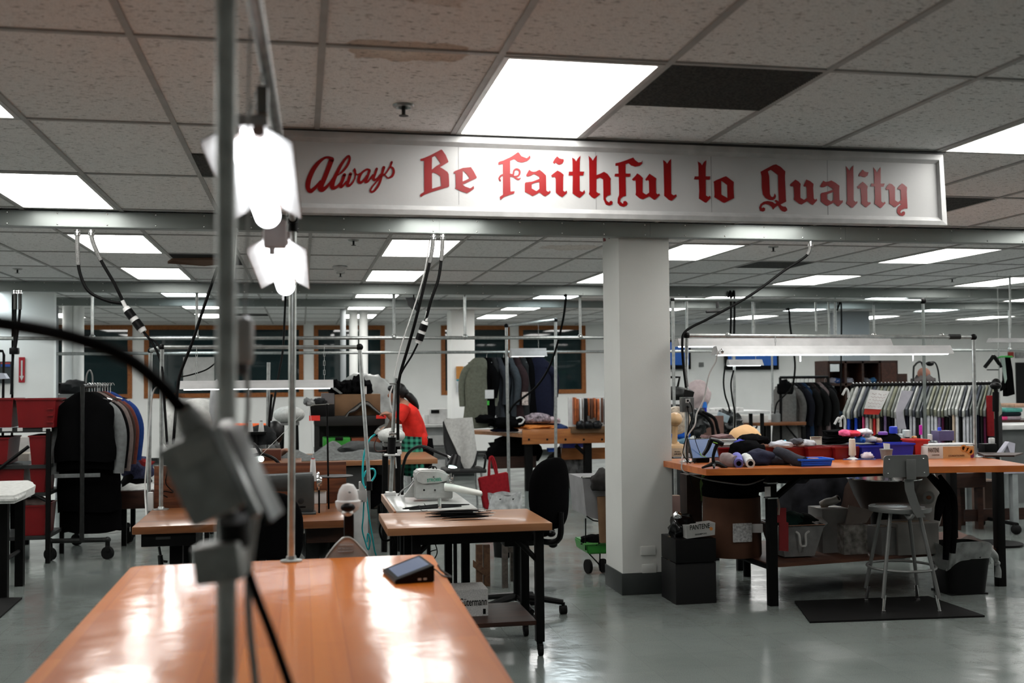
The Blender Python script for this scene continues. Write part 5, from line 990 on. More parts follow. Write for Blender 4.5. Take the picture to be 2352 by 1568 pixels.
part('fringe', MB().sph(hc+V((-.03, 0, .07)), (.07, .082, .045), 12), HAIR, t, sm=80)
def torso(path, w1, d1, n=16, k=5):
    """loft of ellipses: path points with half sizes across y (w1) and along the normal (d1)"""
    def f(u, v):
        i = v*(len(path)-1); j = min(int(i), len(path)-2); q = i-j; c = V(path[j]).lerp(V(path[j+1]), q); tv = (V(path[j+1])-V(path[j])).normalized(); a = 2*PI*u; wy = w1[j]*(1-q)+w1[j+1]*q; dd = d1[j]*(1-q)+d1[j+1]*q; nrm_ = V((0, 1, 0)).cross(tv)
        return c+V((0, 1, 0))*wy*math.cos(a)+nrm_*dd*math.sin(a)*(1+.05*math.sin(a*6+v*5))
    m = MB(); m.surf(f, n, k*(len(path)-1)); return m
REDS = fabm('bright_red_shirt', (.62, .028, .02), .2, 14)
part('shirt', torso([pp_(926, 928), pp_(931, 935), pp_(940, 950), pp_(949, 975), pp_(954, 998), pp_(956, 1007)], [.07, .16, .19, .18, .18, .18], [.05, .075, .115, .125, .13, .13], 22), REDS, t, sm=80)
for s_, (a, b) in ((-1, (7, 8)), (1, (11, 12))): part('sleeve', MB().tube([vs[a]+V((.0, 0, .02)), vs[a].lerp(vs[b], .5), vs[a].lerp(vs[b], .95)], [.07, .068, .06], 12), REDS, t, sm=80)
def plaid():
    m = fabm('green_plaid', (.02, .13, .09)); nt = m.node_tree; n = nt.nodes; l = nt.links; b = n['Principled BSDF']; tc = n.new('ShaderNodeTexCoord'); ck = []
    for ax in ('X', 'Z'):
        w_ = n.new('ShaderNodeTexWave'); w_.wave_type = 'BANDS'; w_.bands_direction = ax; w_.inputs['Scale'].default_value = 5.5; l.new(tc.outputs['Object'], w_.inputs['Vector']); r = n.new('ShaderNodeValToRGB'); e = r.color_ramp.elements; e[0].position = .35; e[0].color = (.004, .018, .016, 1); e[1].position = .6; e[1].color = (.05, .30, .20, 1); l.new(w_.outputs[0], r.inputs[0]); ck.append(r)
    mx = n.new('ShaderNodeMix'); mx.data_type = 'RGBA'; mx.blend_type = 'MIX'; mx.inputs[0].default_value = .5; l.new(ck[0].outputs[0], mx.inputs[6]); l.new(ck[1].outputs[0], mx.inputs[7]); l.new(mx.outputs[2], b.inputs['Base Color']); return m
part('apron', torso([pp_(954, 1001), pp_(952, 1035), pp_(949, 1070), pp_(948, 1090)], [.20, .22, .23, .23], [.135, .155, .155, .15], 24), plaid(), t, sm=80)
q = rect(966, 998, 976, 1030, Yp-.2); part('apron_tail', MB().blob(pp_(973, 1015, -.14), (.045, .06, .10), 3, .15, 3), REDS, t, sm=80)
part('trousers', torso([pp_(962, 1012), V((hipz.x+.03, Yp, .75)), V((hipz.x+.03, Yp, .4)), V((hipz.x+.02, Yp, .08))], [.19, .19, .16, .13], [.15, .15, .10, .08], 22), BLACKF, t, sm=80)
# second person at the long table
t = thing('person', 'person with black hair and grey top sitting at the long table, hand on cloth', 'person', (P(628, 1100, y=11.6).x, 11.75, 0)); Yp = 11.7
b0 = P(612, 1150, y=Yp); hip = V((b0.x, 11.9, .5)); sh = P(617, 1012, y=Yp); hd = P(631, 995, y=Yp)
vs2 = [hip, hip.lerp(sh, .5), sh, sh+V((.05, -.02, .06)), hd, sh+V((-.02, -.17, -.03)), P(632, 1050, y=Yp-.25), P(652, 1036, y=Yp-.4), P(657, 1034, y=Yp-.45), sh+V((-.0, .17, -.03)), P(640, 1052, y=Yp+.1), P(664, 1042, y=Yp-.0), hip+V((.3, -.09, .02)), V((hip.x+.32, 11.8, .05)), V((hip.x+.42, 11.8, .03)), hip+V((.3, .09, .02)), V((hip.x+.32, 12, .05)), V((hip.x+.42, 12, .03))]
skin('body', vs2, [(0, 1), (1, 2), (2, 3), (3, 4), (2, 5), (5, 6), (6, 7), (7, 8), (2, 9), (9, 10), (10, 11), (0, 12), (12, 13), (13, 14), (0, 15), (15, 16), (16, 17)], [.14, .14, .12, .05, .08, .055, .045, .035, .025, .055, .045, .03, .08, .05, .03, .08, .05, .03], SK, t)
part('grey_top', torso([hip, hip.lerp(sh, .5), sh, sh+V((.03, -.01, .05))], [.20, .21, .22, .10], [.15, .15, .13, .08], 18), fabm('grey_top', (.12, .125, .125)), t, sm=80)
part('sleeve', MB().tube([vs2[5], vs2[6], vs2[6].lerp(vs2[7], .7)], [.075, .06, .05], 10), fabm('grey_top', (.1, .1, .1)), t, sm=80)
part('hair', MB().sph(hd+V((.0, 0, .01)), (.10, .10, .125), 14), HAIR, t, sm=80)
hb = vs2[8]; m = MB(); m.sph(hb, (.045, .04, .022), 10)
for k in range(4): m.tube([hb+V((.02, -.03+.02*k, 0)), hb+V((.06, -.033+.022*k, -.004)), hb+V((.085, -.034+.023*k, -.02))], .009, 6)
m.tube([hb+V((0, -.035, 0)), hb+V((.035, -.06, -.005)), hb+V((.055, -.062, -.015))], .010, 6); part('hand', m, SK, t, sm=80)
# air tool post with cyan hose
SZ = .76; t = thing('tool_post', 'galvanised post with black air cylinder and cord at the white machine table', 'post', P(885, 1135, z=SZ)); y = 7.42
base_ = V((P(897, 1136, y=y).x, y, SZ)); part('lower_post', MB().cyl(base_, P(902, 1040, y=y), .014), STEEL, t); part('upper_post', MB().cyl(P(902, 1000, y=y), P(909, 868, y=y), .013), STEEL, t)
part('air_cylinder', MB().cyl(P(899, 1042, y=y-.01), P(900, 1004, y=y-.01), .028), BLACKP, t); part('top_clamp', MB().cyl(P(900, 1004, y=y), P(901, 990, y=y), .018).box(P(902, 996, y=y), (.05, .04, .02), bev=.003), CHROME, t)
q = P(900, 1044, y=y); part('guide_plate', MB().box(q, (.11, .09, .012), bev=.003).box(q+V((.05, -.02, .02)), (.03, .03, .03), bev=.004), WHITEM, t); part('bolt', MB().cyl(P(882, 1046, y=y-.02), P(880, 1040, y=y-.02), .008), CHROME, t)
part('base_clamp', MB().box(base_+V((0, -.0, .01)), (.07, .06, .03), bev=.004), WHITEM, t); part('top_bracket', MB().box(P(905, 881, y=y), (.06, .03, .012), bev=.002), GREYM, t); part('white_strap', MB().tube([P(903, 885, y=y), P(896, 905, y=y), P(897, 930, y=y), P(901, 945, y=y)], .006, 6), WHITEP, t)
part('side_rod', MB().cyl(P(908, 1050, y=y), P(910, 1075, y=y), .005), WHITEP, t)
t = thing('air_hose', 'bright cyan air hose looping down beside the black air cylinder', 'hose', P(850, 1200, y=7.2)); CY = M('cyan_hose', (.02, .42, .45), .3); hz = 7.25
def ph(*a): return [P(x_, y_, y=hz) for x_, y_ in a]
part('hose', MB().tube(ph((862, 997), (852, 1005), (843, 1020), (837, 1040), (834, 1062), (833, 1090), (835, 1112), (838, 1120), (846, 1113), (857, 1100), (862, 1088), (859, 1078), (850, 1077), (840, 1083), (835, 1095)), .0068, 8), CY, t, sm=80)
part('hose', MB().tube(ph((838, 1120), (843, 1150), (848, 1190), (855, 1230), (860, 1262), (864, 1275)), .005, 8), CY, t, sm=80); part('hose', MB().tube(ph((836, 1150), (834, 1190), (832, 1215), (838, 1240), (846, 1262), (850, 1240), (845, 1225), (843, 1245)), .005, 8), CY, t, sm=80)
part('air_fitting', MB().tube(ph((862, 996), (872, 985), (882, 978), (890, 972)), [.012, .016, .012, .006], 10), CHROME, t); part('brown_tube', MB().tube(ph((868, 1000), (860, 1020), (864, 1035), (880, 1035), (888, 1034)), .004, 6), M('brown_tube', (.08, .03, .02), .5), t)
t = thing('control_box', 'white bracket box below the cyan hose loop', 'box', P(828, 1145, y=7.2)); q = rect(815, 1125, 843, 1153, 7.2); part('box_body', MB().bx(q[0], q[1], 7.2, 7.26, q[2], q[3], .003), WHITEM, t); part('gusset', MB().prism([P(825, 1126, y=7.2), P(825, 1107, y=7.2), P(829, 1106, y=7.2), P(841, 1126, y=7.2)], (0, .05, 0)), WHITEM, t); part('screw', MB().sph(P(832, 1150, y=7.197), .003, 6), BLACKP, t); part('mounting_arm', MB().cyl((q[0]+.02, 7.25, q[2]+.02), (.28, 7.25, q[2]+.02), .006), GREYM, t)
# cords from near wireway to the post
t = drop_cord('black cord from the near wireway to the tool post, left of two', P(995, 540, y=7.33), 7.33, [P(993, 570, y=7.33), P(984, 615, y=7.33), P(958, 722, y=7.34), P(938, 795, y=7.38), P(917, 870, y=7.4), P(914, 940, y=7.4), P(914, 1010, y=7.4)], .0105, .17)
t = drop_cord('black cord with black and white plug, right of two over the tool post', P(1017, 540, y=7.33), 7.33, [P(1015, 580, y=7.33), P(1007, 640, y=7.33), P(990, 690, y=7.33), P(977, 738, y=7.34)], .0105, .17); plug(t, P(977, 738, y=7.34), P(960, 788, y=7.36), .026)
part('lower_cord', MB().tube([P(960, 788, y=7.36), P(945, 818, y=7.37), P(925, 850, y=7.38), P(912, 880, y=7.4)], .0065, 8), CORD, t); part('white_band', MB().cyl(P(982, 715, y=7.34), P(978, 737, y=7.34), .0115), WHITEP, t)
cable('thin white conduit slanting down beside the tool post cords', [P(987, 552, y=7.36), P(970, 645, y=7.38), P(921, 796, y=7.42), P(905, 866, y=7.42)], .0045, WHITEP, 'white_cable')
one('hanging_bracket', MB().prism([P(932, 683, y=12.6), P(952, 682, y=12.6), P(962, 700, y=12.6), P(950, 712, y=12.6), P(938, 700, y=12.6)], (0, .06, 0)).tube([P(950, 672, y=12.6), P(950, 690, y=12.6)], .01, 6, smooth=False).lathe(P(957, 703, y=12.55), [(.05, -.01), (.062, 0), (.05, .01), (.045, 0)], 18, ax=(1, -.5, 0)), DARKM, 'dark steel pulley bracket hanging under the middle wireway', 'pulley')
# white machine table and blind-stitch machine
WT = M('white_laminate', (.42, .43, .415), .25, var=.1, scale=4); t = table('machine_table', 'white topped sewing table with black legs carrying the white blind stitch machine', .56, 1.06, 6.52, 7.55, SZ, .03, WT, [(.62, 6.65), (1.0, 6.65), (.62, 7.45), (1.0, 7.45)], BLACKM, lw=.05)
part('wood_edge', MB().bx(.545, .56, 6.52, 7.55, SZ-.05, SZ-.002), BUTCHL, t)
my = 6.98; t = thing('sewing_machine', 'white blind stitch sewing machine with green lettering and long work arm', 'sewing machine', P(990, 1146, y=my)); MW = M('machine_white', (.46, .47, .455), .35, var=.08, scale=40)
q = rect(953, 1103, 1034, 1145, my); m = MB(); m.prism([P(952, 1100, y=my), P(1034, 1100, y=my), P(1040, 1112, y=my), P(1040, 1145, y=my), P(955, 1146, y=my), P(952, 1140, y=my)], (0, .16, 0)); bmesh.ops.bevel(m.bm, geom=m.bm.edges[:], offset=.006, segments=2, affect='EDGES'); part('machine_base', m, MW, t)
m = MB(); m.prism([P(953, 1090, y=my-.01), P(958, 1082, y=my-.01), P(966, 1079, y=my-.01), P(1012, 1080, y=my-.01), P(1028, 1086, y=my-.01), P(1034, 1096, y=my-.01), P(1030, 1106, y=my-.01), P(1012, 1111, y=my-.01), P(970, 1114, y=my-.01), P(957, 1108, y=my-.01)], (0, .17, 0)); bmesh.ops.bevel(m.bm, geom=m.bm.edges[:], offset=.010, segments=3, affect='EDGES'); part('machine_head', m, MW, t, sm=60)
m = MB(); m.text('STROBEL', P(998, 1105, y=my-.0115), (1, 0, .06), (0, 0, 1), .028, P(1015, 1100, y=my).x-P(981, 1100, y=my).x, .0006); part('lettering', m, M('green_letters', (.0, .28, .17), .5), t, sm=0)
for (px, py, rr, mm) in ((974, 1125, .0065, BLACKP), (999, 1125, .006, DARKM), (996, 1095, .006, GREYM)): part('bolt', MB().lathe(P(px, py, y=my-.002 if py > 1110 else my-.012), [(rr, 0), (rr, .003), (0, .003)], 12, ax=(0, -1, 0)), mm, t)
m = MB(); m.prism([P(926, 1142, y=my+.05), P(952, 1142, y=my+.05), P(952, 1106, y=my+.05)], (0, .04, 0)); part('side_bracket', m, MW, t)
def armc(u, v):
    a = 2*PI*u; c = cr_path([P(1022, 1118, y=my-.03), P(1045, 1121, y=my-.07), P(1070, 1126, y=my-.11), P(1095, 1131, y=my-.15), P(1108, 1134, y=my-.17)], 4); i = v*(len(c)-1); j = min(int(i), len(c)-2); q = c[j].lerp(c[j+1], i-j); w_ = .036*(1-.35*v)*(1 if v < .97 else .5); h_ = .026*(1-.35*v)*(1 if v < .97 else .5)
    return q+V((.3, .95, 0))*w_*math.cos(a)+Z3*h_*math.sin(a)
m = MB(); m.surf(armc, 18, 20); part('work_arm', m, M('arm_white', (.66, .67, .63), .3), t, sm=80)
m = MB()
for (px, py, s_) in ((1028, 1112, .018), (1034, 1106, .014), (1038, 1098, .012), (1034, 1118, .02), (1042, 1112, .012), (1030, 1092, .01)): m.box(P(px, py, y=my-.03), (s_, .03, s_), bev=.003)
m.cyl(P(1036, 1086, y=my-.03), P(1038, 1108, y=my-.03), .003).cyl(P(1042, 1090, y=my-.03), P(1040, 1110, y=my-.03), .0025); part('needle_mechanism', m, CHROME, t)
m = MB(); m.tube([P(985, 1076, y=my+.05), P(988, 1071, y=my+.05), P(1000, 1072, y=my+.05), P(1003, 1077, y=my+.05)], .004, 6).sph(P(995, 1074, y=my+.05), .008, 8); part('thread_guide', m, BLACKP, t)
part('oil_cap', MB().lathe(P(974, 1080, y=my+.05), [(.012, 0), (.01, .006), (0, .007)], 12), M('amber_cap', (.5, .2, .03), .4), t)
t = thing('gooseneck_lamp', 'black gooseneck lamp arching over the white sewing machine, lit', 'lamp', P(925, 1135, y=7.3)); part('gooseneck', MB().tube([P(924, 1136, y=7.35), P(924, 1090, y=7.35), P(932, 1050, y=7.3), P(950, 1030, y=7.2), P(972, 1025, y=7.1), P(1000, 1036, y=7.0), P(1030, 1048, y=6.95)], .0105, 10), BLACKP, t)
a, b = P(1048, 1047, y=6.93), P(1041, 1074, y=6.9); lh_ = part('lamp_head', MB().tube([a, a.lerp(b, .5), b], [.030, .040, .048], 16, smooth=False), BLACKP, t); part('neck_joint', MB().cyl(P(1028, 1047, y=6.95), P(1038, 1052, y=6.94), .008), CHROME, t); d_ = (b-a).normalized(); part('lamp_bulb', MB().sph(b-d_*.004, (.034, .034, .006), 12), M('lit_lamp_bulb', (1, 1, 1), emit=14, ecol=(.8, 1, .95)), lh_)
cable('grey cable lying over the white machine table to its side', [P(966, 1079, y=7.1), P(955, 1095, y=7.05), P(943, 1112, y=7.0), P(925, 1125, y=6.95), P(914, 1138, y=6.95)], .005, GREYM, 'grey_cable')
for k, (a, b) in enumerate((((930, 1166), (1078, 1158)), ((940, 1170), (1060, 1162)), ((925, 1168), (1000, 1163)))): one('pattern_strip', MB().tube([P(*a, z=SZ+.004), P((a[0]+b[0])/2, (a[1]+b[1])/2-1, z=SZ+.006), P(*b, z=SZ+.004)], [.003, .012, .003], 6), DGF, 'thin dark fabric strip lying on the white table, %s' % ('longest', 'middle', 'shortest')[k], 'fabric strip')
for k, (a, b, c, d) in enumerate(((962, 1160, 968, 1172), (974, 1156, 982, 1166))): one('pin_hook', MB().tube([P(a, b, z=SZ+.03), P(c, d, z=SZ+.003), P(c+14, d, z=SZ+.003)], .002, 5), BLACKP, 'small black bent hook on the white table, %s' % ('left', 'right')[k], 'hook')
one('bobbin', MB().cyl(P(1010, 1168, z=SZ+.002), P(1010, 1158, z=SZ+.002)+Z3*.03, .012), CHROME, 'small clear bobbin among the strips on the white table', 'bobbin')
# rolling butcher-block table
t = table('rolling_table', 'wooden rolling table on black legs with casters, holding dark strips, shelf below', P(889, 1212, z=.75).x, P(1274, 1203, z=.75).x, 5.84, 6.52, .75, .042, BUTCHL, [(.62, 5.95), (P(1240, 1300, y=5.93).x, 5.95), (.62, 6.42), (P(1205, 1300, y=6.42).x, 6.42)], BLACKM, lw=.048, casters=True)
part('apron_rail', MB().bx(.6, 1.27, 5.93, 5.96, .64, .706), BLACKM, t); part('brace', MB().tube([P(1170, 1222, y=5.95), P(1238, 1290, y=5.95)], .017, 6, smooth=False), BLACKM, t); part('brace', MB().tube([P(1010, 1222, y=5.95), P(940, 1290, y=5.95)], .017, 6, smooth=False), BLACKM, t)
q = P(1230, 1428, y=5.95); part('shelf', MB().bx(.6, P(1231, 1420, y=5.95).x, 5.93, 6.45, q.z-.012, q.z+.012), DKWOOD, t); shz = q.z+.012
rnd = random.Random(4)
for k in range(14):
    c = P(1055+rnd.uniform(-22, 22), 1188+rnd.uniform(-9, 8), z=.75); a = rnd.uniform(-.09, .12); L_ = rnd.uniform(.26, .32); m = MB(); zk = .752+k*.0022
    m.tube([c+V((-L_/2, -L_/2*a, zk-.75)), c+V((-L_*.2, -L_*.1*a+.006, zk-.75+.004)), c+V((L_*.2, L_*.1*a, zk-.75+.003)), c+V((L_/2, L_/2*a, zk-.75))], [.005, .016, .017, .006], 6)
    for v_ in m.bm.verts: v_.co.z = zk+(v_.co.z-zk)*.22
    t2 = thing('fabric_strip', 'black fabric strip in the fanned pile on the rolling table', 'fabric strip', c, 0, 'black strips piled on the rolling table'); part('strip_body', m, BLACKF, t2)
    if k > 6: e = c+V((L_/2, L_/2*a, zk-.75+.003)); part('white_end', MB().box(e, (.03, .012, .003)), PAPER, t2)
# thread carton
q = rect(1046, 1354, 1118, 1405, 6.12); t = thing('thread_carton', 'white thread carton with black lettering on the rolling table shelf', 'box', ((q[0]+q[1])/2, 6.1, shz)); GC = M('dotted_carton', (.50, .50, .49), .75, var=.35, scale=260); x0c, x1c = q[0]-.02, P(1121, 1380, y=6.12).x
part('box_body', MB().bx(x0c, x1c, 6.12, 6.34, shz, q[3]), GC, t, sm=0); part('flap', MB().prism([V((x0c, 6.13, q[3])), V((x1c-.04, 6.13, q[3])), V((x1c-.05, 6.2, q[3]+.022)), V((x0c+.03, 6.2, q[3]+.022))], (0, 0, .002)), GC, t, sm=0)
m = MB(); m.text('Gütermann', (P(1087, 1380, y=6.12).x, 6.1185, (shz+q[3])/2-.014), (1, 0, 0), (0, 0, 1), .062, P(1119, 1380, y=6.12).x-P(1056, 1380, y=6.12).x, .0005); part('lettering', m, BLACKP, t, sm=0); part('spool_mark', MB().bx(x1c-.03, x1c-.014, 6.1185, 6.12, shz+.01, shz+.04), BLACKP, t, sm=0)
part('side_label', MB().bx(x1c, x1c+.001, 6.15, 6.26, shz+.02, shz+.06), GREYM, t, sm=0)
# office chair right
t = thing('office_chair', 'black office chair with tall rounded back behind the rolling table', 'chair', (1.42, 7.0, 0)); office_chair(t, 1.40, 7.0, R(40), .55, .40, .46, .31, P(1238, 1128, y=6.9).z)
for k, a in enumerate(((1266, 1225), (1270, 1250))): part('adjust_knob', MB().sph(P(*a, y=6.85), (.03, .03, .022), 10), BLACKP, t)
# wooden trestle and stool seen below
t = thing('trestle', 'small raw wood trestle under the rolling table behind its legs', 'trestle', (1.35, 8.0, 0)); WD = wood('raw_brown_wood', (.16, .085, .045), (.1, .05, .03), .7); 
for (a, b) in (((1101, 1250), (1101, 1335)), ((1118, 1250), (1118, 1345))): q = P(*b, y=8.0); part('leg', MB().bx(q.x-.024, q.x+.024, 7.98, 8.02, 0, P(*a, y=8.0).z), WD, t)
part('cross_piece', MB().prism([P(1087, 1286, y=7.97), P(1087, 1302, y=7.97), P(1114, 1322, y=7.97), P(1114, 1305, y=7.97)], (0, .02, 0)), WD, t); part('trestle_top', MB().bx(P(1095, 1250, y=8).x, P(1125, 1250, y=8).x+.3, 7.96, 8.1, .40, .43), WD, t)
q = P(1110, 1350, z=0)
t = thing('wooden_stool', 'grey brown wooden stool legs seen through the rolling table', 'stool', (P(1165, 1350, y=8.0).x, 8.0, 0)); WG = wood('grey_wood', (.13, .11, .095), (.08, .07, .06), .7)
for px, y in ((1160, 7.9), (1178, 8.15)): x = P(px, 1340, y=y).x; part('leg', MB().bx(x-.02, x+.02, y-.02, y+.02, 0, .45), WG, t)
x = P(1160, 1340, y=7.9).x; part('seat', MB().bx(x-.05, x+.3, 7.85, 8.2, .45, .48, .005), WG, t); part('stretcher', MB().bx(x, x+.2, 7.95, 7.97, .25, .29), WG, t)
t = thing('metal_stool', 'black steel stool legs under the left end of the rolling table', 'stool', (P(1030, 1300, y=8).x, 8.0, 0))
for px, y in ((1030, 7.7), (1046, 7.9), (985, 7.8)): x = P(px, 1330, y=y).x; part('leg', MB().cyl((x, y, 0), (x, y, .5), .014), BLACKM, t)
x = P(1015, 1330, y=7.8).x; part('seat', MB().bx(x-.16, x+.16, 7.62, 7.98, .5, .53, .01), BLACKM, t)
cable('coiled black cords hanging under the white table', [P(880, 1190, y=6.9), P(872, 1215, y=6.9), P(880, 1240, y=6.9), P(900, 1235, y=6.9), P(892, 1205, y=6.9), P(905, 1240, y=6.9), P(900, 1262, y=6.9)], .007)
cable('black looped wire under the rolling table', [P(990, 1235, y=6.9), P(1000, 1250, y=6.9), P(1004, 1270, y=6.9), P(994, 1285, y=6.9), P(988, 1268, y=6.9), P(1002, 1262, y=6.9)], .0035)
# chair with towel
t = thing('visitor_chair', 'dark grey chair with a pale grey towel over its tall back', 'chair', (P(1058, 1080, y=13).x, 13, 0)); y = 13; cx = P(1056, 1030, y=y).x
m = MB(); m.prism([P(1018, 966, y=y), P(1024, 961, y=y), P(1080, 961, y=y), P(1087, 967, y=y), P(1097, 1050, y=y), P(1094, 1072, y=y), P(1045, 1080, y=y), P(1032, 1068, y=y), P(1020, 1020, y=y)], (0, .07, 0)); bmesh.ops.bevel(m.bm, geom=m.bm.edges[:], offset=.015, segments=2, affect='EDGES'); part('backrest', m, M('chair_dark_grey', (.05, .053, .055), .6), t); part('seat', MB().bx(cx-.2, cx+.3, 12.8, 13.3, .42, .47, .02), DARKM, t)
for sx_ in (-.18, .26):
    for sy_ in (12.82, 13.28): part('leg', MB().cyl((cx+sx_, sy_, 0), (cx+sx_*.9, sy_, .43), .014), STEEL, t)
part('armrest', MB().tube([(cx+.27, 12.85, .43), (cx+.29, 12.85, .62), (cx+.27, 13.2, .62)], .014, 6), BLACKP, t)
def tw(u, v): a = P(1020+u*64, 959+(v*116)*(1-.45*(1-u)**2) if v > .06 else 959+v*6, y=y-.02-.03*math.sin(u*7)*v*.3); return a
m = MB(); m.surf(lambda u, v: P((1019+36*v**1.2)*(1-u)+(1084+11*v)*u, 958+4*(1-u)+v*(62+56*math.sin(PI*(u*.8+.12))**.8), y=y-.03-.015*math.sin(u*9+v*3)), 20, 16, .012); one('towel', m, WHF, 'pale grey towel hanging over the tall chair back', 'towel', sm=70)
# white counter with machine at the back
x0, x1, z0, z1 = rect(952, 975, 1030, 1098, 16.2); t = thing('wall_counter', 'white counter with grey front behind the red shirt', 'counter', ((x0+x1)/2, 16.5, 0)); part('counter_top', MB().bx(x0-.2, x1+.1, 16.2, 16.85, z1-.04, z1, .005), WHITEM, t); part('counter_body', MB().bx(x0-.1, x1, 16.3, 16.85, 0, z1-.04), M('light_grey_panel', (.3, .31, .31), .6), t)
for k in range(3): q = rect(965, 1000+k*28, 1022, 1022+k*28, 16.29); part('counter_shelf', MB().bx(q[0], q[1], 16.27, 16.3, q[2], q[3]), (WHITEM, GREYM, WHITEM)[k], t)
x0, x1, zz0, zz1 = rect(985, 938, 1028, 974, 16.4); t = thing('white_machine', 'white tabletop machine with dark display on the white counter', 'machine', ((x0+x1)/2, 16.5, z1)); part('machine_body', MB().bx(x0, x1, 16.4, 16.65, z1, zz1, .02), WHITEP, t); q = rect(990, 941, 1009, 949, 16.39); part('display', MB().bx(q[0], q[1], 16.385, 16.4, q[2], q[3]), BLACKP, t); q = rect(975, 952, 985, 974, 16.4); part('machine_foot', MB().bx(q[0], q[1], 16.42, 16.6, z1, q[3], .01), WHITEP, t)
# orange bench with clothes rail
yb = 14.5; bz = P(1300, 986, y=yb).z; x0, x1 = P(1200, 1000, y=yb).x, P(1440, 1000, y=yb).x
t = thing('long_workbench', 'orange wooden workbench with bolted front board, left of the pillar', 'workbench', ((x0+x1)/2, yb+.6, 0)); q = rect(1200, 984, 1440, 1018, yb); part('front_board', MB().bx(q[0], q[1], yb, yb+.03, q[2], q[3], .004), ORW, t); xl = P(1092, 985, y=15.6).x
zl = P(1120, 988, y=yb+.3).z; part('tabletop', MB().prism([V((x0-.0, yb+.03, bz-.05)), V((x1, yb+.03, bz-.05)), V((x1, yb+1.5, bz-.05)), V((xl-.3, yb+1.5, bz-.05)), V((P(1118, 995, y=yb+.9).x, yb+.9, bz-.05))], (0, 0, -.05)), BUTCHL, t)
m = MB()
for k in range(5): m.sph(P(1215+k*42, 1009, y=yb-.003), (.016, .006, .016), 6)
part('bolt', m, BLACKM, t)
for px in (1216, 1352): x = P(px, 1050, y=yb+.05).x; part('leg', MB().bx(x-.05, x+.05, yb+.06, yb+.16, 0, bz-.1), BLACKM, t)
part('brace', MB().tube([P(1322, 1022, y=yb+.1), P(1352, 1050, y=yb+.1)], .03, 6, smooth=False), BLACKM, t)
q = rect(1290, 1028, 1440, 1054, yb+.5); part('lower_board', MB().bx(q[0], q[1], yb+.5, yb+.55, q[2], q[3]), ORW, t); q = rect(1128, 1048, 1232, 1075, yb+.4); part('lower_board', MB().bx(q[0], q[1], yb+.4, yb+.45, q[2], q[3]), DKWOOD, t)
q = rect(1089, 962, 1160, 979, 15.9); part('back_board', MB().bx(q[0], q[1], 15.9, 15.95, q[2], q[3]), ORW, t)
carton('small bright blue box under the orange workbench, left', *rect(1256, 1028, 1275, 1036, yb+.4)[:2], yb+.3, yb+.4, *rect(1256, 1028, 1275, 1036, yb+.4)[2:], M('blue_glow_plastic', (.03, .12, .6), .4))
carton('flat blue box on the lower board of the orange workbench', *rect(1292, 1019, 1345, 1028, yb+.52)[:2], yb+.5, yb+.7, *rect(1292, 1019, 1345, 1028, yb+.5)[2:], M('blue_violet_plastic', (.06, .07, .4), .4))
for k, (px, py, rr, mm, lb) in enumerate(((1115, 965, (.14, .2, .08), BLACKF, 'black clothing heap at the left end of the orange workbench'), (1130, 975, (.08, .1, .05), WHF, 'small white frilly piece on the black heap'), (1165, 975, (.25, .25, .10), BLACKF, 'long black garment heap with white hanger on the workbench'), (1160, 985, (.2, .15, .04), NAVY, 'navy cloth below the black heap on the workbench'), (1235, 965, (.2, .15, .09), fabm('speckled_cloth', (.25, .2, .22), .8), 'speckled white and dark cloth on the workbench'), (1262, 966, (.15, .12, .07), fabm('pinkish_light', (.45, .35, .37)), 'pale pink cloth by the clothes rail pole'), (1230, 978, (.3, .2, .04), fabm('orange_cloth', (.55, .18, .04)), 'bright orange folded cloth on the workbench'), (1280, 984, (.16, .15, .07), fabm('steel_blue', (.02, .04, .12)), 'dark blue folded cloth right on the workbench'))):
    pile(lb, P(px, py+6, y=yb+.4+.1*(k % 2)), rr, mm, 60+k)
one('white_hanger', MB().tube([P(1185, 974, y=yb+.2), P(1198, 972, y=yb+.2), P(1203, 963, y=yb+.2), P(1195, 958, y=yb+.2), P(1186, 961, y=yb+.2)], .012, 8), WHITEP, 'white curved hanger end on the black garment heap', 'hanger')
q = P(1137, 960, y=yb+.5); t = thing('white_ornament', 'small white frilly bundle standing at the left of the workbench', 'bundle', q); part('frill', MB().blob(q-Z3*.02, (.09, .08, .10), 3, .4, 3), WHF, t)
# copper scissors/cones rack
yr = 14.4; t = thing('thread_rack', 'rack of shiny copper and brown hanging pieces beside the pillar', 'rack', P(1350, 984, y=yr)); q = rect(1314, 912, 1420, 980, yr); part('back_panel', MB().bx(q[0], q[1], yr+.2, yr+.23, q[2], q[3]), WHITEM, t); rnd = random.Random(2)
COP = M('copper_piece', (.50, .14, .05), .3, .5, var=.5, scale=12); BRN = M('brown_piece', (.15, .06, .03), .5)
for k in range(15):
    px = 1318+k*6.6; h_ = rnd.uniform(40, 62); w_ = rnd.uniform(3, 5.5); a = rect(px, 914+rnd.uniform(-2, 3), px+w_, 914+h_, yr+.05); part('hanging_piece', MB().bx(a[0], a[1], yr+rnd.uniform(0, .12), yr+.14, a[2], a[3], .01), (COP, COP, WHITEM, BRN, BLACKP, COP, BRN)[k % 7], t)
for k, px in enumerate((1334, 1352, 1372)): pile('small black pot below the copper pieces, %s from the left' % ORD[k], P(px, 984, y=yr-.02), (.07, .06, .07), BLACKP, 70+k, 'small_pot', 'pot')
part('rack_base', MB().bx(q[0], q[1], yr+.02, yr+.23, bz-.05, q[2], .003), BROWNB, t)
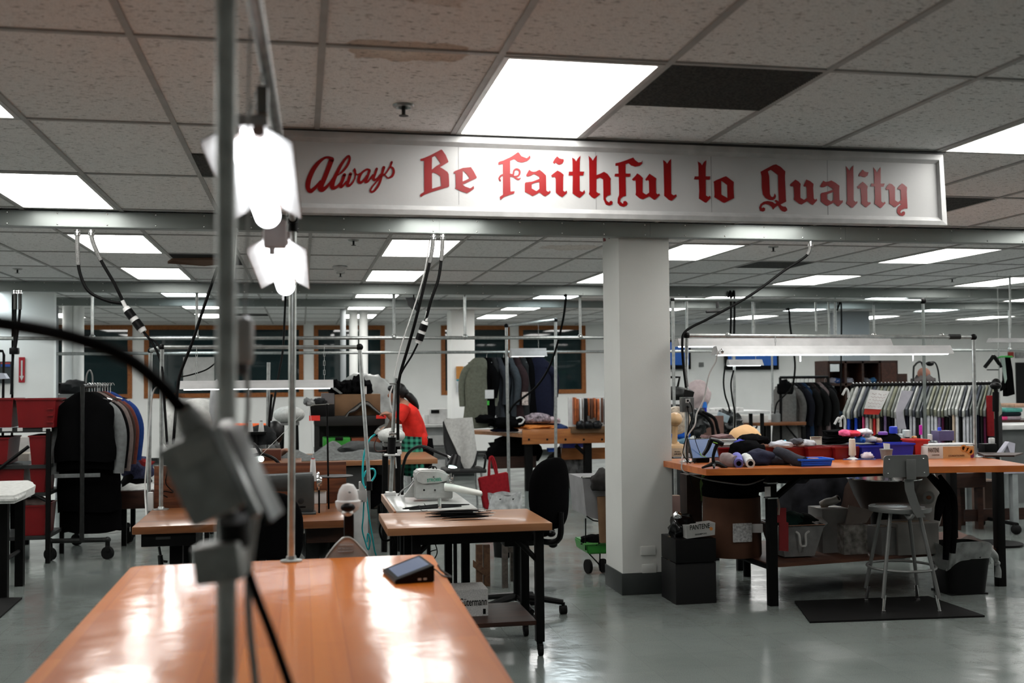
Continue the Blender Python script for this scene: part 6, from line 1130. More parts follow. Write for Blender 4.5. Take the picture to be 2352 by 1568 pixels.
# garments on the far pipe
GY_ = 15.06; gz = P(1165, 808, y=GY_).z
far = [(1100, .42, 1.05, fabm('sage_coat', (.15, .155, .12)), .62), (1118, .30, .95, BLACKF, .5), (1131, .28, .88, DGF, None), (1143, .28, .98, fabm('charcoal_blue', (.04, .045, .055)), .6), (1157, .28, .9, BLACKF, None), (1169, .28, 1.0, fabm('slate_cloth', (.05, .06, .07)), .6), (1184, .3, .9, fabm('dark_plum', (.04, .022, .024)), .55), (1198, .3, .95, DGF, None), (1212, .26, 1.0, BLACKF, None), (1236, .42, 1.08, NAVY, .5)]
nm_ = ['long sage grey coat, first on the far clothes pipe', 'black jacket second on the far clothes pipe', 'dark grey vest third on the far clothes pipe', 'charcoal blue coat fourth on the far clothes pipe', 'black vest fifth on the far clothes pipe', 'slate coat sixth on the far clothes pipe', 'dark plum jacket seventh on the far clothes pipe', 'dark grey top eighth on the far clothes pipe', 'black dress ninth on the far clothes pipe', 'long navy dress at the right end of the far clothes pipe']
for k, (px, w_, L_, mm, sl) in enumerate(far): garment(nm_[k], (P(px, 808, y=GY_).x, GY_, gz-.03), w_, L_, R(-62 if 0 < k < 9 else -20), mm, sl, None, .09, 'clothes on the far pipe', 1.12, 20+k)
for k, (px, py, w_, h_, mm, lb) in enumerate(((1124, 905, 20, 20, PAPER, 'white paper tag pinned on the coats of the far pipe'), (1121, 925, 5, 10, M('green_tag', (.05, .4, .05), .5), 'small green tag under the white paper tag'), (1206, 915, 14, 30, fabm('print_bag', (.4, .33, .3), .8), 'printed bag hanging among the far coats'))):
    q = rect(px-w_/2, py-h_/2, px+w_/2, py+h_/2, GY_-.35); one('tag', MB().bx(q[0], q[1], GY_-.36, GY_-.35, q[2], q[3]), mm, lb, 'tag')
# small pipe frame and lamp there
pts = [P(a_, b_, y=13.7) for a_, b_ in ((1163, 748), (1168, 965), (1276, 735), (1275, 980))]; pts[1].z = pts[3].z = 0; t = pipe_frame('slim grey pipe frame holding the small tilted lamp by the far clothes', pts, .02, STEEL, [('upright', 0, 1), ('crossbar', 0, 2), ('upright', 2, 3)]); elbow(t, pts[0], .03); elbow(t, pts[2], .03)
front_light('small lit shop light tilted over the far orange workbench', 1176, 799, 1257, 818, 13.6, ctop=P(1240, 740, y=13.7).z, chains=((.8, None),), w=.2)
cable('black cord sagging from the wireway past the small lamp', [P(1300, 683, y=12.45), P(1290, 750, y=12.8), P(1265, 835, y=13.2), P(1230, 890, y=13.4), P(1180, 930, y=13.6), P(1165, 965, y=13.8)], .014, up=12.5)
# wall notices
for k, (a, b, c, d, mm, lb) in enumerate(((1048, 841, 1064, 870, M('amber_picture', (.5, .22, .05), .5), 'amber picture on the far white column, left half'), (1065, 841, 1085, 870, M('brown_picture', (.12, .09, .08), .5, var=.6, scale=20), 'brown photo beside the amber picture on the far column'), (1049, 871, 1088, 874, M('teal_strip', (.05, .3, .35), .5), 'teal strip under the two pictures on the far column'), (1049, 876, 1090, 900, M('pale_sheet', (.5, .53, .56), .7), 'pale rounded sheet holder under the teal strip'))):
    q = rect(a, b, c, d, 17.08); one('wall_picture', MB().bx(q[0], q[1], 17.07, 17.09, q[2], q[3]), mm, lb, 'picture')
# red tote and waste bin
y = 12.2; t = thing('tote_bag', 'red fabric tote bag with long handles hanging by the white liner bin', 'bag', P(1137, 1165, y=y)); m = MB(); m.prism([P(1099, 1098, y=y), P(1167, 1084, y=y), P(1175, 1160, y=y), P(1128, 1172, y=y), P(1112, 1168, y=y)], (0, .09, 0)); bmesh.ops.bevel(m.bm, geom=m.bm.edges[:], offset=.012, segments=2, affect='EDGES'); RT_ = fabm('tote_red', (.27, .012, .018)); part('bag_body', m, RT_, t, sm=70)
for a in (((1122, 1095), (1124, 1060), (1130, 1048), (1137, 1062), (1143, 1092)), ((1140, 1092), (1130, 1055), (1126, 1050), (1124, 1060), (1124, 1095))): part('handle', MB().tube([P(px, py, y=y+.03) for px, py in a], .014, 6), RT_, t)
t = thing('waste_bin', 'small bin with loose clear plastic liner beside the red tote', 'bin', (P(1158, 1160, y=9.3).x, 9.3, 0)); cx = P(1160, 1160, y=9.3).x; zr = P(1158, 1136, y=9.3).z
LIN = M('clear_liner', (.5, .52, .52), .25, var=.4, scale=14, bump=.6, bscale=18); part('bin_body', MB().lathe((cx, 9.3, 0), [(.10, 0), (.135, zr-.02)], 20), BLACKP, t)
m = MB(); m.surf(lambda u, v: (cx+(.142+.012*math.sin(u*2*PI*7+v*5))*math.cos(2*PI*u), 9.3+(.142+.012*math.sin(u*2*PI*7))*math.sin(2*PI*u), zr+.01-v*.16+.008*math.sin(u*2*PI*5)), 36, 6); part('bin_liner', m, LIN, t, sm=80)
# laundry cart beside the pillar
t = thing('laundry_cart', 'wire frame laundry cart with white bag and green tray partly hidden by the pillar', 'cart', (2.45, 8.4, 0)); y = 8.3; xL = P(1343, 1095, y=y).x
m = MB(); m.prism([P(1338, 1098, y=y), P(1400, 1097, y=y), P(1400, 1200, y=y), P(1362, 1190, y=y), P(1347, 1185, y=y)], (0, .45, 0)); part('canvas_bag', m, M('grey_canvas', (.22, .22, .225), .85), t)
part('rim_bar', MB().tube([P(1337, 1096, y=y), P(1400, 1095, y=y), P(1400, 1090, y=y+.45), P(1345, 1092, y=y+.45), P(1337, 1096, y=y)], .008, 6, smooth=False), CHROME, t)
part('wire_frame', MB().tube([P(1345, 1190, y=y), P(1345, 1262, y=y), P(1400, 1268, y=y)], .006, 6, smooth=False).tube([P(1378, 1195, y=y), P(1378, 1310, y=y)], .006, 6, smooth=False).tube([P(1347, 1185, y=y), P(1362, 1195, y=y), P(1400, 1200, y=y)], .006, 6, smooth=False).tube([P(1350, 1268, y=y), P(1380, 1300, y=y)], .006, 6, smooth=False), BLACKM, t)
for px, py in ((1351, 1286), (1386, 1308)): q = P(px, py, y=y); part('wheel', MB().lathe(V((q.x-.014, y, .058)), [(.02, 0), (.056, .002), (.056, .026), (.02, .028)], 20, ax=(1, .25, 0)), RUBBER, t)
q = rect(1342, 1246, 1400, 1272, y-.02); t = thing('green_tray', 'green plastic tray at the bottom of the laundry cart', 'tray', (q[0]+.2, y+.2, q[2])); m = MB(); m.prism([V((q[0]+.01, y-.02, q[3])), V((q[1]+.2, y-.02, q[3])), V((q[1]+.2, y-.02, q[2])), V((q[0]+.03, y-.02, q[2]))], (0, .36, 0)); bmesh.ops.bevel(m.bm, geom=m.bm.edges[:], offset=.01, segments=2, affect='EDGES'); part('tray_body', m, M('tray_green', (.03, .22, .03), .4), t); part('tray_rim', MB().bx(q[0]-.005, q[1]+.2, y-.03, y-.02, q[3]-.012, q[3]), M('tray_rim_green', (.12, .36, .1), .4), t)
pile('dark cloth hanging over the laundry cart corner', P(1385, 1125, y=8.25), (.10, .12, .10), M('dark_brown_cloth2', (.025, .022, .02), .9), 80); pile('black things lying in the green tray', P(1368, 1249, y=8.4), (.12, .12, .05), BLACKF, 81)
one('cardboard_tube', MB().cyl(P(1381, 1140, y=8.26), P(1387, 1245, y=8.26), .035), BROWNB, 'brown cardboard tube standing in the laundry cart', 'tube')
for k, (px, w_) in enumerate(((1300, 40), (1330, 26))): pass
pile('black garments and boxes heaped under the orange workbench, left', P(1180, 1060, y=15.2), (.4, .3, .25), BLACKF, 82); pile('dark and white clutter under the orange workbench, right', P(1300, 1110, y=15.3), (.3, .3, .35), M('mixed_clutter', (.10, .10, .10), .8, var=.9, scale=12), 83)
# ================= right: big workbench =================
BZ = .95; FL, FRt, BR, BL = P(1622, 1077, z=BZ), P(2372, 1068.5, z=BZ), P(2232, 1044.5, z=BZ), V((2.56, 7.62, BZ))
t = thing('workbench', 'big orange topped workbench on black legs right of the pillar, lower shelf full', 'workbench', (3.7, 6.9, 0))
part('tabletop', MB().prism([FL, FRt, BR, BL], (0, 0, -.042)), wood('varnished_bench_top', (.52, .15, .03), (.40, .10, .02), .3, coat=.35, st=(2, 16, 16), bump=.03, warp=.8), t, sm=0)
def lerp2(u, v): return FL.lerp(FRt, u).lerp(BL.lerp(BR, u), v)
shz_ = P(1775, 1304, y=6.85).z; lp = [P(1775, 1390, z=0), P(2298, 1345, z=0), P(1630, 1330, z=0), P(2190, 1315, z=0)]
for q in lp: part('leg', MB().bx(q.x-.03, q.x+.03, q.y-.03, q.y+.03, 0, BZ-.042, .003), BLACKM, t)
A_, B_, C_, D_ = [V((q.x, q.y, shz_)) for q in lp]
part('shelf', MB().prism([A_, V((B_.x, B_.y-.0, shz_)), D_+V((.25, .3, 0)), C_], (0, 0, .022)), wood('shelf_wood', (.12, .05, .028), (.08, .03, .018), .5, st=(2, 12, 12)), t, sm=0)
part('side_rail', MB().tube([A_-Z3*.0, C_], .02, 6, smooth=False), BLACKM, t); part('apron_rail', MB().tube([V((lp[0].x, lp[0].y, BZ-.08)), V((lp[1].x, lp[1].y, BZ-.08))], .028, 4, smooth=False), BLACKM, t)
part('brace', MB().tube([P(1783, 1140, y=6.88), P(1838, 1092, y=6.88)], .022, 6, smooth=False), BLACKM, t); part('brace', MB().tube([P(2185, 1150, y=6.8), P(2135, 1092, y=6.8)], .022, 6, smooth=False), BLACKM, t)
q = rect(1766, 1117, 1776, 1140, lp[0].y-.032); part('paper_label', MB().bx(q[0]-.03, q[1]-.02, lp[0].y-.034, lp[0].y-.031, q[2], q[3]), PAPER, t, sm=0)
for zz_ in (1108, 1142): part('strap_band', MB().box(V((lp[0].x, lp[0].y, P(1775, zz_, y=6.87).z)), (.075, .07, .008)), STEEL, t)
Zs = shz_+.022
def onb(px, py, z=BZ): return P(px, py, z=z)
def cbox(label, a, c, yb_, dep, pyt, mat, zb=BZ, **k):
    """carton whose front spans px a..c at depth yb_, standing on zb, top at pixel row pyt"""
    x0, x1 = P(a, pyt, y=yb_).x, P(c, pyt, y=yb_).x; return carton(label, x0, x1, yb_, yb_+dep, zb, P((a+c)/2, pyt, y=yb_).z, mat, **k)
def cbin(label, a, c, yb_, dep, pyt, mat, grp): x0, x1 = P(a, pyt, y=yb_).x, P(c, pyt, y=yb_).x; return bin_(label, x0, x1, yb_, yb_+dep, BZ, P((a+c)/2, pyt, y=yb_).z, mat, grp, .012)
G1 = 'bins on the big workbench'
for (a, c, y, py, mm, lb) in ((1650, 1778, 7.3, 1026, REDB, 'wide red bin behind the rolled fabrics on the big workbench'), (1783, 1853, 7.26, 1027, REDB, 'red bin in the middle of the big workbench, over the grey roll'), (1856, 1914, 7.2, 1026, REDB, 'red bin behind the flat blue tray on the big workbench'), (1918, 1976, 7.15, 1025, REDB, 'dark red bin left of the white thread cone'), (1979, 2038, 7.12, 1023, BLUEB, 'blue bin right of the white thread cone'), (2040, 2100, 7.08, 1018, BLUEB, 'larger blue bin behind the stool back'), (2101, 2133, 7.1, 1009, M('bright_red_bin', (.5, .02, .015), .35), 'bright red bin between the blue bin and the shampoo carton')): cbin(lb, a, c, y, .17, py, mm, G1)
# cartons with lettering
CW = M('white_carton', (.55, .53, .5), .7); CT = M('tan_carton', (.50, .28, .12), .7, var=.15); GOLD = M('gold_ring_print', (.5, .2, .05), .4)
x0, xm, x1 = P(2131, 1030, y=7.02).x, P(2166, 1030, y=7.02).x, P(2237, 1030, y=7.02).x; zt_ = P(2180, 1024, y=7.02).z
t = thing('conditioner_carton', 'white and tan conditioner carton with gold rings on the big workbench', 'box', ((x0+x1)/2, 7.1, BZ)); part('box_body', MB().bx(x0, x1, 7.02, 7.18, BZ, zt_, .002), CW, t); part('tan_panel', MB().bx(xm, x1, 7.018, 7.021, BZ, zt_-.004), CT, t, sm=0)
m = MB(); m.text('PANTENE', (x0+.045, 7.018, zt_-.042), (1, 0, 0), (0, 0, 1), .045, .088, .0004); part('lettering', m, M('dark_print', (.06, .03, .02), .6), t, sm=0)
m = MB(); m.text('CONDITIONER', ((xm+x1)/2-.02, 7.016, BZ+.012), (1, 0, 0), (0, 0, 1), .018, .13, .0004).text('CONDITIONER', ((x0+xm)/2, 7.018, BZ+.022), (1, 0, 0), (0, 0, 1), .012, .06, .0004); part('lettering', m, M('brown_print', (.12, .05, .02), .6), t, sm=0)
m = MB()
for dx, dz in ((-.085, .07), (-.055, .06), (-.03, .045)): m.lathe((x1+dx, 7.0165, BZ+dz), [(.014, 0), (.02, -.001), (.026, 0), (.02, .001), (.014, 0)], 20, ax=(0, -1, 0))
part('ring_print', m, GOLD, t); q = BZ+.02; part('plum_corner', MB().bx(x1-.03, x1-.004, 7.0165, 7.018, BZ, BZ+.04), M('plum_print', (.15, .01, .06), .6), t, sm=0)
# pipe frame and lamps over the bench
pts = [P(1577, 770, y=7.28), V((P(1577, 1060, y=7.28).x, 7.28, BZ)), P(2236, 774, y=7.05), V((P(2240, 1050, y=7.05).x, 7.05, BZ))]
t = pipe_frame('galvanised pipe frame carrying two long lamps over the big workbench', pts, .0135, STEEL, [('upright', 0, 1), ('crossbar', 0, 2), ('upright', 2, 3)]); elbow(t, pts[0], .024); elbow(t, pts[2], .024)
for k in (1, 3): part('floor_flange', MB().lathe(pts[k], [(.05, 0), (.05, .005), (.022, .01), (.018, .02)], 18), STEEL, t)
for px in (1672, 2007, 2163): q = P(px, 770, y=7.2); part('chain_clamp', MB().sph(q, .02, 6), STEEL, t)
m = MB(); m.cyl(P(2180, 773, y=7.07), P(2205, 773, y=7.06), .019); part('coupling', m, DARKM, t)
front_light('long lit shop light over the big workbench, rear of two', 1562, 776, 2052, 794, 7.5, ctop=P(1800, 768, y=7.5).z, chains=((.2, None), (.92, None)))
t = front_light('long lit shop light over the big workbench, front of two with pull switches', 1652, 793, 2192, 813, 7.0, ctop=P(1900, 770, y=7.0).z, chains=((.25, None), (.93, None)), w=.15)
for px in (1838, 2097): a = P(px, 812, y=7.07); part('pull_switch', MB().cyl(a, a-Z3*.055, .005), TUBE if px < 1900 else WHITEP, t)  # left switch glows with the tube material although it is no lamp
part('lamp_socket', MB().sph(P(1659, 806, y=6.99), (.012, .01, .018), 8), CHROME, t)
# tall second frame behind
pts = [P(1545, 688, y=9.2), P(2120, 691, y=9.2), V((P(2124, 1000, y=9.2).x, 9.2, .0))]; t = pipe_frame('tall pipe frame standing behind the big workbench lamps', pts, .0145, M('grey_green_pipe', (.25, .28, .27), .4, .6), [('crossbar', 0, 1), ('upright', 1, 2)]); elbow(t, pts[1], .03); elbow(t, pts[0], .02); part('upright', MB().cyl(pts[0], V((pts[0].x, 9.2, 0)), .0145), STEEL, t)
# cords of the bench
t = drop_cord('thick black cord swooping from the near wireway to the workbench pole beside the pillar', P(1862, 556, y=7.33), 7.33, [P(1858, 578, y=7.33), P(1845, 593, y=7.33), P(1800, 622, y=7.32), P(1740, 667, y=7.31), P(1690, 698, y=7.3), P(1625, 733, y=7.29), P(1590, 750, y=7.28), P(1571, 765, y=7.26), P(1567, 785, y=7.25), P(1569, 830, y=7.25), P(1576, 890, y=7.24)], .0095, .1)
o = part('braided_sleeve', MB().cyl(P(1572, 842, y=7.25), P(1578, 888, y=7.24), .0115), BRAID, t)
cable('white cord dropping from the front workbench lamp and looping to the table edge', [P(1656, 803, y=7.0), P(1648, 810, y=7.0), P(1644, 830, y=7.02), P(1628, 862, y=7.05), P(1617, 915, y=7.1), P(1600, 950, y=7.12), P(1596, 975, y=7.12), P(1580, 1000, y=7.15), P(1573, 1025, y=7.2), P(1566, 1058, y=7.2), P(1567, 1075, y=7.2)], .0055, WHITEP, 'white_cable')
t = thing('outlet_box', 'grey metal outlet box with open flap on the workbench pole', 'outlet box', P(1578, 940, y=7.25)); q = rect(1565, 912, 1592, 946, 7.22); part('box_body', MB().bx(q[0], q[1], 7.2, 7.26, q[2], q[3], .004), M('outlet_grey', (.14, .145, .145), .4, .5), t); q = rect(1574, 915, 1585, 925, 7.2); part('receptacle', MB().bx(q[0], q[1], 7.195, 7.2, q[2], q[3]), WHITEP, t); part('plug', MB().sph(P(1580, 920, y=7.19), .008, 8), BLACKP, t); part('plug', MB().sph(P(1580, 934, y=7.19), .01, 8), BLACKP, t)
m = MB(); m.prism([P(1573, 894, y=7.2), P(1595, 900, y=7.15), P(1592, 912, y=7.15), P(1569, 912, y=7.2)], (0, .01, .0)); part('flap_cover', m, BLACKM, t)
for k, (pp, r_) in enumerate(((((1583, 922), (1589, 935), (1590, 955), (1583, 980), (1578, 1010), (1577, 1040), (1580, 1075), (1590, 1120)), .0035), (((1580, 937), (1582, 960), (1580, 990), (1572, 1020), (1570, 1045), (1590, 1065), (1605, 1050)), .0035), (((1588, 975), (1600, 1020), (1612, 1050), (1618, 1058)), .0025))): cable('thin black cord running down the workbench pole to the tabletop, %s of three' % ORD[k], [P(a, b, y=7.15) for a, b in pp], r_)
cable('white lead dangling under the big workbench to its front leg', [P(1566, 1062, y=7.1), P(1570, 1082, y=7.0), P(1620, 1100, y=6.95), P(1680, 1110, y=6.93), P(1720, 1112, y=6.92), P(1760, 1098, y=6.92)], .0045, GREYM, 'white_cable')
# monitor and gun scanner
t = thing('tablet_monitor', 'small black monitor with blue screen at the left end of the big workbench', 'monitor', onb(1615, 1052)); y = 7.22
S4 = [P(1580, 1008, y=y), P(1642, 1006, y=y), P(1652, 1050, y=y-.08), P(1590, 1053, y=y-.08)]; m = MB(); m.prism(S4, (0, .025, 0)); mb_ = part('monitor_body', m, BLACKP, t)
cc = sum(S4, V())/4; m = MB(); m._faces([q.lerp(cc, .06)+V((0, -.002, 0)) for q in S4], [(0, 1, 2, 3)]); part('monitor_screen', m, M('blue_screen', (.01, .04, .12), .3, emit=.14, ecol=(.05, .2, .6)), mb_, sm=0); part('monitor_foot', MB().box(V((cc.x, y+.02, BZ+.02)), (.1, .1, .04), bev=.01), BLACKP, t)
t = thing('handheld_scanner', 'black handheld scanner with lime accents in a black stand on the big workbench', 'scanner', onb(1640, 1073)); y = 6.72
part('stand_foot', MB().tube([P(1612, 1074, y=y), P(1630, 1068, y=y), P(1645, 1064, y=y), P(1660, 1070, y=y), P(1670, 1074, y=y)], [.006, .012, .02, .014, .006], 8), BLACKP, t); part('stand_foot', MB().tube([P(1640, 1066, y=y-.0), P(1640, 1070, y=y-.07), P(1640, 1074, y=y-.1)], [.012, .01, .006], 8), BLACKP, t)
part('stand_neck', MB().tube([P(1641, 1068, y=y), P(1638, 1050, y=y), P(1643, 1030, y=y), P(1648, 1020, y=y)], [.014, .010, .012, .012], 10), BLACKP, t)
part('scanner_head', MB().tube([P(1630, 1009, y=y), P(1645, 1014, y=y), P(1660, 1020, y=y)], [.012, .02, .018], 12), BLACKP, t); part('scanner_handle', MB().tube([P(1632, 1012, y=y), P(1625, 1030, y=y), P(1615, 1045, y=y)], [.016, .014, .012], 10), BLACKP, t)
LIME = M('lime_trim', (.25, .5, .05), .4); part('lime_trim', MB().tube([P(1638, 1015, y=y-.018), P(1648, 1018, y=y-.02)], .003, 6, smooth=False).tube([P(1608, 1040, y=y-.01), P(1612, 1047, y=y-.01), P(1622, 1049, y=y-.01)], .003, 6), LIME, t)
part('grey_top', MB().tube([P(1633, 1006, y=y), P(1648, 1010, y=y), P(1660, 1016, y=y)], [.005, .008, .006], 8), GREYM, t)
# fan and box by the pillar
t = thing('desk_fan', 'old cream desk fan beside the pillar on a bench behind', 'fan', P(1556, 1032, y=8.3)); y = 8.3; CR = M('cream_enamel', (.55, .36, .19), .35, var=.1)
part('fan_cage', MB().lathe(P(1552, 965, y=y), [(.108, .0), (.115, .02), (.11, .05), (.06, .075), (0, .08)], 26, ax=(0, -1, 0)), M('cage_cream', (.42, .36, .28), .5, var=.4, scale=40), t); part('motor_housing', MB().blob(P(1551, 962, y=y-.12), (.055, .07, .055), 1, .03, 3), CR, t, sm=80)
part('fan_neck', MB().cyl(P(1551, 978, y=y-.08), P(1549, 1018, y=y-.06), .022), CR, t); part('fan_base', MB().lathe(P(1553, 1028, y=y-.05), [(.10, 0), (.095, .02), (.03, .035), (.02, .05)], 20), CR, t)
bzf = P(1555, 1050, y=8.15).z; t2 = carton('tan box under the cream fan with small dark print', *rect(1540, 1028, 1573, 1050, 8.15)[:2], 8.15, 8.5, bzf, P(1555, 1029, y=8.15).z, M('kraft_box', (.38, .27, .18), .8), text=[('FUEL', .5, .55, .014, .05), ('LINER', .5, .3, .014, .06)], tcol=BLACKP)
t = table('side_bench', 'dark cluttered bench between the pillar and the big workbench', P(1500, 1060, y=8.05).x, P(1640, 1060, y=8.05).x, 8.05, 8.75, bzf, .04, DKWOOD, [(3.0, 8.15), (3.45, 8.15), (3.0, 8.65), (3.45, 8.65)], BLACKM)
for k, (px, py, c_, lb) in enumerate(((1562, 1001, (.01, .08, .4), 'blue cloth behind the cream fan foot'), (1563, 1012, (.2, .38, .5), 'pale blue cloth behind the cream fan foot'))): pile(lb, P(px, py+6, y=8.65), (.08, .06, .05), fabm('blue_bits_%d' % k, c_), 90+k)
one('black_roll', MB().cyl(P(1545, 1057, y=7.75), P(1590, 1057, y=7.75), .028), BLACKP, 'black roll lying behind the tabletop edge beside the pillar', 'roll')
# things on the bench
y = 7.3; stack(['%s folded garment in the stack behind the black scanner' % q for q in ('lowest white ruffled', 'second white ruffled', 'third white', 'fourth cream')], P(1636, 1030, y=y).x, P(1692, 1030, y=y).x, y+.0, y+.16, P(1660, 1028, y=y).z, 4, .016, [WHF], seed=2, jit=.008)
one('folded_fabric', MB().prism([P(1628, 1006, y=y), P(1632, 1000, y=y), P(1650, 1003, y=y), P(1680, 998, y=y), P(1690, 1008, y=y), P(1684, 1011, y=y), P(1670, 1005, y=y), P(1640, 1009, y=y)], (0, .18, 0)), fabm('dusty_pink', (.18, .11, .11), .4), 'dusty pink striped garment on top of the white stack', 'fabric')
t = thing('wooden_head_form', 'tan rounded form standing behind the big workbench goods', 'hat form', P(1711, 1030, y=7.9)); m = MB(); q = P(1711, 1012, y=7.9); m.blob(q, (.135, .13, .125), 2, .05, 4, 1.5); part('form_dome', m, M('pale_tan_felt', (.60, .36, .17), .7, var=.08, scale=5), t, sm=80); part('form_block', MB().cyl(V((q.x, 7.9, .55)), q, .09), BROWNB, t); part('form_stand', MB().cyl(V((q.x, 7.9, 0)), V((q.x, 7.9, .56)), .03), BLACKM, t)
pile('black beret shaped cap before the tan form', P(1728, 1022, y=7.35), (.13, .10, .05), BLACKF, 100); pile('brown twisted strap beside the black cap', P(1740, 1028, y=7.3), (.09, .04, .025), fabm('brown_strap', (.2, .1, .07)), 101); pile('blue and violet cloth peeking behind the black cap', P(1703, 1026, y=7.3), (.06, .05, .035), fabm('violet_blue', (.06, .07, .35)), 102)
pile('black draped cap over the wide red bin', P(1716, 1048, y=7.15), (.13, .08, .075), BLACKF, 103)
def roll(label, a, b, r, mat, inner=None, py=None):
    A, B = a, b; t = thing('fabric_roll', label, 'fabric roll', (A+B)/2); part('roll_body', MB().tube([A, A.lerp(B, .33)+Z3*.006, A.lerp(B, .66)-Z3*.003, B], [r*1.05, r, r*.96, r*.9], 14), mat, t, sm=70); d_ = (B-A).normalized()
    part('roll_core', MB().cyl(B+d_*.001, B+d_*.003, r*.5), inner or BLACKF, t); return t
LIL = fabm('lilac_fabric', (.14, .14, .38)); GRN = fabm('slate_grey_fabric', (.035, .036, .048)); TAU = fabm('taupe_fabric', (.25, .2, .2))
roll('taupe rolled garment in front of the wide red bin', P(1663, 1055, y=6.85), P(1690, 1060, y=6.76), .045, TAU); roll('lilac rolled garment beside the taupe roll', P(1692, 1050, y=6.85), P(1697, 1064, y=6.72), .034, LIL); roll('white rolled garment with black core facing the viewer', P(1712, 1052, y=6.85), P(1724, 1064, y=6.70), .034, WHF)
pile('navy folded garment right of the white roll', onb(1742, 1067), (.13, .09, .065), fabm('navy_dusk', (.018, .02, .045)), 104); pile('slate grey crumpled garment in the middle of the bench', onb(1785, 1066), (.10, .08, .045), GRN, 105)
roll('long slate grey fabric roll slanting on the big workbench', P(1784, 1040, y=6.9), P(1848, 1062, y=6.68), .042, GRN); pile('flat slate cloth tail beside the long roll', onb(1862, 1068), (.12, .07, .02), GRN, 106)
q = rect(1827, 1040, 1900, 1060, 6.74); t = bin_('flat bright blue tray on the big workbench', q[0], q[1], 6.66, 6.82, BZ, BZ+.05, M('bright_blue_tray', (.01, .10, .60), .35), G1, .01, 'tray', 'tray')
for k in range(3): part('rib', MB().bx(q[0]+.02, q[1]-.02, 6.66, 6.668, BZ+.008+k*.014, BZ+.014+k*.014), bpy.data.materials['bright_blue_tray'], t, sm=0)
t = thing('tape_roll', 'dark red tape roll in front of the blue tray', 'tape', onb(1868, 1067)); c = onb(1868, 1067); part('tape_body', MB().lathe(c, [(.034, 0), (.036, .002), (.036, .044), (.034, .046), (0, .046)], 22), M('wine_tape', (.16, .008, .012), .4), t)
c = onb(1958, 1055); t = thing('thread_cone', 'tall cream thread cone on a stand in front of the dark red bin', 'thread cone', c); part('cone_stand', MB().lathe(c, [(.045, 0), (.04, .006), (.014, .02), (.018, .03)], 18), WHITEM, t); part('thread', MB().lathe(c+Z3*.03, [(.024, 0), (.026, .005), (.022, .115), (.018, .12), (0, .12)], 18), M('cream_thread', (.62, .58, .5), .8, bump=.4, bscale=300), t); part('cone_tip', MB().lathe(c+Z3*.148, [(.01, 0), (.01, .012), (0, .013)], 12), BLACKP, t)
one('blue_mat', MB().prism([onb(1936, 1056), onb(2012, 1056), onb(2008, 1051), onb(1944, 1051)], (0, 0, .005)), M('slate_blue_board', (.08, .1, .25), .5), 'thin slate blue board under the cream thread cone', 'board')
pile('small white wool lump on the slate blue board', onb(1992, 1053, BZ+.005), (.045, .035, .03), fabm('white_wool', (.6, .52, .56)), 107)
c = onb(2036, 1056); t = thing('storage_cup', 'grey cup with white paper behind the stool back', 'cup', c); part('cup_body', MB().lathe(c, [(.034, 0), (.044, .07), (.046, .07), (.046, .078), (.04, .078)], 20), GREYM, t); part('paper', MB().prism([c+V((-.01, 0, .05)), c+V((.03, 0, .05)), c+V((.035, .01, .115)), c+V((-.012, .005, .12))], (0, .012, 0)), PAPER, t)
y = 7.45
for k in range(9):
    a = rnd.uniform(-.3, .3); zk = P(1900, 1020, y=y).z+.012*k; cx = P(1922, 1015, y=y).x+rnd.uniform(-.02, .02)+k*.006; w_ = .13-.006*k; m = MB(); m.box((cx, y+.06, zk), (w_*2, .16, .009), Matrix.Rotation(a*.4, 3, 'Z') @ Matrix.Rotation(-.12+rnd.uniform(-.12, .12), 3, 'Y'), .004); one('folded_fabric', m, BLACKF, 'black folded piece in the fanned black stack on the big workbench', 'fabric', 'fanned black stack on the big workbench')
q = rect(1862, 1003, 1888, 1022, y); carton('cream card with pink edge left of the black stack', q[0], q[1], y, y+.01, q[2], q[3], M('cream_card', (.6, .54, .45), .8), name='paper_card', cat='card')
for k, (a, b, w_, c_, lb) in enumerate(((1795, 1027, .2, (.42, .42, .45), 'crumpled white sheet over the middle red bins, left'), (1850, 1024, .16, (.4, .4, .42), 'crumpled white sheet over the middle red bins, right'), (1830, 1020, .1, (.08, .08, .09), 'dark grey patch of cloth over the middle red bin'), (1955, 1002, .14, (.6, .05, .08), 'bright red cloth behind the cream thread cone'), (1985, 998, .12, (.6, .6, .62), 'white cloth bundle behind the cream thread cone'), (1940, 1000, .07, (.65, .1, .22), 'pink cloth behind the black stack'), (1995, 1014, .12, (.5, .48, .5), 'white crumpled cloth over the left blue bin'), (1975, 1016, .05, (.03, .12, .45), 'blue ring of cloth over the dark red bin'), (2012, 1018, .07, (.4, .28, .22), 'beige cloth scrap above the blue bin'))): pile(lb, P(a, b, y=7.28), (w_/2, .06, .03), fabm('scrap_%d' % k, c_, .2), 110+k)
c = P(2037, 1012, y=7.5); t = thing('hat', 'black low crowned hat lying behind the blue bins', 'hat', c); part('hat_crown', MB().sph(c, (.12, .11, .065), 16), BLACKF, t, sm=80); part('hat_brim', MB().lathe(c-Z3*.0, [(.10, 0), (.14, .004), (.14, .010), (.1, .01)], 24), BLACKF, t)
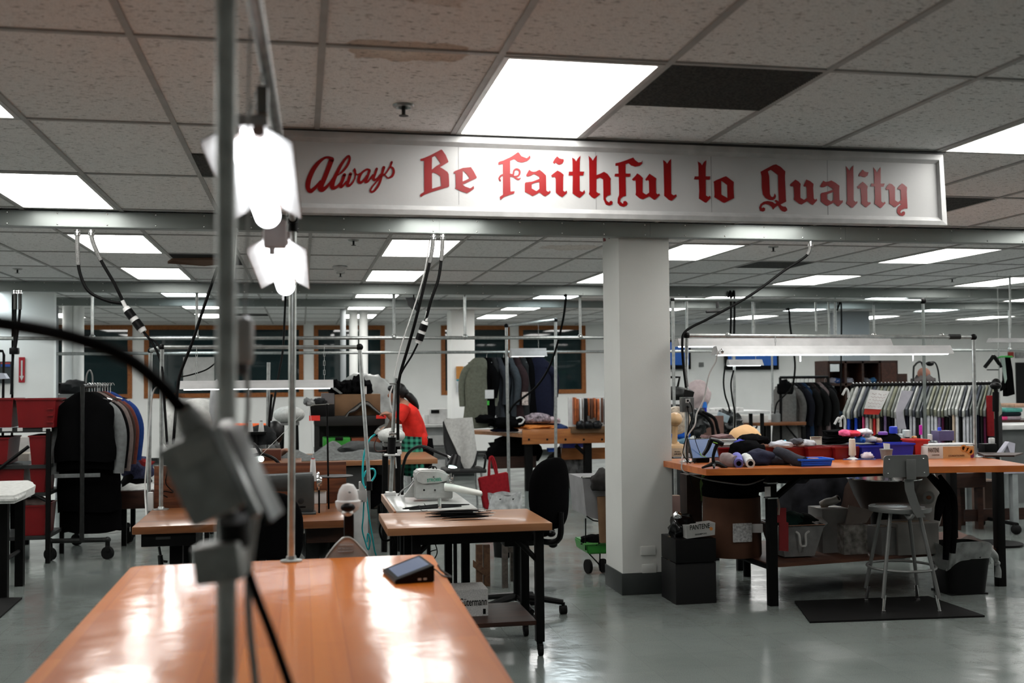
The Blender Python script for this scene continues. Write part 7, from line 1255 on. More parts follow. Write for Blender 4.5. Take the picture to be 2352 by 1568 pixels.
for (px, py, r_, h_, c_, lb) in ((2052, 995, .03, .05, (.03, .06, .5), 'blue round jar behind the black hat'), (2028, 998, .035, .02, (.2, .08, .4), 'flat purple tin behind the black hat'), (2082, 1003, .03, .05, (.5, .55, .55), 'pale jar right of the blue jar'), (2115, 998, .012, .07, (.5, .03, .35), 'magenta bottle beside the tall pole'), (2136, 1010, .018, .04, (.65, .65, .65), 'small white pot above the bright red bin'), (2158, 1000, .014, .06, (.05, .08, .6), 'small bottle with violet blue cap'), (1720, 1023, .0, 0, (0, 0, 0), ''), (1803, 1022, .009, .035, (.15, .5, .65), 'light blue thread spool over the middle bins'), (1793, 1024, .022, .03, (.6, .45, .45), 'pale pink spool over the middle bins'), (2100, 1008, .02, .02, (.6, .25, .08), 'orange jar lid beside the magenta bottle'), (2068, 1006, .02, .03, (.55, .6, .6), 'clear pot before the pale jar')):
    if r_: c = P(px, py, y=7.45); t = thing('jar', lb, 'jar', c); part('jar_body', MB().lathe(c, [(r_, 0), (r_*1.05, .004), (r_, h_), (r_*.6, h_+.004), (0, h_+.004)], 16), M('jar_'+lb.split()[0]+str(px), c_, .35), t)
one('goods_board', MB().bx(P(1760, 1040, y=7.2).x, 4.75, 7.42, 7.6, P(1900, 1026, y=7.2).z-.004, P(1900, 1026, y=7.2).z), M('grey_board', (.12, .12, .12), .7), 'grey board carrying the small goods behind the bins', 'board')
q = rect(2156, 989, 2192, 1012, 7.4); t = thing('clear_box', 'clear plastic box with violet contents before the hanging garments', 'box', ((q[0]+q[1])/2, 7.45, q[2])); part('box_body', MB().bx(q[0], q[1], 7.4, 7.5, q[2], q[3], .004), M('violet_clear', (.12, .1, .2), .2), t)
one('white_tray', MB().bx(P(2130, 1020, y=7.05).x, P(2240, 1020, y=7.05).x, 7.04, 7.2, zt_+.003, zt_+.012, .002), WHITEP, 'flat white sheet on top of the conditioner carton', 'tray')
t = thing('pen_cup', 'black square cup at the right end of the big workbench', 'cup', onb(2277, 1049)); q = rect(2262, 1019, 2290, 1044, 7.25); part('cup_body', MB().bx(q[0], q[1], 7.25, 7.33, q[2], q[3], .004), BLACKP, t); q2 = rect(2273, 1005, 2284, 1019, 7.28); part('white_bottle', MB().bx(q2[0], q2[1], 7.27, 7.3, q2[2], q2[3], .008), WHITEP, t)
one('flat_board', MB().prism([P(2245, 1042, z=BZ+.01), P(2350, 1043, z=BZ+.01), P(2330, 1049, z=BZ+.01), P(2262, 1049, z=BZ+.01)], (0, 0, .012)), DKWOOD, 'flat dark board at the far right of the workbench', 'board')
one('paper_card', MB().prism([P(2297, 1042, y=7.3), P(2318, 1014, y=7.3), P(2332, 1018, y=7.3), P(2330, 1042, y=7.3), P(2322, 1044, y=7.3), P(2314, 1022, y=7.3), P(2302, 1044, y=7.3)], (0, .05, 0)), M('pale_lilac_card', (.5, .5, .58), .6), 'folded pale card standing at the far right of the workbench', 'card')
# ---- rack of bagged garments behind the bench ----
yr = 9.6; t = thing('garment_rack', 'black rack with dense bagged garments behind the big workbench', 'garment rack', (5.9, yr, 0)); z = P(2100, 882, y=yr).z; xa, xb = P(1958, 882, y=yr).x, P(2288, 882, y=yr).x
part('top_rail', MB().cyl((xa, yr, z), (xb, yr, z), .016), BLACKM, t)
for x in (xa, xb): part('upright', MB().cyl((x, yr, .1), (x, yr, z), .018), BLACKM, t); part('base_bar', MB().cyl((x-.02, yr-.3, .1), (x-.02, yr+.3, .1), .018), BLACKM, t); part('caster', MB().sph((x-.02, yr-.28, .05), .05, 8), RUBBER, t); part('caster', MB().sph((x-.02, yr+.28, .05), .05, 8), RUBBER, t)
part('rail_knob', MB().sph((xb, yr, z+.0), (.045, .04, .05), 8), BLACKM, t)
PLS = [M('plastic_cover_%d' % k, c, .3, var=.45, scale=9, spec=.7, bump=.5, bscale=22) for k, c in enumerate(((.26, .28, .26), (.15, .17, .16), (.42, .44, .42), (.20, .21, .15), (.06, .07, .09)))]
HM = [fabm('hem_%d' % k, c, .2) for k, c in enumerate(((.62, .64, .68), (.012, .012, .013), (.02, .07, .5), (.5, .52, .56), (.75, .10, .25), (.012, .013, .03), (.55, .03, .03), (.6, .48, .36), (.22, .16, .3), (.03, .03, .032), (.66, .68, .72), (.10, .015, .05)))]
seqc = [0, 2, 1, 2, 5, 4, 0, 7, 6, 7, 1, 8, 1, 1, 0, 3, 3, 5, 10, 0, 9, 10, 3, 0, 10, 10, 8, 11, 1, 9, 7, 10, 1, 0, 10, 3, 9, 5, 9, 11, 9]
dv = V((-.19, -.16, 0)); N_ = 41
hcn = ['white', 'black', 'blue', 'pale grey', 'pink', 'navy', 'red', 'beige', 'lilac', 'dark grey', 'bright white', 'plum']; cnt = {}
for k in range(N_):
    x = xa+.01+(xb-xa-.03)*k/(N_-1); c = V((x, yr, z)); ci = seqc[k]; cnt[ci] = cnt.get(ci, 0)+1; th = .016+.006*math.sin(k*2.3); L_ = .56+.05*math.sin(k*1.7); tt = V((.6, -.7, 0)).normalized()
    lb = '%s garment in cloudy cover on dense rack, %s such from the left' % (hcn[ci], ORD[min(cnt[ci]-1, 8)])
    g_ = thing('bagged_garment', lb, 'garment', c, 0, 'bagged garments on the dense rack')
    n_ = V((dv.y, -dv.x, 0)).normalized()*th; e1, e2 = c+dv*1.05-Z3*(.25+.012*math.sin(k)), c-dv*.95-Z3*.25
    up = [c-Z3*.01, e1, e1-Z3*.06, c-Z3*.36, e2-Z3*.06, e2]; m = MB(); m.prism([q_-n_*.5 for q_ in up], n_); part('plastic_cover', m, PLS[(k*7+k//3) % 5], g_)
    lo = [e1-Z3*.06+V((.01, .01, 0)), c-Z3*.36, e2-Z3*.06, e2-Z3*(L_-.1), c-Z3*(L_+.1), e1-Z3*(L_-.18)]; m = MB(); m.prism([q_-n_*.42 for q_ in lo], n_*.84); part('garment_body', m, HM[ci], g_)
    part('hanger_hook', MB().tube([c-Z3*.03, c+Z3*.012, c+V((0, .018, .022)), c+V((0, .03, .0))], .0028, 5), CHROME, g_)
t = thing('handwritten_note', 'white handwritten sheet clipped over the bagged garments, red sheet below', 'note', P(2010, 938, y=9.3)); yq = 9.28
m = MB(); m.prism([P(1999, 894, y=yq+.05), P(2044, 898, y=yq+.05), P(2024, 940, y=yq), P(1985, 938, y=yq)], (0, .004, 0)); part('paper_sheet', m, PAPER, t, sm=0)
m = MB(); m.prism([P(1987, 937, y=yq+.006), P(2025, 939, y=yq+.006), P(2018, 952, y=yq+.006), P(1984, 951, y=yq+.006)], (0, .004, 0)); part('red_sheet', m, M('red_sheet', (.5, .03, .02), .6), t, sm=0)
m = MB(); rnd = random.Random(9)
for k in range(5):
    a, b = P(2003-k*3.2, 904+k*7, y=yq+.04-.009*k), P(2036-k*3.2, 906.5+k*7, y=yq+.04-.009*k); n_ = 9
    for j in range(n_):
        if rnd.random() < .85: p0, p1 = a.lerp(b, j/n_), a.lerp(b, (j+.7)/n_); m.tube([p0+V((0, -.004, 0)), p0.lerp(p1, .5)+V((0, -.004, .006*(-1)**j)), p1+V((0, -.004, 0))], .0012, 4, k=2)
part('handwriting', m, M('faint_red_ink', (.35, .2, .2), .7), t, sm=0)
t = thing('grey_sheet', 'pale lilac sheet hanging over the bagged garments right of the note', 'sheet', P(2075, 985, y=9.3)); m = MB(); m.prism([P(2072, 896, y=yq), P(2098, 898, y=yq), P(2074, 945, y=yq-.02), P(2082, 985, y=yq-.02), P(2062, 985, y=yq-.02), P(2058, 945, y=yq-.02)], (0, .006, 0)); part('sheet', m, M('pale_lilac', (.42, .41, .46), .7), t, sm=0)
q = rect(2271, 908, 2284, 1002, 9.4); one('red_banner', MB().bx(q[0], q[1], 9.4, 9.44, q[2], q[3], .01), fabm('deep_red', (.22, .012, .015)), 'deep red strip of cloth at the right end of the dense rack', 'fabric')
t = thing('black_stand', 'black pole stand with round knob right of the dense rack', 'stand', V((P(2290, 1050, y=8.8).x, 8.8, 0))); q = P(2287, 886, y=8.8); part('stand_pole', MB().cyl(V((q.x, 8.8, .02)), q, .016), BLACKM, t); part('stand_knob', MB().sph(q, (.05, .05, .035), 10), BLACKP, t); part('stand_collar', MB().cyl(P(2287, 900, y=8.8), P(2287, 945, y=8.8), .028), BLACKM, t); part('stand_base', MB().lathe((q.x, 8.8, 0), [(.2, 0), (.2, .02), (.02, .03)], 20), BLACKM, t)
# white bottles / clips left of the rack
for k, (px, py, lb) in enumerate(((1925, 962, 'white plastic clip shape left of the dense rack, left'), (1935, 958, 'white plastic clip shape left of the dense rack, right'), (1943, 895, 'thin white bracket above the dense rack left end'))): one('white_clip', MB().tube([P(px-8, py+12, y=9.3), P(px, py-2, y=9.3), P(px+5, py+4, y=9.3), P(px+6, py+18, y=9.3)], .012, 8), WHITEP, lb, 'clip')
# ---- under the bench ----
q = rect(1647, 1150, 1757, 1272, 7.15); t = thing('cardboard_drum', 'large brown cardboard drum full of black cloth under the big workbench', 'box', ((q[0]+q[1])/2, 7.25, Zs)); DC = M('dark_brown_carton', (.10, .042, .022), .8); part('drum_body', MB().lathe(((q[0]+q[1])/2, 7.32, Zs), [(.205, 0), (.21, .01), (.205, .42), (.20, .42), (.195, .05)], 28), DC, t); part('shipping_label', MB().bx(q[0]+.10, q[0]+.24, 7.10, 7.112, Zs+.12, Zs+.25, .001), M('shipping_label', (.4, .4, .4), .6, var=.5, scale=60), t, sm=0); part('arrow_sticker', MB().prism([P(1720, 1213, y=7.12), P(1728, 1203, y=7.12), P(1752, 1203, y=7.12), P(1752, 1223, y=7.12), P(1728, 1223, y=7.12)], (0, .01, 0)), PAPER, t, sm=0)
pile('black cloth overflowing the brown cardboard drum', V(((q[0]+q[1])/2, 7.32, Zs+.38)), (.21, .19, .17), BLACKF, 120)
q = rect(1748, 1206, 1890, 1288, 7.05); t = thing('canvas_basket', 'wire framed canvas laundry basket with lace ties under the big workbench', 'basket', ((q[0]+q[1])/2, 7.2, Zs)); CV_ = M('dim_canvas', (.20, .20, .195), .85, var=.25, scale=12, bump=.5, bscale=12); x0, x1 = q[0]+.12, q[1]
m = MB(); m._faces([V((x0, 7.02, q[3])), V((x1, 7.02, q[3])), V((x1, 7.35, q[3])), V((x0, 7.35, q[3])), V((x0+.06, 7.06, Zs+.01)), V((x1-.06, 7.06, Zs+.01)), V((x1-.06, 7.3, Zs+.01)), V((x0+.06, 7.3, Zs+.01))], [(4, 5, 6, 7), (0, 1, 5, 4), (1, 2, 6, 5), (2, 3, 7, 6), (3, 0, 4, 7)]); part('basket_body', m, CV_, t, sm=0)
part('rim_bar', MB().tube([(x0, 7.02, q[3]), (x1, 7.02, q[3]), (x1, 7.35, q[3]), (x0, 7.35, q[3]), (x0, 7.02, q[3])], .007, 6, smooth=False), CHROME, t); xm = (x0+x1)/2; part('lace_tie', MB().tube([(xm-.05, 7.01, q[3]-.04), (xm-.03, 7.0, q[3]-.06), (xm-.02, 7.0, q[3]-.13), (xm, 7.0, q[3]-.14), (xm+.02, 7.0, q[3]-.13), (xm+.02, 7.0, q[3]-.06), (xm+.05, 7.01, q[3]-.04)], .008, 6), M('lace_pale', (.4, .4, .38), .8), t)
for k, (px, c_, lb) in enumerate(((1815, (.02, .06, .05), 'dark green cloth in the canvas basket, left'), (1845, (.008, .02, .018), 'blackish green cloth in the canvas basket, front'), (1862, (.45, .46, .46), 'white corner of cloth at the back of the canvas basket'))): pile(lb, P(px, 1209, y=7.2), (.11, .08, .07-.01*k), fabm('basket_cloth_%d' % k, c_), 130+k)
t = thing('red_folder', 'tall red strip hanging from the front leg of the big workbench', 'strip', P(1796, 1265, y=6.9)); m = MB(); m.prism([P(1783, 1166, y=6.9), P(1806, 1166, y=6.9), P(1806, 1198, y=6.9), P(1811, 1200, y=6.9), P(1811, 1266, y=6.9), P(1790, 1264, y=6.9), P(1790, 1200, y=6.9), P(1783, 1200, y=6.9)], (0, .01, 0)); part('red_sheet', m, M('dull_red_sheet', (.2, .012, .014), .6), t, sm=0); part('clip', MB().tube([P(1785, 1140, y=6.89), P(1789, 1160, y=6.89), P(1788, 1182, y=6.89)], .008, 6), M('pinkish_clip', (.3, .22, .18), .6), t)
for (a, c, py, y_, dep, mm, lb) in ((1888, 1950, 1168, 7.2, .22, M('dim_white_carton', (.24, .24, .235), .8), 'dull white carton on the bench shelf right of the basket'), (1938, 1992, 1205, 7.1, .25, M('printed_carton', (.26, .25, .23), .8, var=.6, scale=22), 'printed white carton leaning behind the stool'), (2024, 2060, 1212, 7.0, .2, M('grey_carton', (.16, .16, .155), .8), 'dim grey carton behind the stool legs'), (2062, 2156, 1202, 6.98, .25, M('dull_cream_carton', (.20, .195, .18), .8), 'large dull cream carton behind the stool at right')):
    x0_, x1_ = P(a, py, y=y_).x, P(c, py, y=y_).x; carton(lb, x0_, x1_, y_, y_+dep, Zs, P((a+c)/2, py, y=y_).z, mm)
one('paper_sheet', MB().prism([P(1950, 1160, y=7.18), P(2008, 1172, y=7.18), P(1990, 1200, y=7.15), P(1942, 1204, y=7.15)], (0, .01, 0)), M('dull_card', (.28, .25, .23), .8), 'slanted cream board on top of the printed carton', 'board')
roll('rolled white paper on the bench shelf above the basket', P(1888, 1160, y=7.35), P(1926, 1144, y=7.25), .03, M('roll_paper', (.40, .40, .38), .7))
t = thing('white_sack', 'tall white drawstring sack with round brown emblem behind the stool', 'sack', V((P(2110, 1200, y=7.3).x, 7.3, Zs))); c = P(2108, 1150, y=7.35); m = MB(); m.blob(V((c.x, 7.4, (Zs+.88)/2)), (.20, .17, .36), 7, .08, 4, 1.6); part('sack_body', m, M('sack_cloth', (.34, .33, .31), .85, var=.15, scale=8), t, sm=80); q = P(2133, 1142, y=7.2); part('round_emblem', MB().lathe(q, [(.045, 0), (.048, .003), (.038, .003), (.036, .001)], 24, ax=(0, -1, 0)), M('emblem_grey', (.2, .2, .19), .7), t); part('emblem_mark', MB().sph(q+V((0, -.004, 0)), (.02, .004, .014), 8), M('emblem_brown', (.2, .06, .02), .6), t)
q = rect(1978, 1093, 2072, 1100, 7.1); t = thing('hanging_basket', 'wide dark round pan under the tabletop behind the stool back', 'pan', P(2030, 1140, y=7.3)); c = P(2030, 1098, y=7.35); part('pan_body', MB().lathe(c-Z3*.22, [(.17, 0), (.22, .1), (.26, .21), (.27, .22), (.25, .21)], 26), M('pan_dark', (.05, .035, .03), .5), t); part('pan_rim', MB().lathe(c, [(.26, 0), (.275, 0), (.275, .008), (.26, .008)], 26), CHROME, t); part('pan_stand', MB().cyl(c-Z3*.22, V((c.x, c.y, Zs)), .1), BLACKM, t)
# black aprons at the right end
for k, (pp, lb) in enumerate(((((2140, 1092), (2168, 1130), (2176, 1200), (2172, 1285)), 'long black strap hanging at the right end of the bench, left'), (((2158, 1092), (2186, 1140), (2190, 1200), (2188, 1270)), 'long black strap hanging at the right end of the bench, right'), (((2172, 1120), (2160, 1155), (2152, 1195)), 'short black tassel hanging at the right end of the bench'))): one('black_strap', MB().tube([P(a, b, y=6.72) for a, b in pp], [.015, .03, .03, .02], 8), BLACKF, lb, 'strap')
# ---- left under/side clutter ----
q = rect(1576, 1203, 1644, 1234, 7.0); t = thing('shampoo_carton', 'small white shampoo carton on added black blocks beside the pillar', 'box', ((q[0]+q[1])/2, 7.1, q[2])); m = MB(); a_, b_, c_, d_ = P(1576, 1208, y=7.0), P(1643, 1200, y=7.0), P(1642, 1228, y=7.0), P(1578, 1237, y=7.0); part('box_body', MB().prism([a_, b_, c_, d_], (0, .12, 0)), M('dim_carton', (.30, .30, .29), .7), t, sm=0)
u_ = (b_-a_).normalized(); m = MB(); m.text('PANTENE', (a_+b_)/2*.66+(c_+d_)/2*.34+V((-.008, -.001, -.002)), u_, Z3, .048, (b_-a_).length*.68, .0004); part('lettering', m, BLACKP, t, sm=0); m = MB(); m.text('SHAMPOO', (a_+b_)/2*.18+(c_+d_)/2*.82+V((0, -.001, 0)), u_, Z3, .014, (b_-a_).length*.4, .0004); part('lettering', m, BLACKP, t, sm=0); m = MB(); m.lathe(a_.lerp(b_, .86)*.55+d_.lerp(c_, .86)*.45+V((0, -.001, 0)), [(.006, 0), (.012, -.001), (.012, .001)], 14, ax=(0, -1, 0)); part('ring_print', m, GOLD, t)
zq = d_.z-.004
for k, (a, c, pyt, pyb, y_, mm, lb) in enumerate(((1552, 1645, 1240, 1290, 7.0, BLACKP, 'black block added for the dark void under the shampoo carton beside the pillar'), (1552, 1645, 1292, 1345, 7.02, M('dark_void_block', (.012, .012, .013), .6), 'lowest black block added for the dark void on the floor beside the pillar'))): q = rect(a, pyt, c, pyb, y_); z0 = 0 if k else P(1600, 1291, y=7.0).z; z1 = zq if k == 0 else P(1600, 1292, y=7.02).z; carton(lb, q[0], q[1], y_, y_+.3, z0, z1, mm, name='crate', cat='crate')  # black blocks added where only a dark void between legs shows
pile('black tangled plastic heap on the added black blocks beside the pillar', V((P(1580, 1200, y=7.05).x, 7.15, zq)), (.10, .09, .10), M('shiny_black_plastic', (.01, .01, .011), .15), 140); pile('small silver foil on the black heap beside the pillar', P(1556, 1190, y=7.0), (.03, .03, .03), CHROME, 141)
pile('green cloth hanging behind the drum under the tabletop', P(1640, 1150, y=7.5), (.10, .08, .16), fabm('olive_green_cloth', (.07, .13, .04)), 142); pile('amber cloth under the tabletop behind the drum', P(1672, 1118, y=7.45), (.09, .06, .07), fabm('amber_cloth', (.5, .22, .06)), 143); pile('black bundle under the tabletop over the drum', P(1712, 1130, y=7.3), (.16, .12, .12), BLACKF, 144); pile('grey ribbed garment under the tabletop by the brace', P(1815, 1108, y=7.4), (.15, .1, .06), fabm('ribbed_grey', (.05, .055, .065), .4), 145)
t = thing('round_card', 'white card with round tan mark leaning behind the drum', 'card', P(1635, 1190, y=7.4)); q = rect(1626, 1148, 1644, 1188, 7.4); part('card_sheet', MB().bx(q[0], q[1], 7.4, 7.41, q[2], q[3]), M('card_white', (.35, .33, .3), .7), t, sm=0); part('card_mark', MB().lathe(P(1633, 1168, y=7.398), [(.02, 0), (.02, .002), (0, .002)], 16, ax=(0, -1, 0)), M('card_tan', (.35, .18, .1), .7), t)
q = rect(1578, 1090, 1612, 1185, 7.6); one('brown_boards', MB().bx(q[0], q[1], 7.6, 7.75, 0, q[3]), M('dark_brown_panel', (.05, .025, .018), .7, var=.5, scale=8), 'dark brown boards standing under the tabletop edge beside the pillar', 'board')
q = rect(1545, 1140, 1570, 1190, 7.9); carton('dusty pink carton beside the pillar behind the added black blocks', q[0], q[1], 7.95, 8.03, 0, q[3], M('dusty_pink_carton', (.22, .14, .12), .8))
# ---- stool, mat, bin ----
MATP = [P(1825, 1383, z=0), P(1860, 1431, z=0), P(2262, 1417, z=0), P(2132, 1372, z=0)]; one('floor_mat', MB().prism(MATP, (0, 0, .012)), RUBBER, 'black anti fatigue mat under the grey metal stool', 'mat')
sc = (P(1990, 1380, z=.012)+P(2029, 1405, z=.012)+P(2158, 1405, z=.012)+P(2108, 1378, z=.012))/4; t = thing('metal_stool', 'grey metal stool with back plate standing on the black mat', 'stool', (sc.x, sc.y, .012)); SG = M('stool_grey', (.16, .165, .16), .38, .35, var=.06)
sz = P(2066, 1162, y=sc.y).z; rs = (P(2130, 1162, y=sc.y).x-P(2004, 1162, y=sc.y).x)/2; cs = V((P(2067, 1165, y=sc.y).x, sc.y, 0))
part('seat', MB().lathe(cs+Z3*(sz-.03), [(rs*.98, 0), (rs, .006), (rs, .028), (rs*.98, .032), (rs*.84, .033), (rs*.80, .028), (0, .028)], 40), SG, t)
part('seat_dish', MB().lathe(cs+Z3*(sz-.001), [(rs*.79, 0), (rs*.79, .001), (rs*.74, .0035), (0, .002)], 36), M('seat_pale', (.34, .35, .37), .25, .3), t)
feet = [P(1989, 1380, z=.012), P(2029, 1406, z=.012), P(2158, 1406, z=.012), P(2108, 1378, z=.012)]
for f_ in feet:
    d_ = V((f_.x-cs.x, f_.y-cs.y, 0)); top = cs+d_*.52+Z3*(sz-.03); lg = part('leg', MB().cyl(f_+Z3*.09, top, .0125), SG, t); part('leg_tip', MB().cyl(f_, f_+(top-f_)*.17, .0115).cyl(f_, f_+Z3*.012, .015), CHROME, lg)
zr_ = P(2060, 1300, y=sc.y).z; rr_ = (P(2130, 1300, y=sc.y).x-P(1993, 1300, y=sc.y).x)/2; part('foot_ring', MB().tube([cs+V((rr_*math.cos(a), rr_*math.sin(a), zr_)) for a in [2*PI*k/28 for k in range(28)]], .009, 8, smooth=False, closed=True), SG, t)
yb_ = cs.y-rs-.02
part('back_strap', MB().surf(lambda u, v: P(*[(2078, 1100), (2080, 1125), (2088, 1150), (2098, 1175), (2106, 1188)][min(4, int(v*4))], y=yb_) .lerp(P(*[(2078, 1100), (2080, 1125), (2088, 1150), (2098, 1175), (2106, 1188)][min(4, int(v*4)+1)], y=yb_), v*4-int(v*4)) + V((u*.065-.005, 0, 0)), 2, 12, .006), SG, t, sm=0)
part('seat_bracket', MB().tube([P(2098, 1182, y=yb_), P(2090, 1190, y=yb_+.02), P(2080, 1182, y=yb_+.08)], .012, 6), SG, t)
c0, c1 = P(2030, 1046, y=yb_-.01), P(2133, 1094, y=yb_-.01); w_, h_ = c1.x-c0.x, c0.z-c1.z; o_ = [(x_, y_) for x_, y_ in outline(0, w_, 0, h_, .022)]
bp_ = part('back_plate', MB().prism([V((c0.x+x_-(.006 if y_ < h_/2 else 0)*(1 if x_ < w_/2 else -1), yb_-.01-.012*math.cos((x_/w_-.5)*PI), c1.z+y_)) for x_, y_ in o_], (0, .006, 0)), SG, t)
for (a, b) in ((2042, 1055), (2121, 1053), (2040, 1087), (2123, 1085), (2086, 1072)): part('rivet', MB().sph(P(a, b, y=yb_-.018), .0045 if a != 2086 else .008, 8), CHROME, bp_)
q = rect(2084, 1058, 2088, 1067, yb_-.02); part('adjust_slot', MB().bx(q[0], q[1], yb_-.024, yb_-.02, q[2], q[3]), BLACKP, t); part('strap_upper', MB().bx(P(2076, 1060, y=yb_).x, P(2098, 1060, y=yb_).x, yb_-.03, yb_-.024, P(2080, 1100, y=yb_).z, P(2080, 1054, y=yb_).z, .003), SG, t)
bc = (P(2180, 1362, z=0)+P(2283, 1372, z=0))/2+V((.0, .14, 0)); t = thing('trash_can', 'black trash can with knotted clear liner at the right of the stool', 'trash can', (bc.x, bc.y, 0)); zr = P(2235, 1250, y=bc.y-.1).z; w0, w1 = .145, .185
m = MB()
def can(u, v, o=0): a = 2*PI*u; k = w0+(w1-w0)*v+o; ex = .35; return (bc.x+k*math.copysign(abs(math.cos(a))**ex, math.cos(a)), bc.y+k*.85*math.copysign(abs(math.sin(a))**ex, math.sin(a)), zr*v)
m.surf(lambda u, v: can(u, v), 40, 6); m.bx(bc.x-w0, bc.x+w0, bc.y-w0*.85, bc.y+w0*.85, 0, .01); part('can_body', m, BLACKP, t, sm=60)
m = MB(); m.surf(lambda u, v: V(can(u, 1-.42*v*(1+.3*math.sin(u*2*PI*2+1)), .008+.008*math.sin(u*2*PI*9+v*6)*v)) + V((0, 0, .02*math.sin(u*2*PI*3)*(1-v)+.012)), 72, 10); LN = M('bin_liner_film', (.32, .34, .33), .22, var=.4, scale=10, bump=.7, bscale=14, alpha=.62); part('bin_liner', m, LN, t, sm=80)
k_ = P(2290, 1293, y=bc.y-.1); part('liner_knot', MB().blob(k_, (.022, .022, .02), 3, .3, 3), LN, t, sm=80); part('liner_tail', MB().tube([k_, k_+V((.01, 0, -.05)), k_+V((.004, 0, -.10))], [.012, .02, .024], 8), LN, t, sm=80); part('liner_fold', MB().tube([P(2270, 1262, y=bc.y-.12), P(2284, 1275, y=bc.y-.12), k_], [.03, .026, .012], 8), LN, t, sm=80)
# ---- behind the bench at right ----
t = thing('wooden_chair', 'dark wooden bench seat on splayed legs right behind the big workbench', 'bench', (P(2230, 1215, z=0).x, 9.9, 0)); q = rect(2183, 1086, 2265, 1120, 9.7); part('seat_box', MB().bx(q[0], q[1], 9.7, 10.1, q[2], q[3], .005), DKWOOD, t)
for px in (2196, 2248): x = P(px, 1150, y=9.75).x; part('leg', MB().bx(x-.03, x+.03, 9.72, 9.78, 0, q[2]), DKWOOD, t); part('leg', MB().bx(x-.03, x+.03, 10.02, 10.08, 0, q[2]), DKWOOD, t)
part('stretcher', MB().bx(P(2215, 1180, y=9.75).x, P(2352, 1180, y=9.75).x, 9.74, 9.76, P(2280, 1195, y=9.75).z, P(2280, 1168, y=9.75).z), DKWOOD, t)
q = rect(2262, 1105, 2312, 1162, 10.3); carton('dim brown carton behind the dark bench at right', q[0], q[1], 10.3, 10.7, 0, q[3], M('dim_brown', (.10, .06, .045), .8))
t = table('work_table', 'white topped table with pale steel legs at the right edge', P(2290, 1080, y=9.4).x, P(2440, 1080, y=9.4).x, 9.4, 10.3, P(2330, 1078, y=9.4).z, .04, M('lilac_white_top', (.45, .44, .52), .4), [(P(2330, 1200, y=9.45).x, 9.45), (P(2420, 1200, y=9.45).x, 9.5), (P(2330, 1200, y=9.45).x, 10.2), (P(2420, 1200, y=9.45).x, 10.2)], M('pale_steel', (.35, .38, .38), .4, .4), lw=.06)
q = rect(2285, 975, 2420, 986, 11.5); one('white_shelf_board', MB().bx(q[0], q[1]+.2, 11.5, 12.1, q[2], q[3], .01), WHITEM, 'white worktop at the right edge under the fabric shelf', 'worktop'); q2 = rect(2300, 990, 2420, 1040, 11.6); one('grey_cabinet', MB().bx(q2[0], q2[1]+.2, 11.6, 12.1, 0, q[2]), M('cabinet_grey', (.14, .15, .15), .5), 'grey cabinet under the white worktop at the right edge', 'cabinet')
q = rect(2285, 952, 2420, 975, 12.0); t = thing('fabric_shelf', 'dark wooden shelf of folded fabrics at the right edge', 'shelf', (q[0]+.3, 12.3, q[2])); part('shelf_board', MB().bx(q[0], q[1]+.3, 12.12, 12.7, q[2], q[2]+.05), DKWOOD, t); part('shelf_foot', MB().bx(q[0]+.2, q[1], 12.3, 12.6, 0, q[2]), DKWOOD, t)
for k, (px, w_, c_, z_, lb) in enumerate(((2302, 28, (.65, .06, .2), 0, 'bright pink folded fabric on the right shelf'), (2330, 34, (.3, .25, .28), 0, 'mauve folded fabric on the right shelf'), (2325, 44, (.01, .02, .03), .05, 'dark teal folded fabric on the right shelf'), (2330, 40, (.08, .3, .26), .10, 'mint folded fabric on the right shelf'), (2345, 30, (.45, .28, .2), .16, 'peach cloth bundle on top of the right shelf'))):
    x0_, x1_ = P(px-w_/2, 950, y=12.2).x, P(px+w_/2, 950, y=12.2).x; one('folded_fabric', MB().bx(x0_, x1_, 12.2, 12.5, q[2]+.05+z_, q[2]+.10+z_, .02), fabm('right_fold_%d' % k, c_), lb, 'fabric')
# hangers with black garment
t = thing('hanging_garment', 'narrow black garment with mint ribbon hanging at the right edge', 'garment', P(2320, 815, y=11)); m = MB(); m.prism([P(2313, 820, y=11), P(2320, 816, y=11), P(2326, 850, y=11), P(2331, 905, y=11), P(2314, 910, y=11), P(2312, 870, y=11)], (0, .08, 0)); part('garment_body', m, BLACKF, t); part('ribbon', MB().prism([P(2298, 822, y=10.98), P(2308, 820, y=10.98), P(2313, 870, y=10.98), P(2309, 880, y=10.98)], (0, .01, 0)), M('mint_ribbon', (.35, .45, .4), .6), t); part('hanger', MB().tube([P(2292, 822, y=11), P(2300, 819, y=11), P(2325, 819, y=11)], .012, 6), M('green_hanger', (.05, .4, .08), .4), t); m = MB(); m.prism([P(2309, 870, y=11), P(2312, 890, y=11), P(2300, 898, y=11)], (0, .05, 0)); part('dangling_strap', m, BLACKF, t)
one('black_hanger', MB().tube([P(2262, 843, y=11), P(2277, 824, y=11), P(2282, 818, y=11), P(2290, 828, y=11), P(2300, 842, y=11)], .022, 8), BLACKP, 'thick black hanger hung left of the black garment at the right edge', 'hanger'); one('hanger_bar', MB().tube([P(2267, 849, y=11), P(2295, 849, y=11)], .007, 6, smooth=False), DARKM, 'thin grey bar under the thick black hanger', 'hanger')
pts = [P(2293, 786, y=11), P(2360, 782, y=11), V((P(2296, 1000, y=11).x, 11, 0))]; t = pipe_frame('thin steel clothes frame at the right edge', pts, .008, STEEL, [('crossbar', 0, 1), ('upright', 0, 2)]); part('upright', MB().cyl(pts[1], V((pts[1].x, 11, 0)), .008), STEEL, t)
front_light('pale lamp at the right edge over the fabric shelf', 2282, 776, 2420, 786, 10.5, on=False, ctop=CH)
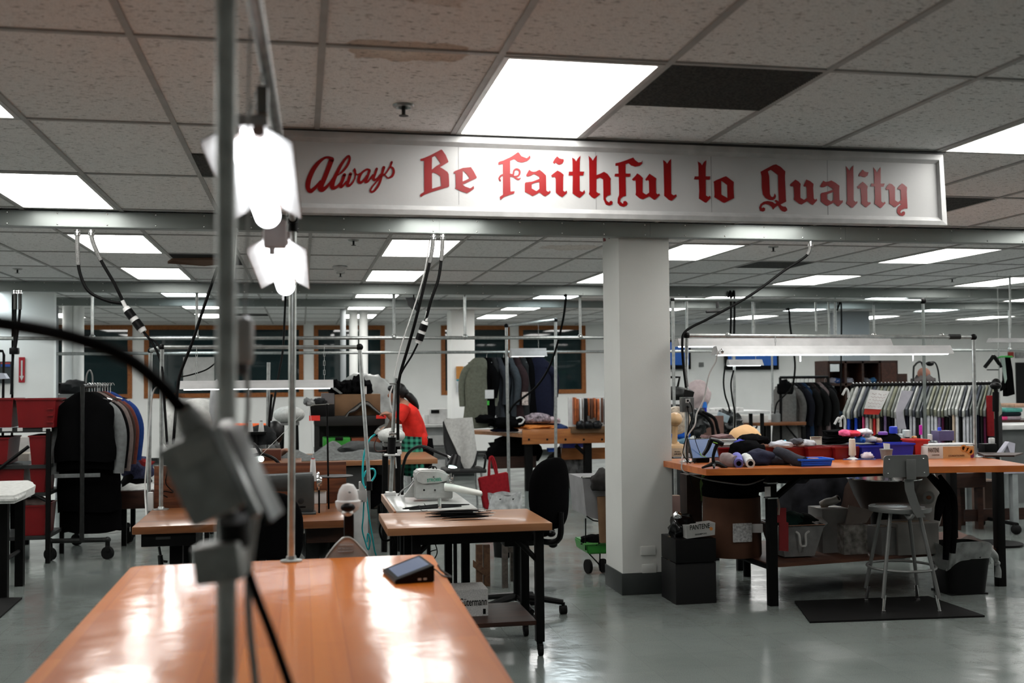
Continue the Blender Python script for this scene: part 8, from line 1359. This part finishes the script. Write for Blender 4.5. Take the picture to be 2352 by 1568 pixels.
cable('thin steel rod hanging above the right edge lamp', [V((P(2321, 700, y=10.8).x, 10.8, CH)), P(2321, 765, y=10.8)], .012, STEEL, 'hanging_rod')
# ---- right background ----
for k, (a, b, c, d, lb) in enumerate(((1496, 780, 1587, 848, 'wall mounted blue screen half hidden by the pillar'), (1667, 790, 1789, 849, 'wall mounted blue screen under the long workbench lamps'))):
    q = rect(a, b, c, d, YF-.12); t = thing('wall_screen', lb, 'screen', ((q[0]+q[1])/2, YF-.1, q[2]), 0, 'blue wall screens'); part('screen_bezel', MB().bx(q[0], q[1], YF-.12, YF, q[2], q[3], .01), BLACKP, t); part('display', MB().bx(q[0]+.05, q[1]-.05, YF-.125, YF-.12, q[2]+.09, q[3]-.05), M('lit_blue_display', (.01, .03, .12), .3, emit=.28, ecol=(.02, .16, .62), var=.5, scale=2), t, sm=0)
def cubby(label, a, b, c, d, y, n, door=None):
    q = rect(a, b, c, d, y); t = thing('cubby_cabinet', label, 'cabinet', ((q[0]+q[1])/2, y+.2, 0)); m = MB(); x0, x1 = q[0], q[1]; m.bx(x0, x1, y+.42, y+.45, 0, q[3]).bx(x0, x1, y, y+.45, q[3]-.04, q[3]).bx(x0, x1, y, y+.45, (q[2]+.0), q[2]+.04)
    for k in range(n+1): x = x0+(x1-x0)*k/n; m.bx(x-.02, x+.02, y, y+.45, 0, q[3])
    m.bx(x0, x1, y, y+.45, q[2]-.55, q[2]-.51); part('cabinet_body', m, DKWOOD, t, sm=0)
    if door: part('door', MB().bx(x0+(x1-x0)*(n-1)/n+.02, x1-.02, y-.02, y, q[2]+.04, q[3]-.04), wood('door_brown', (.09, .03, .016), (.06, .02, .012), .5), t, sm=0)
    return q
q = cubby('dark wooden cubby cabinet with folded cloths far behind the dense rack', 1903, 828, 2060, 885, 16.6, 4, True)
for k, (px, py, c_, lb) in enumerate(((1920, 876, (.03, .08, .25), 'blue folded cloth in the first cubby'), (1945, 878, (.3, .3, .35), 'pale folded cloth in the second cubby'), (1985, 878, (.2, .2, .22), 'grey folded cloth in the third cubby'), (2008, 870, (.05, .15, .3), 'steel blue cloth in the third cubby, right'), (1912, 884, (.35, .33, .38), 'white cloth at the front of the first cubby'), (1925, 925, (.03, .05, .08), 'dark cloth in the lower row of cubbies'))): pile(lb, (P(px, py, y=16.8).x, 16.8, q[2]+.04 if py < 900 else q[2]-.51), (.12, .12, .06), fabm('cubby_%d' % k, c_), 150+k)
x0, x1, z0, z1 = rect(1909, 836, 1929, 853, 16.55); one('white_card', MB().bx(x0, x1, 16.57, 16.585, z0, z1), PAPER, 'white card fixed on the corner of the dark cubby cabinet', 'card')
x0, x1, z0, z1 = rect(2064, 858, 2084, 882, 17.6); one('brown_box', MB().bx(x0, x1, 17.6, 17.9, 0, z1), DKWOOD, 'narrow dark cabinet beside the cubby cabinet', 'cabinet')
t = thing('garment_rack', 'far dark garment rack left of the cubby cabinet', 'garment rack', (P(1850, 990, y=15.5).x, 15.5, 0)); z = P(1850, 866, y=15.5).z; xa, xb = P(1792, 866, y=15.5).x, P(1902, 866, y=15.5).x; part('top_rail', MB().cyl((xa, 15.5, z), (xb, 15.5, z), .022), BLACKM, t)
for x in (xa, xb): part('upright', MB().cyl((x, 15.5, .05), (x, 15.5, z), .022), BLACKM, t); part('base_bar', MB().cyl((x, 15.2, .05), (x, 15.8, .05), .022), BLACKM, t)
cols = (((.16, .16, .155), 'silver grey'), ((.10, .095, .09), 'taupe'), ((.012, .012, .013), 'black'), ((.010, .011, .02), 'black blue'), ((.012, .03, .07), 'navy'), ((.008, .008, .009), 'jet black'), ((.03, .02, .02), 'dark brown'), ((.008, .008, .008), 'long black'), ((.16, .12, .12), 'dusty rose'), ((.010, .010, .010), 'coal black'), ((.012, .012, .014), 'charcoal'))
for k, (c_, nm) in enumerate(cols): garment('%s coat on the far dark garment rack' % nm, (xa+.06+(xb-xa-.12)*k/10, 15.5, z-.03), .44, 1.05+.1*math.sin(k*2), R(-60), fabm('far_'+nm.replace(' ', '_'), c_), .6 if k % 2 else None, None, .06, 'coats on the far dark rack', 1.05, 200+k)
pile('black hair like bundle hooked on the far rack end', P(1803, 905, y=15.1), (.12, .1, .14), BLACKF, 160)
cable('dark cord curling from the far rack end', [P(1825, 880, y=15), P(1805, 905, y=15), P(1785, 925, y=15), P(1779, 950, y=15)], .012)
# far tables and machines
ty = 15.2; tz = P(1750, 970, y=ty).z; table('work_table', 'far brown table with white boxes right of the pillar', P(1680, 970, y=ty).x, P(1852, 970, y=ty).x, ty, ty+.9, tz, .05, BUTCHER, [(P(1765, 1000, y=ty+.1).x, ty+.1), (P(1795, 1000, y=ty+.1).x, ty+.7), (P(1700, 1000, y=ty+.1).x, ty+.1), (P(1845, 1000, y=ty+.1).x, ty+.1)], BLACKM, lw=.06, braces=True)
for k, (a, c, t_) in enumerate(((1698, 1720, 954), (1721, 1765, 954))): q = rect(a, t_, c, 970, ty+.05); carton('white printed carton on the far brown table, %s' % ('left', 'right')[k], q[0], q[1], ty+.05, ty+.3, tz, q[3], CW)
c = P(1782, 969, y=ty+.1); t = thing('jar', 'grey jar on the far brown table beside the rack', 'jar', c); part('jar_body', MB().lathe(c, [(.07, 0), (.07, .12), (.05, .14), (.05, .18), (0, .18)], 16), GREYM, t)
q = rect(1614, 942, 1700, 950, 14.6); t = table('work_table', 'far white topped table with lit white papers right of the pillar', q[0], P(1762, 948, y=14.6).x, 14.5, 15.1, q[3]-.01, .04, WHITEM, [(q[0]+.1, 14.6), (P(1750, 950, y=14.6).x, 14.6), (q[0]+.1, 15), (P(1750, 950, y=14.6).x, 15)], BLACKM)
for k in range(7): a = 1616+k*13; x0_, x1_ = P(a, 940, y=14.55).x, P(a+14, 940, y=14.55).x; one('paper_stack', MB().bx(x0_, x1_-.01, 14.52, 14.9, q[3]-.01, q[3]+.028+.01*(k % 3 == 0), .006), PAPER, 'white paper bundle in the row on the far white table', 'paper', 'paper bundles on the far white table')
t = thing('machine', 'far dark machine with blue and grey parts right of the pillar', 'machine', P(1668, 1000, y=13.5)); part('machine_body', MB().blob(P(1672, 978, y=13.5), (.2, .18, .18), 12, .45, 4, 3), M('machine_dark_mixed', (.03, .033, .035), .4, var=.8, scale=9), t, sm=50); part('machine_panel', MB().box(P(1660, 958, y=13.3), (.16, .05, .10), Matrix.Rotation(.4, 3, 'Y'), .01), M('pale_blue_panel', (.3, .38, .42), .4), t); part('machine_foot', MB().box(V((P(1672, 1000, y=13.5).x, 13.5, .35)), (.4, .3, .7), bev=.02), DARKM, t)
t = thing('machine', 'far dark machine with brown board behind the workbench pole', 'machine', P(1625, 1000, y=12.6)); part('machine_body', MB().blob(P(1598, 970, y=12.6), (.16, .16, .16), 15, .4, 4, 3), M('machine_dark_mixed', (.03, .033, .035), .4), t, sm=50); part('brown_board', MB().box(P(1637, 980, y=12.9), (.28, .04, .28)), M('pinkish_board', (.18, .10, .08), .7), t); part('machine_foot', MB().box(V((P(1615, 1000, y=12.6).x, 12.7, .35)), (.5, .3, .7), bev=.02), DARKM, t)
for k, pp in enumerate((((1600, 945), (1620, 955), (1635, 975), (1638, 1000)), ((1612, 945), (1640, 960), (1648, 985), (1652, 1000)))): cable('thick black hose arching before the brown board, %s' % ('left', 'right')[k], [P(a, b, y=12.4) for a, b in pp], .022)
t = thing('dress_form', 'pale pink draped dress form behind the workbench pole', 'dress form', V((P(1600, 1000, y=13).x, 13, 0))); c = P(1601, 910, y=13); part('form_body', MB().blob(c, (.17, .14, .2), 3, .15, 4, 1.8), fabm('pale_pink_drape', (.48, .40, .40), .08), t, sm=80); part('draped_skirt', MB().prism([P(1590, 880, y=13), P(1622, 905, y=13), P(1608, 950, y=13), P(1588, 950, y=13)], (0, .15, 0)), fabm('pale_pink_drape', (.48, .40, .40)), t); part('form_stand', MB().cyl(c-Z3*.1, V((c.x, 13, 0)), .03), DARKM, t)
t = thing('spray_bottle', 'bright blue bottle cap shape behind the workbench pole', 'bottle', P(1618, 936, y=12.9)); part('bottle_body', MB().lathe(P(1618, 936, y=12.9), [(.035, 0), (.03, .06), (.018, .1), (0, .105)], 14), M('bright_blue_plastic', (.01, .16, .6), .4), t); part('bottle_foot', MB().cyl(P(1618, 950, y=12.9), P(1618, 936, y=12.9), .03), BLUEB, t)
t = thing('black_machine', 'black machine with trapezoid handle at the right edge of the pillar', 'machine', P(1556, 920, y=11.5)); part('handle_bar', MB().tube([P(1540, 866, y=11.5), P(1561, 866, y=11.5), P(1556, 890, y=11.5)], .014, 8, smooth=False), BLACKM, t); part('machine_body', MB().blob(P(1552, 903, y=11.5), (.2, .15, .075), 18, .2, 3, 2), DARKM, t, sm=70)
part('machine_stand', MB().box(V((P(1552, 950, y=11.5).x, 11.55, .65)), (.25, .2, 1.2), bev=.02), DARKM, t)
front_light('small unlit-looking white shop light before the blue wall screen', 1677, 825, 1755, 839, 12.8, ctop=CH, w=.2)
for k, (pp, r_, lb) in enumerate(((((1684, 813), (1686, 850), (1686, 950), (1686, 970)), .016, 'grey post standing right of the white shop light cord'),)): one('steel_post', MB().cyl(P(1686, 813, y=12.9), V((P(1686, 960, y=12.9).x, 12.9, 0)), .018), STEEL, 'grey post holding the small white shop light', 'post')
cable('black cord hanging from the far frame, left of two by the blue screen', [P(1670, 812, y=12.6), P(1662, 870, y=12.6), P(1665, 905, y=12.6), P(1673, 930, y=12.6), P(1677, 948, y=12.6)], .011); cable('brown black cord hanging right of the grey post', [P(1685, 850, y=12.5), P(1679, 880, y=12.5), P(1682, 915, y=12.5), P(1688, 950, y=12.5), P(1687, 985, y=12.5)], .011)
for k, (px, y0_, y1_) in enumerate(((1678, 660, 766), (1686, 660, 770))): cable('black cord hanging from the middle wireway behind the workbench lamps, %s' % ('left', 'right')[k], [P(px, y0_+10, y=12.45), P(px+1, 720, y=12.45), P(px, y1_, y=12.45)], .014, up=12.5)
cable('long black cord dropping right of the blue screen to the far rack', [P(1812, 711, y=14.85), P(1815, 750, y=14.7), P(1822, 800, y=14.6), P(1826, 840, y=14.6), P(1822, 880, y=14.7), P(1815, 900, y=14.8)], .015, up=14.9)
cable('dark cord hanging in front of the grey far column', [P(1932, 698, y=14.8), P(1932, 830, y=14.8), P(1931, 900, y=14.8)], .013, up=14.9)
for k, (px, a, b) in enumerate(((1773, 812, 945), (1903, 690, 770), (1918, 668, 768), (2006, 700, 770), (1873, 690, 760))): one('hanging_rod', MB().cyl(P(px, a, y=13.4), P(px+2, b, y=13.4), .014), STEEL, 'thin steel rod hanging over the right half of the room, %s from the left' % ['first', 'third', 'fourth', 'fifth', 'second'][k], 'rod')
t = thing('ceiling_hook', 'black hook bracket hanging under the ceiling right of the pillar', 'hook', P(1648, 705, y=14.5)); part('hook_stem', MB().cyl(P(1647, 672, y=14.5), P(1648, 708, y=14.5), .02), BLACKM, t); part('hook_bar', MB().cyl(P(1622, 716, y=14.5), P(1662, 714, y=14.5), .02), BLACKM, t)
# mannequin-like stand and head behind bagged rack
t = thing('hanger_stand', 'thin arched wire stand above the dense rack', 'stand', V((P(2130, 900, y=12).x, 12, 0))); part('wire_arch', MB().tube([P(2098, 1000, y=12), P(2098, 860, y=12), P(2102, 838, y=12), P(2115, 831, y=12), P(2122, 850, y=12), P(2126, 880, y=12)], .012, 8), DARKM, t); part('wire_arch', MB().tube([P(2125, 835, y=12), P(2135, 832, y=12), P(2150, 836, y=12), P(2158, 880, y=12), P(2162, 1000, y=12)], .010, 8), DARKM, t); part('clamp', MB().sph(P(2136, 835, y=12), (.05, .04, .03), 8), BLACKP, t)
t = thing('hat_form', 'pinkish brown capped head form above the dense rack', 'hat form', V((P(2120, 900, y=12.3).x, 12.3, 0))); part('form_head', MB().sph(P(2122, 858, y=12.3), (.08, .08, .08), 12), M('pinkish_brown', (.3, .14, .1), .7), t); part('form_body', MB().blob(P(2122, 882, y=12.3), (.16, .12, .12), 6, .35, 3, 3), M('mixed_dark_cloth', (.09, .08, .08), .9, var=.7, scale=10), t, sm=80); part('form_stand', MB().cyl(P(2122, 885, y=12.3), V((P(2122, 885, y=12.3).x, 12.3, 0)), .03), DARKM, t)
for k, (a, b, c, d, mm, lb) in enumerate(((2316, 808, 2328, 820, M('wall_red_square', (.4, .05, .04), .6), 'small red square notice at the right edge'), (2332, 808, 2352, 822, M('wall_notes', (.4, .4, .4), .7, var=.7, scale=8), 'black and white notice at the right edge'), (2334, 832, 2420, 930, M('dark_doorway', (.015, .016, .018), .6), 'dark panel at the right edge under the notice'), (1606, 832, 1616, 842, GREYM, 'small wall switch right of the workbench pole'))): q = rect(a, b, c, d, YF-.02); one('wall_notice', MB().bx(q[0], q[1], YF-.03, YF-.002, q[2], q[3]), mm, lb, 'notice')
one('pink_post', MB().cyl(V((P(1822, 1150, y=11).x, 11, 0)), V((P(1822, 1110, y=11).x, 11, P(1822, 1110, y=11).z)), .03), M('magenta_plastic', (.5, .03, .25), .5), 'magenta post seen below the big workbench', 'post')
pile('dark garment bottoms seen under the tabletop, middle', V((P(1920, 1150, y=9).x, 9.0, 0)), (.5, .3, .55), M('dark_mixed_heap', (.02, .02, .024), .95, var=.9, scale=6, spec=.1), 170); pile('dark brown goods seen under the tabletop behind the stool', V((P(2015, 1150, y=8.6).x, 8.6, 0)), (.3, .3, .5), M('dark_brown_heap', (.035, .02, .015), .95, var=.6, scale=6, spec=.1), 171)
# ================= light of the place =================
w = bpy.data.worlds.new('World'); S.world = w; w.use_nodes = True
w.node_tree.nodes['Background'].inputs[0].default_value = (.01, .012, .015, 1); w.node_tree.nodes['Background'].inputs[1].default_value = .3
S.view_settings.view_transform = 'Standard'; S.view_settings.look = 'None'; S.view_settings.gamma = 1; S.view_settings.use_curve_mapping = False
S.view_settings.exposure = 0.0
S.cycles.use_denoising = True; S.cycles.max_bounces = 8; S.cycles.diffuse_bounces = 4; S.cycles.glossy_bounces = 3; S.cycles.transparent_max_bounces = 6
S.cycles.sample_clamp_indirect = 6
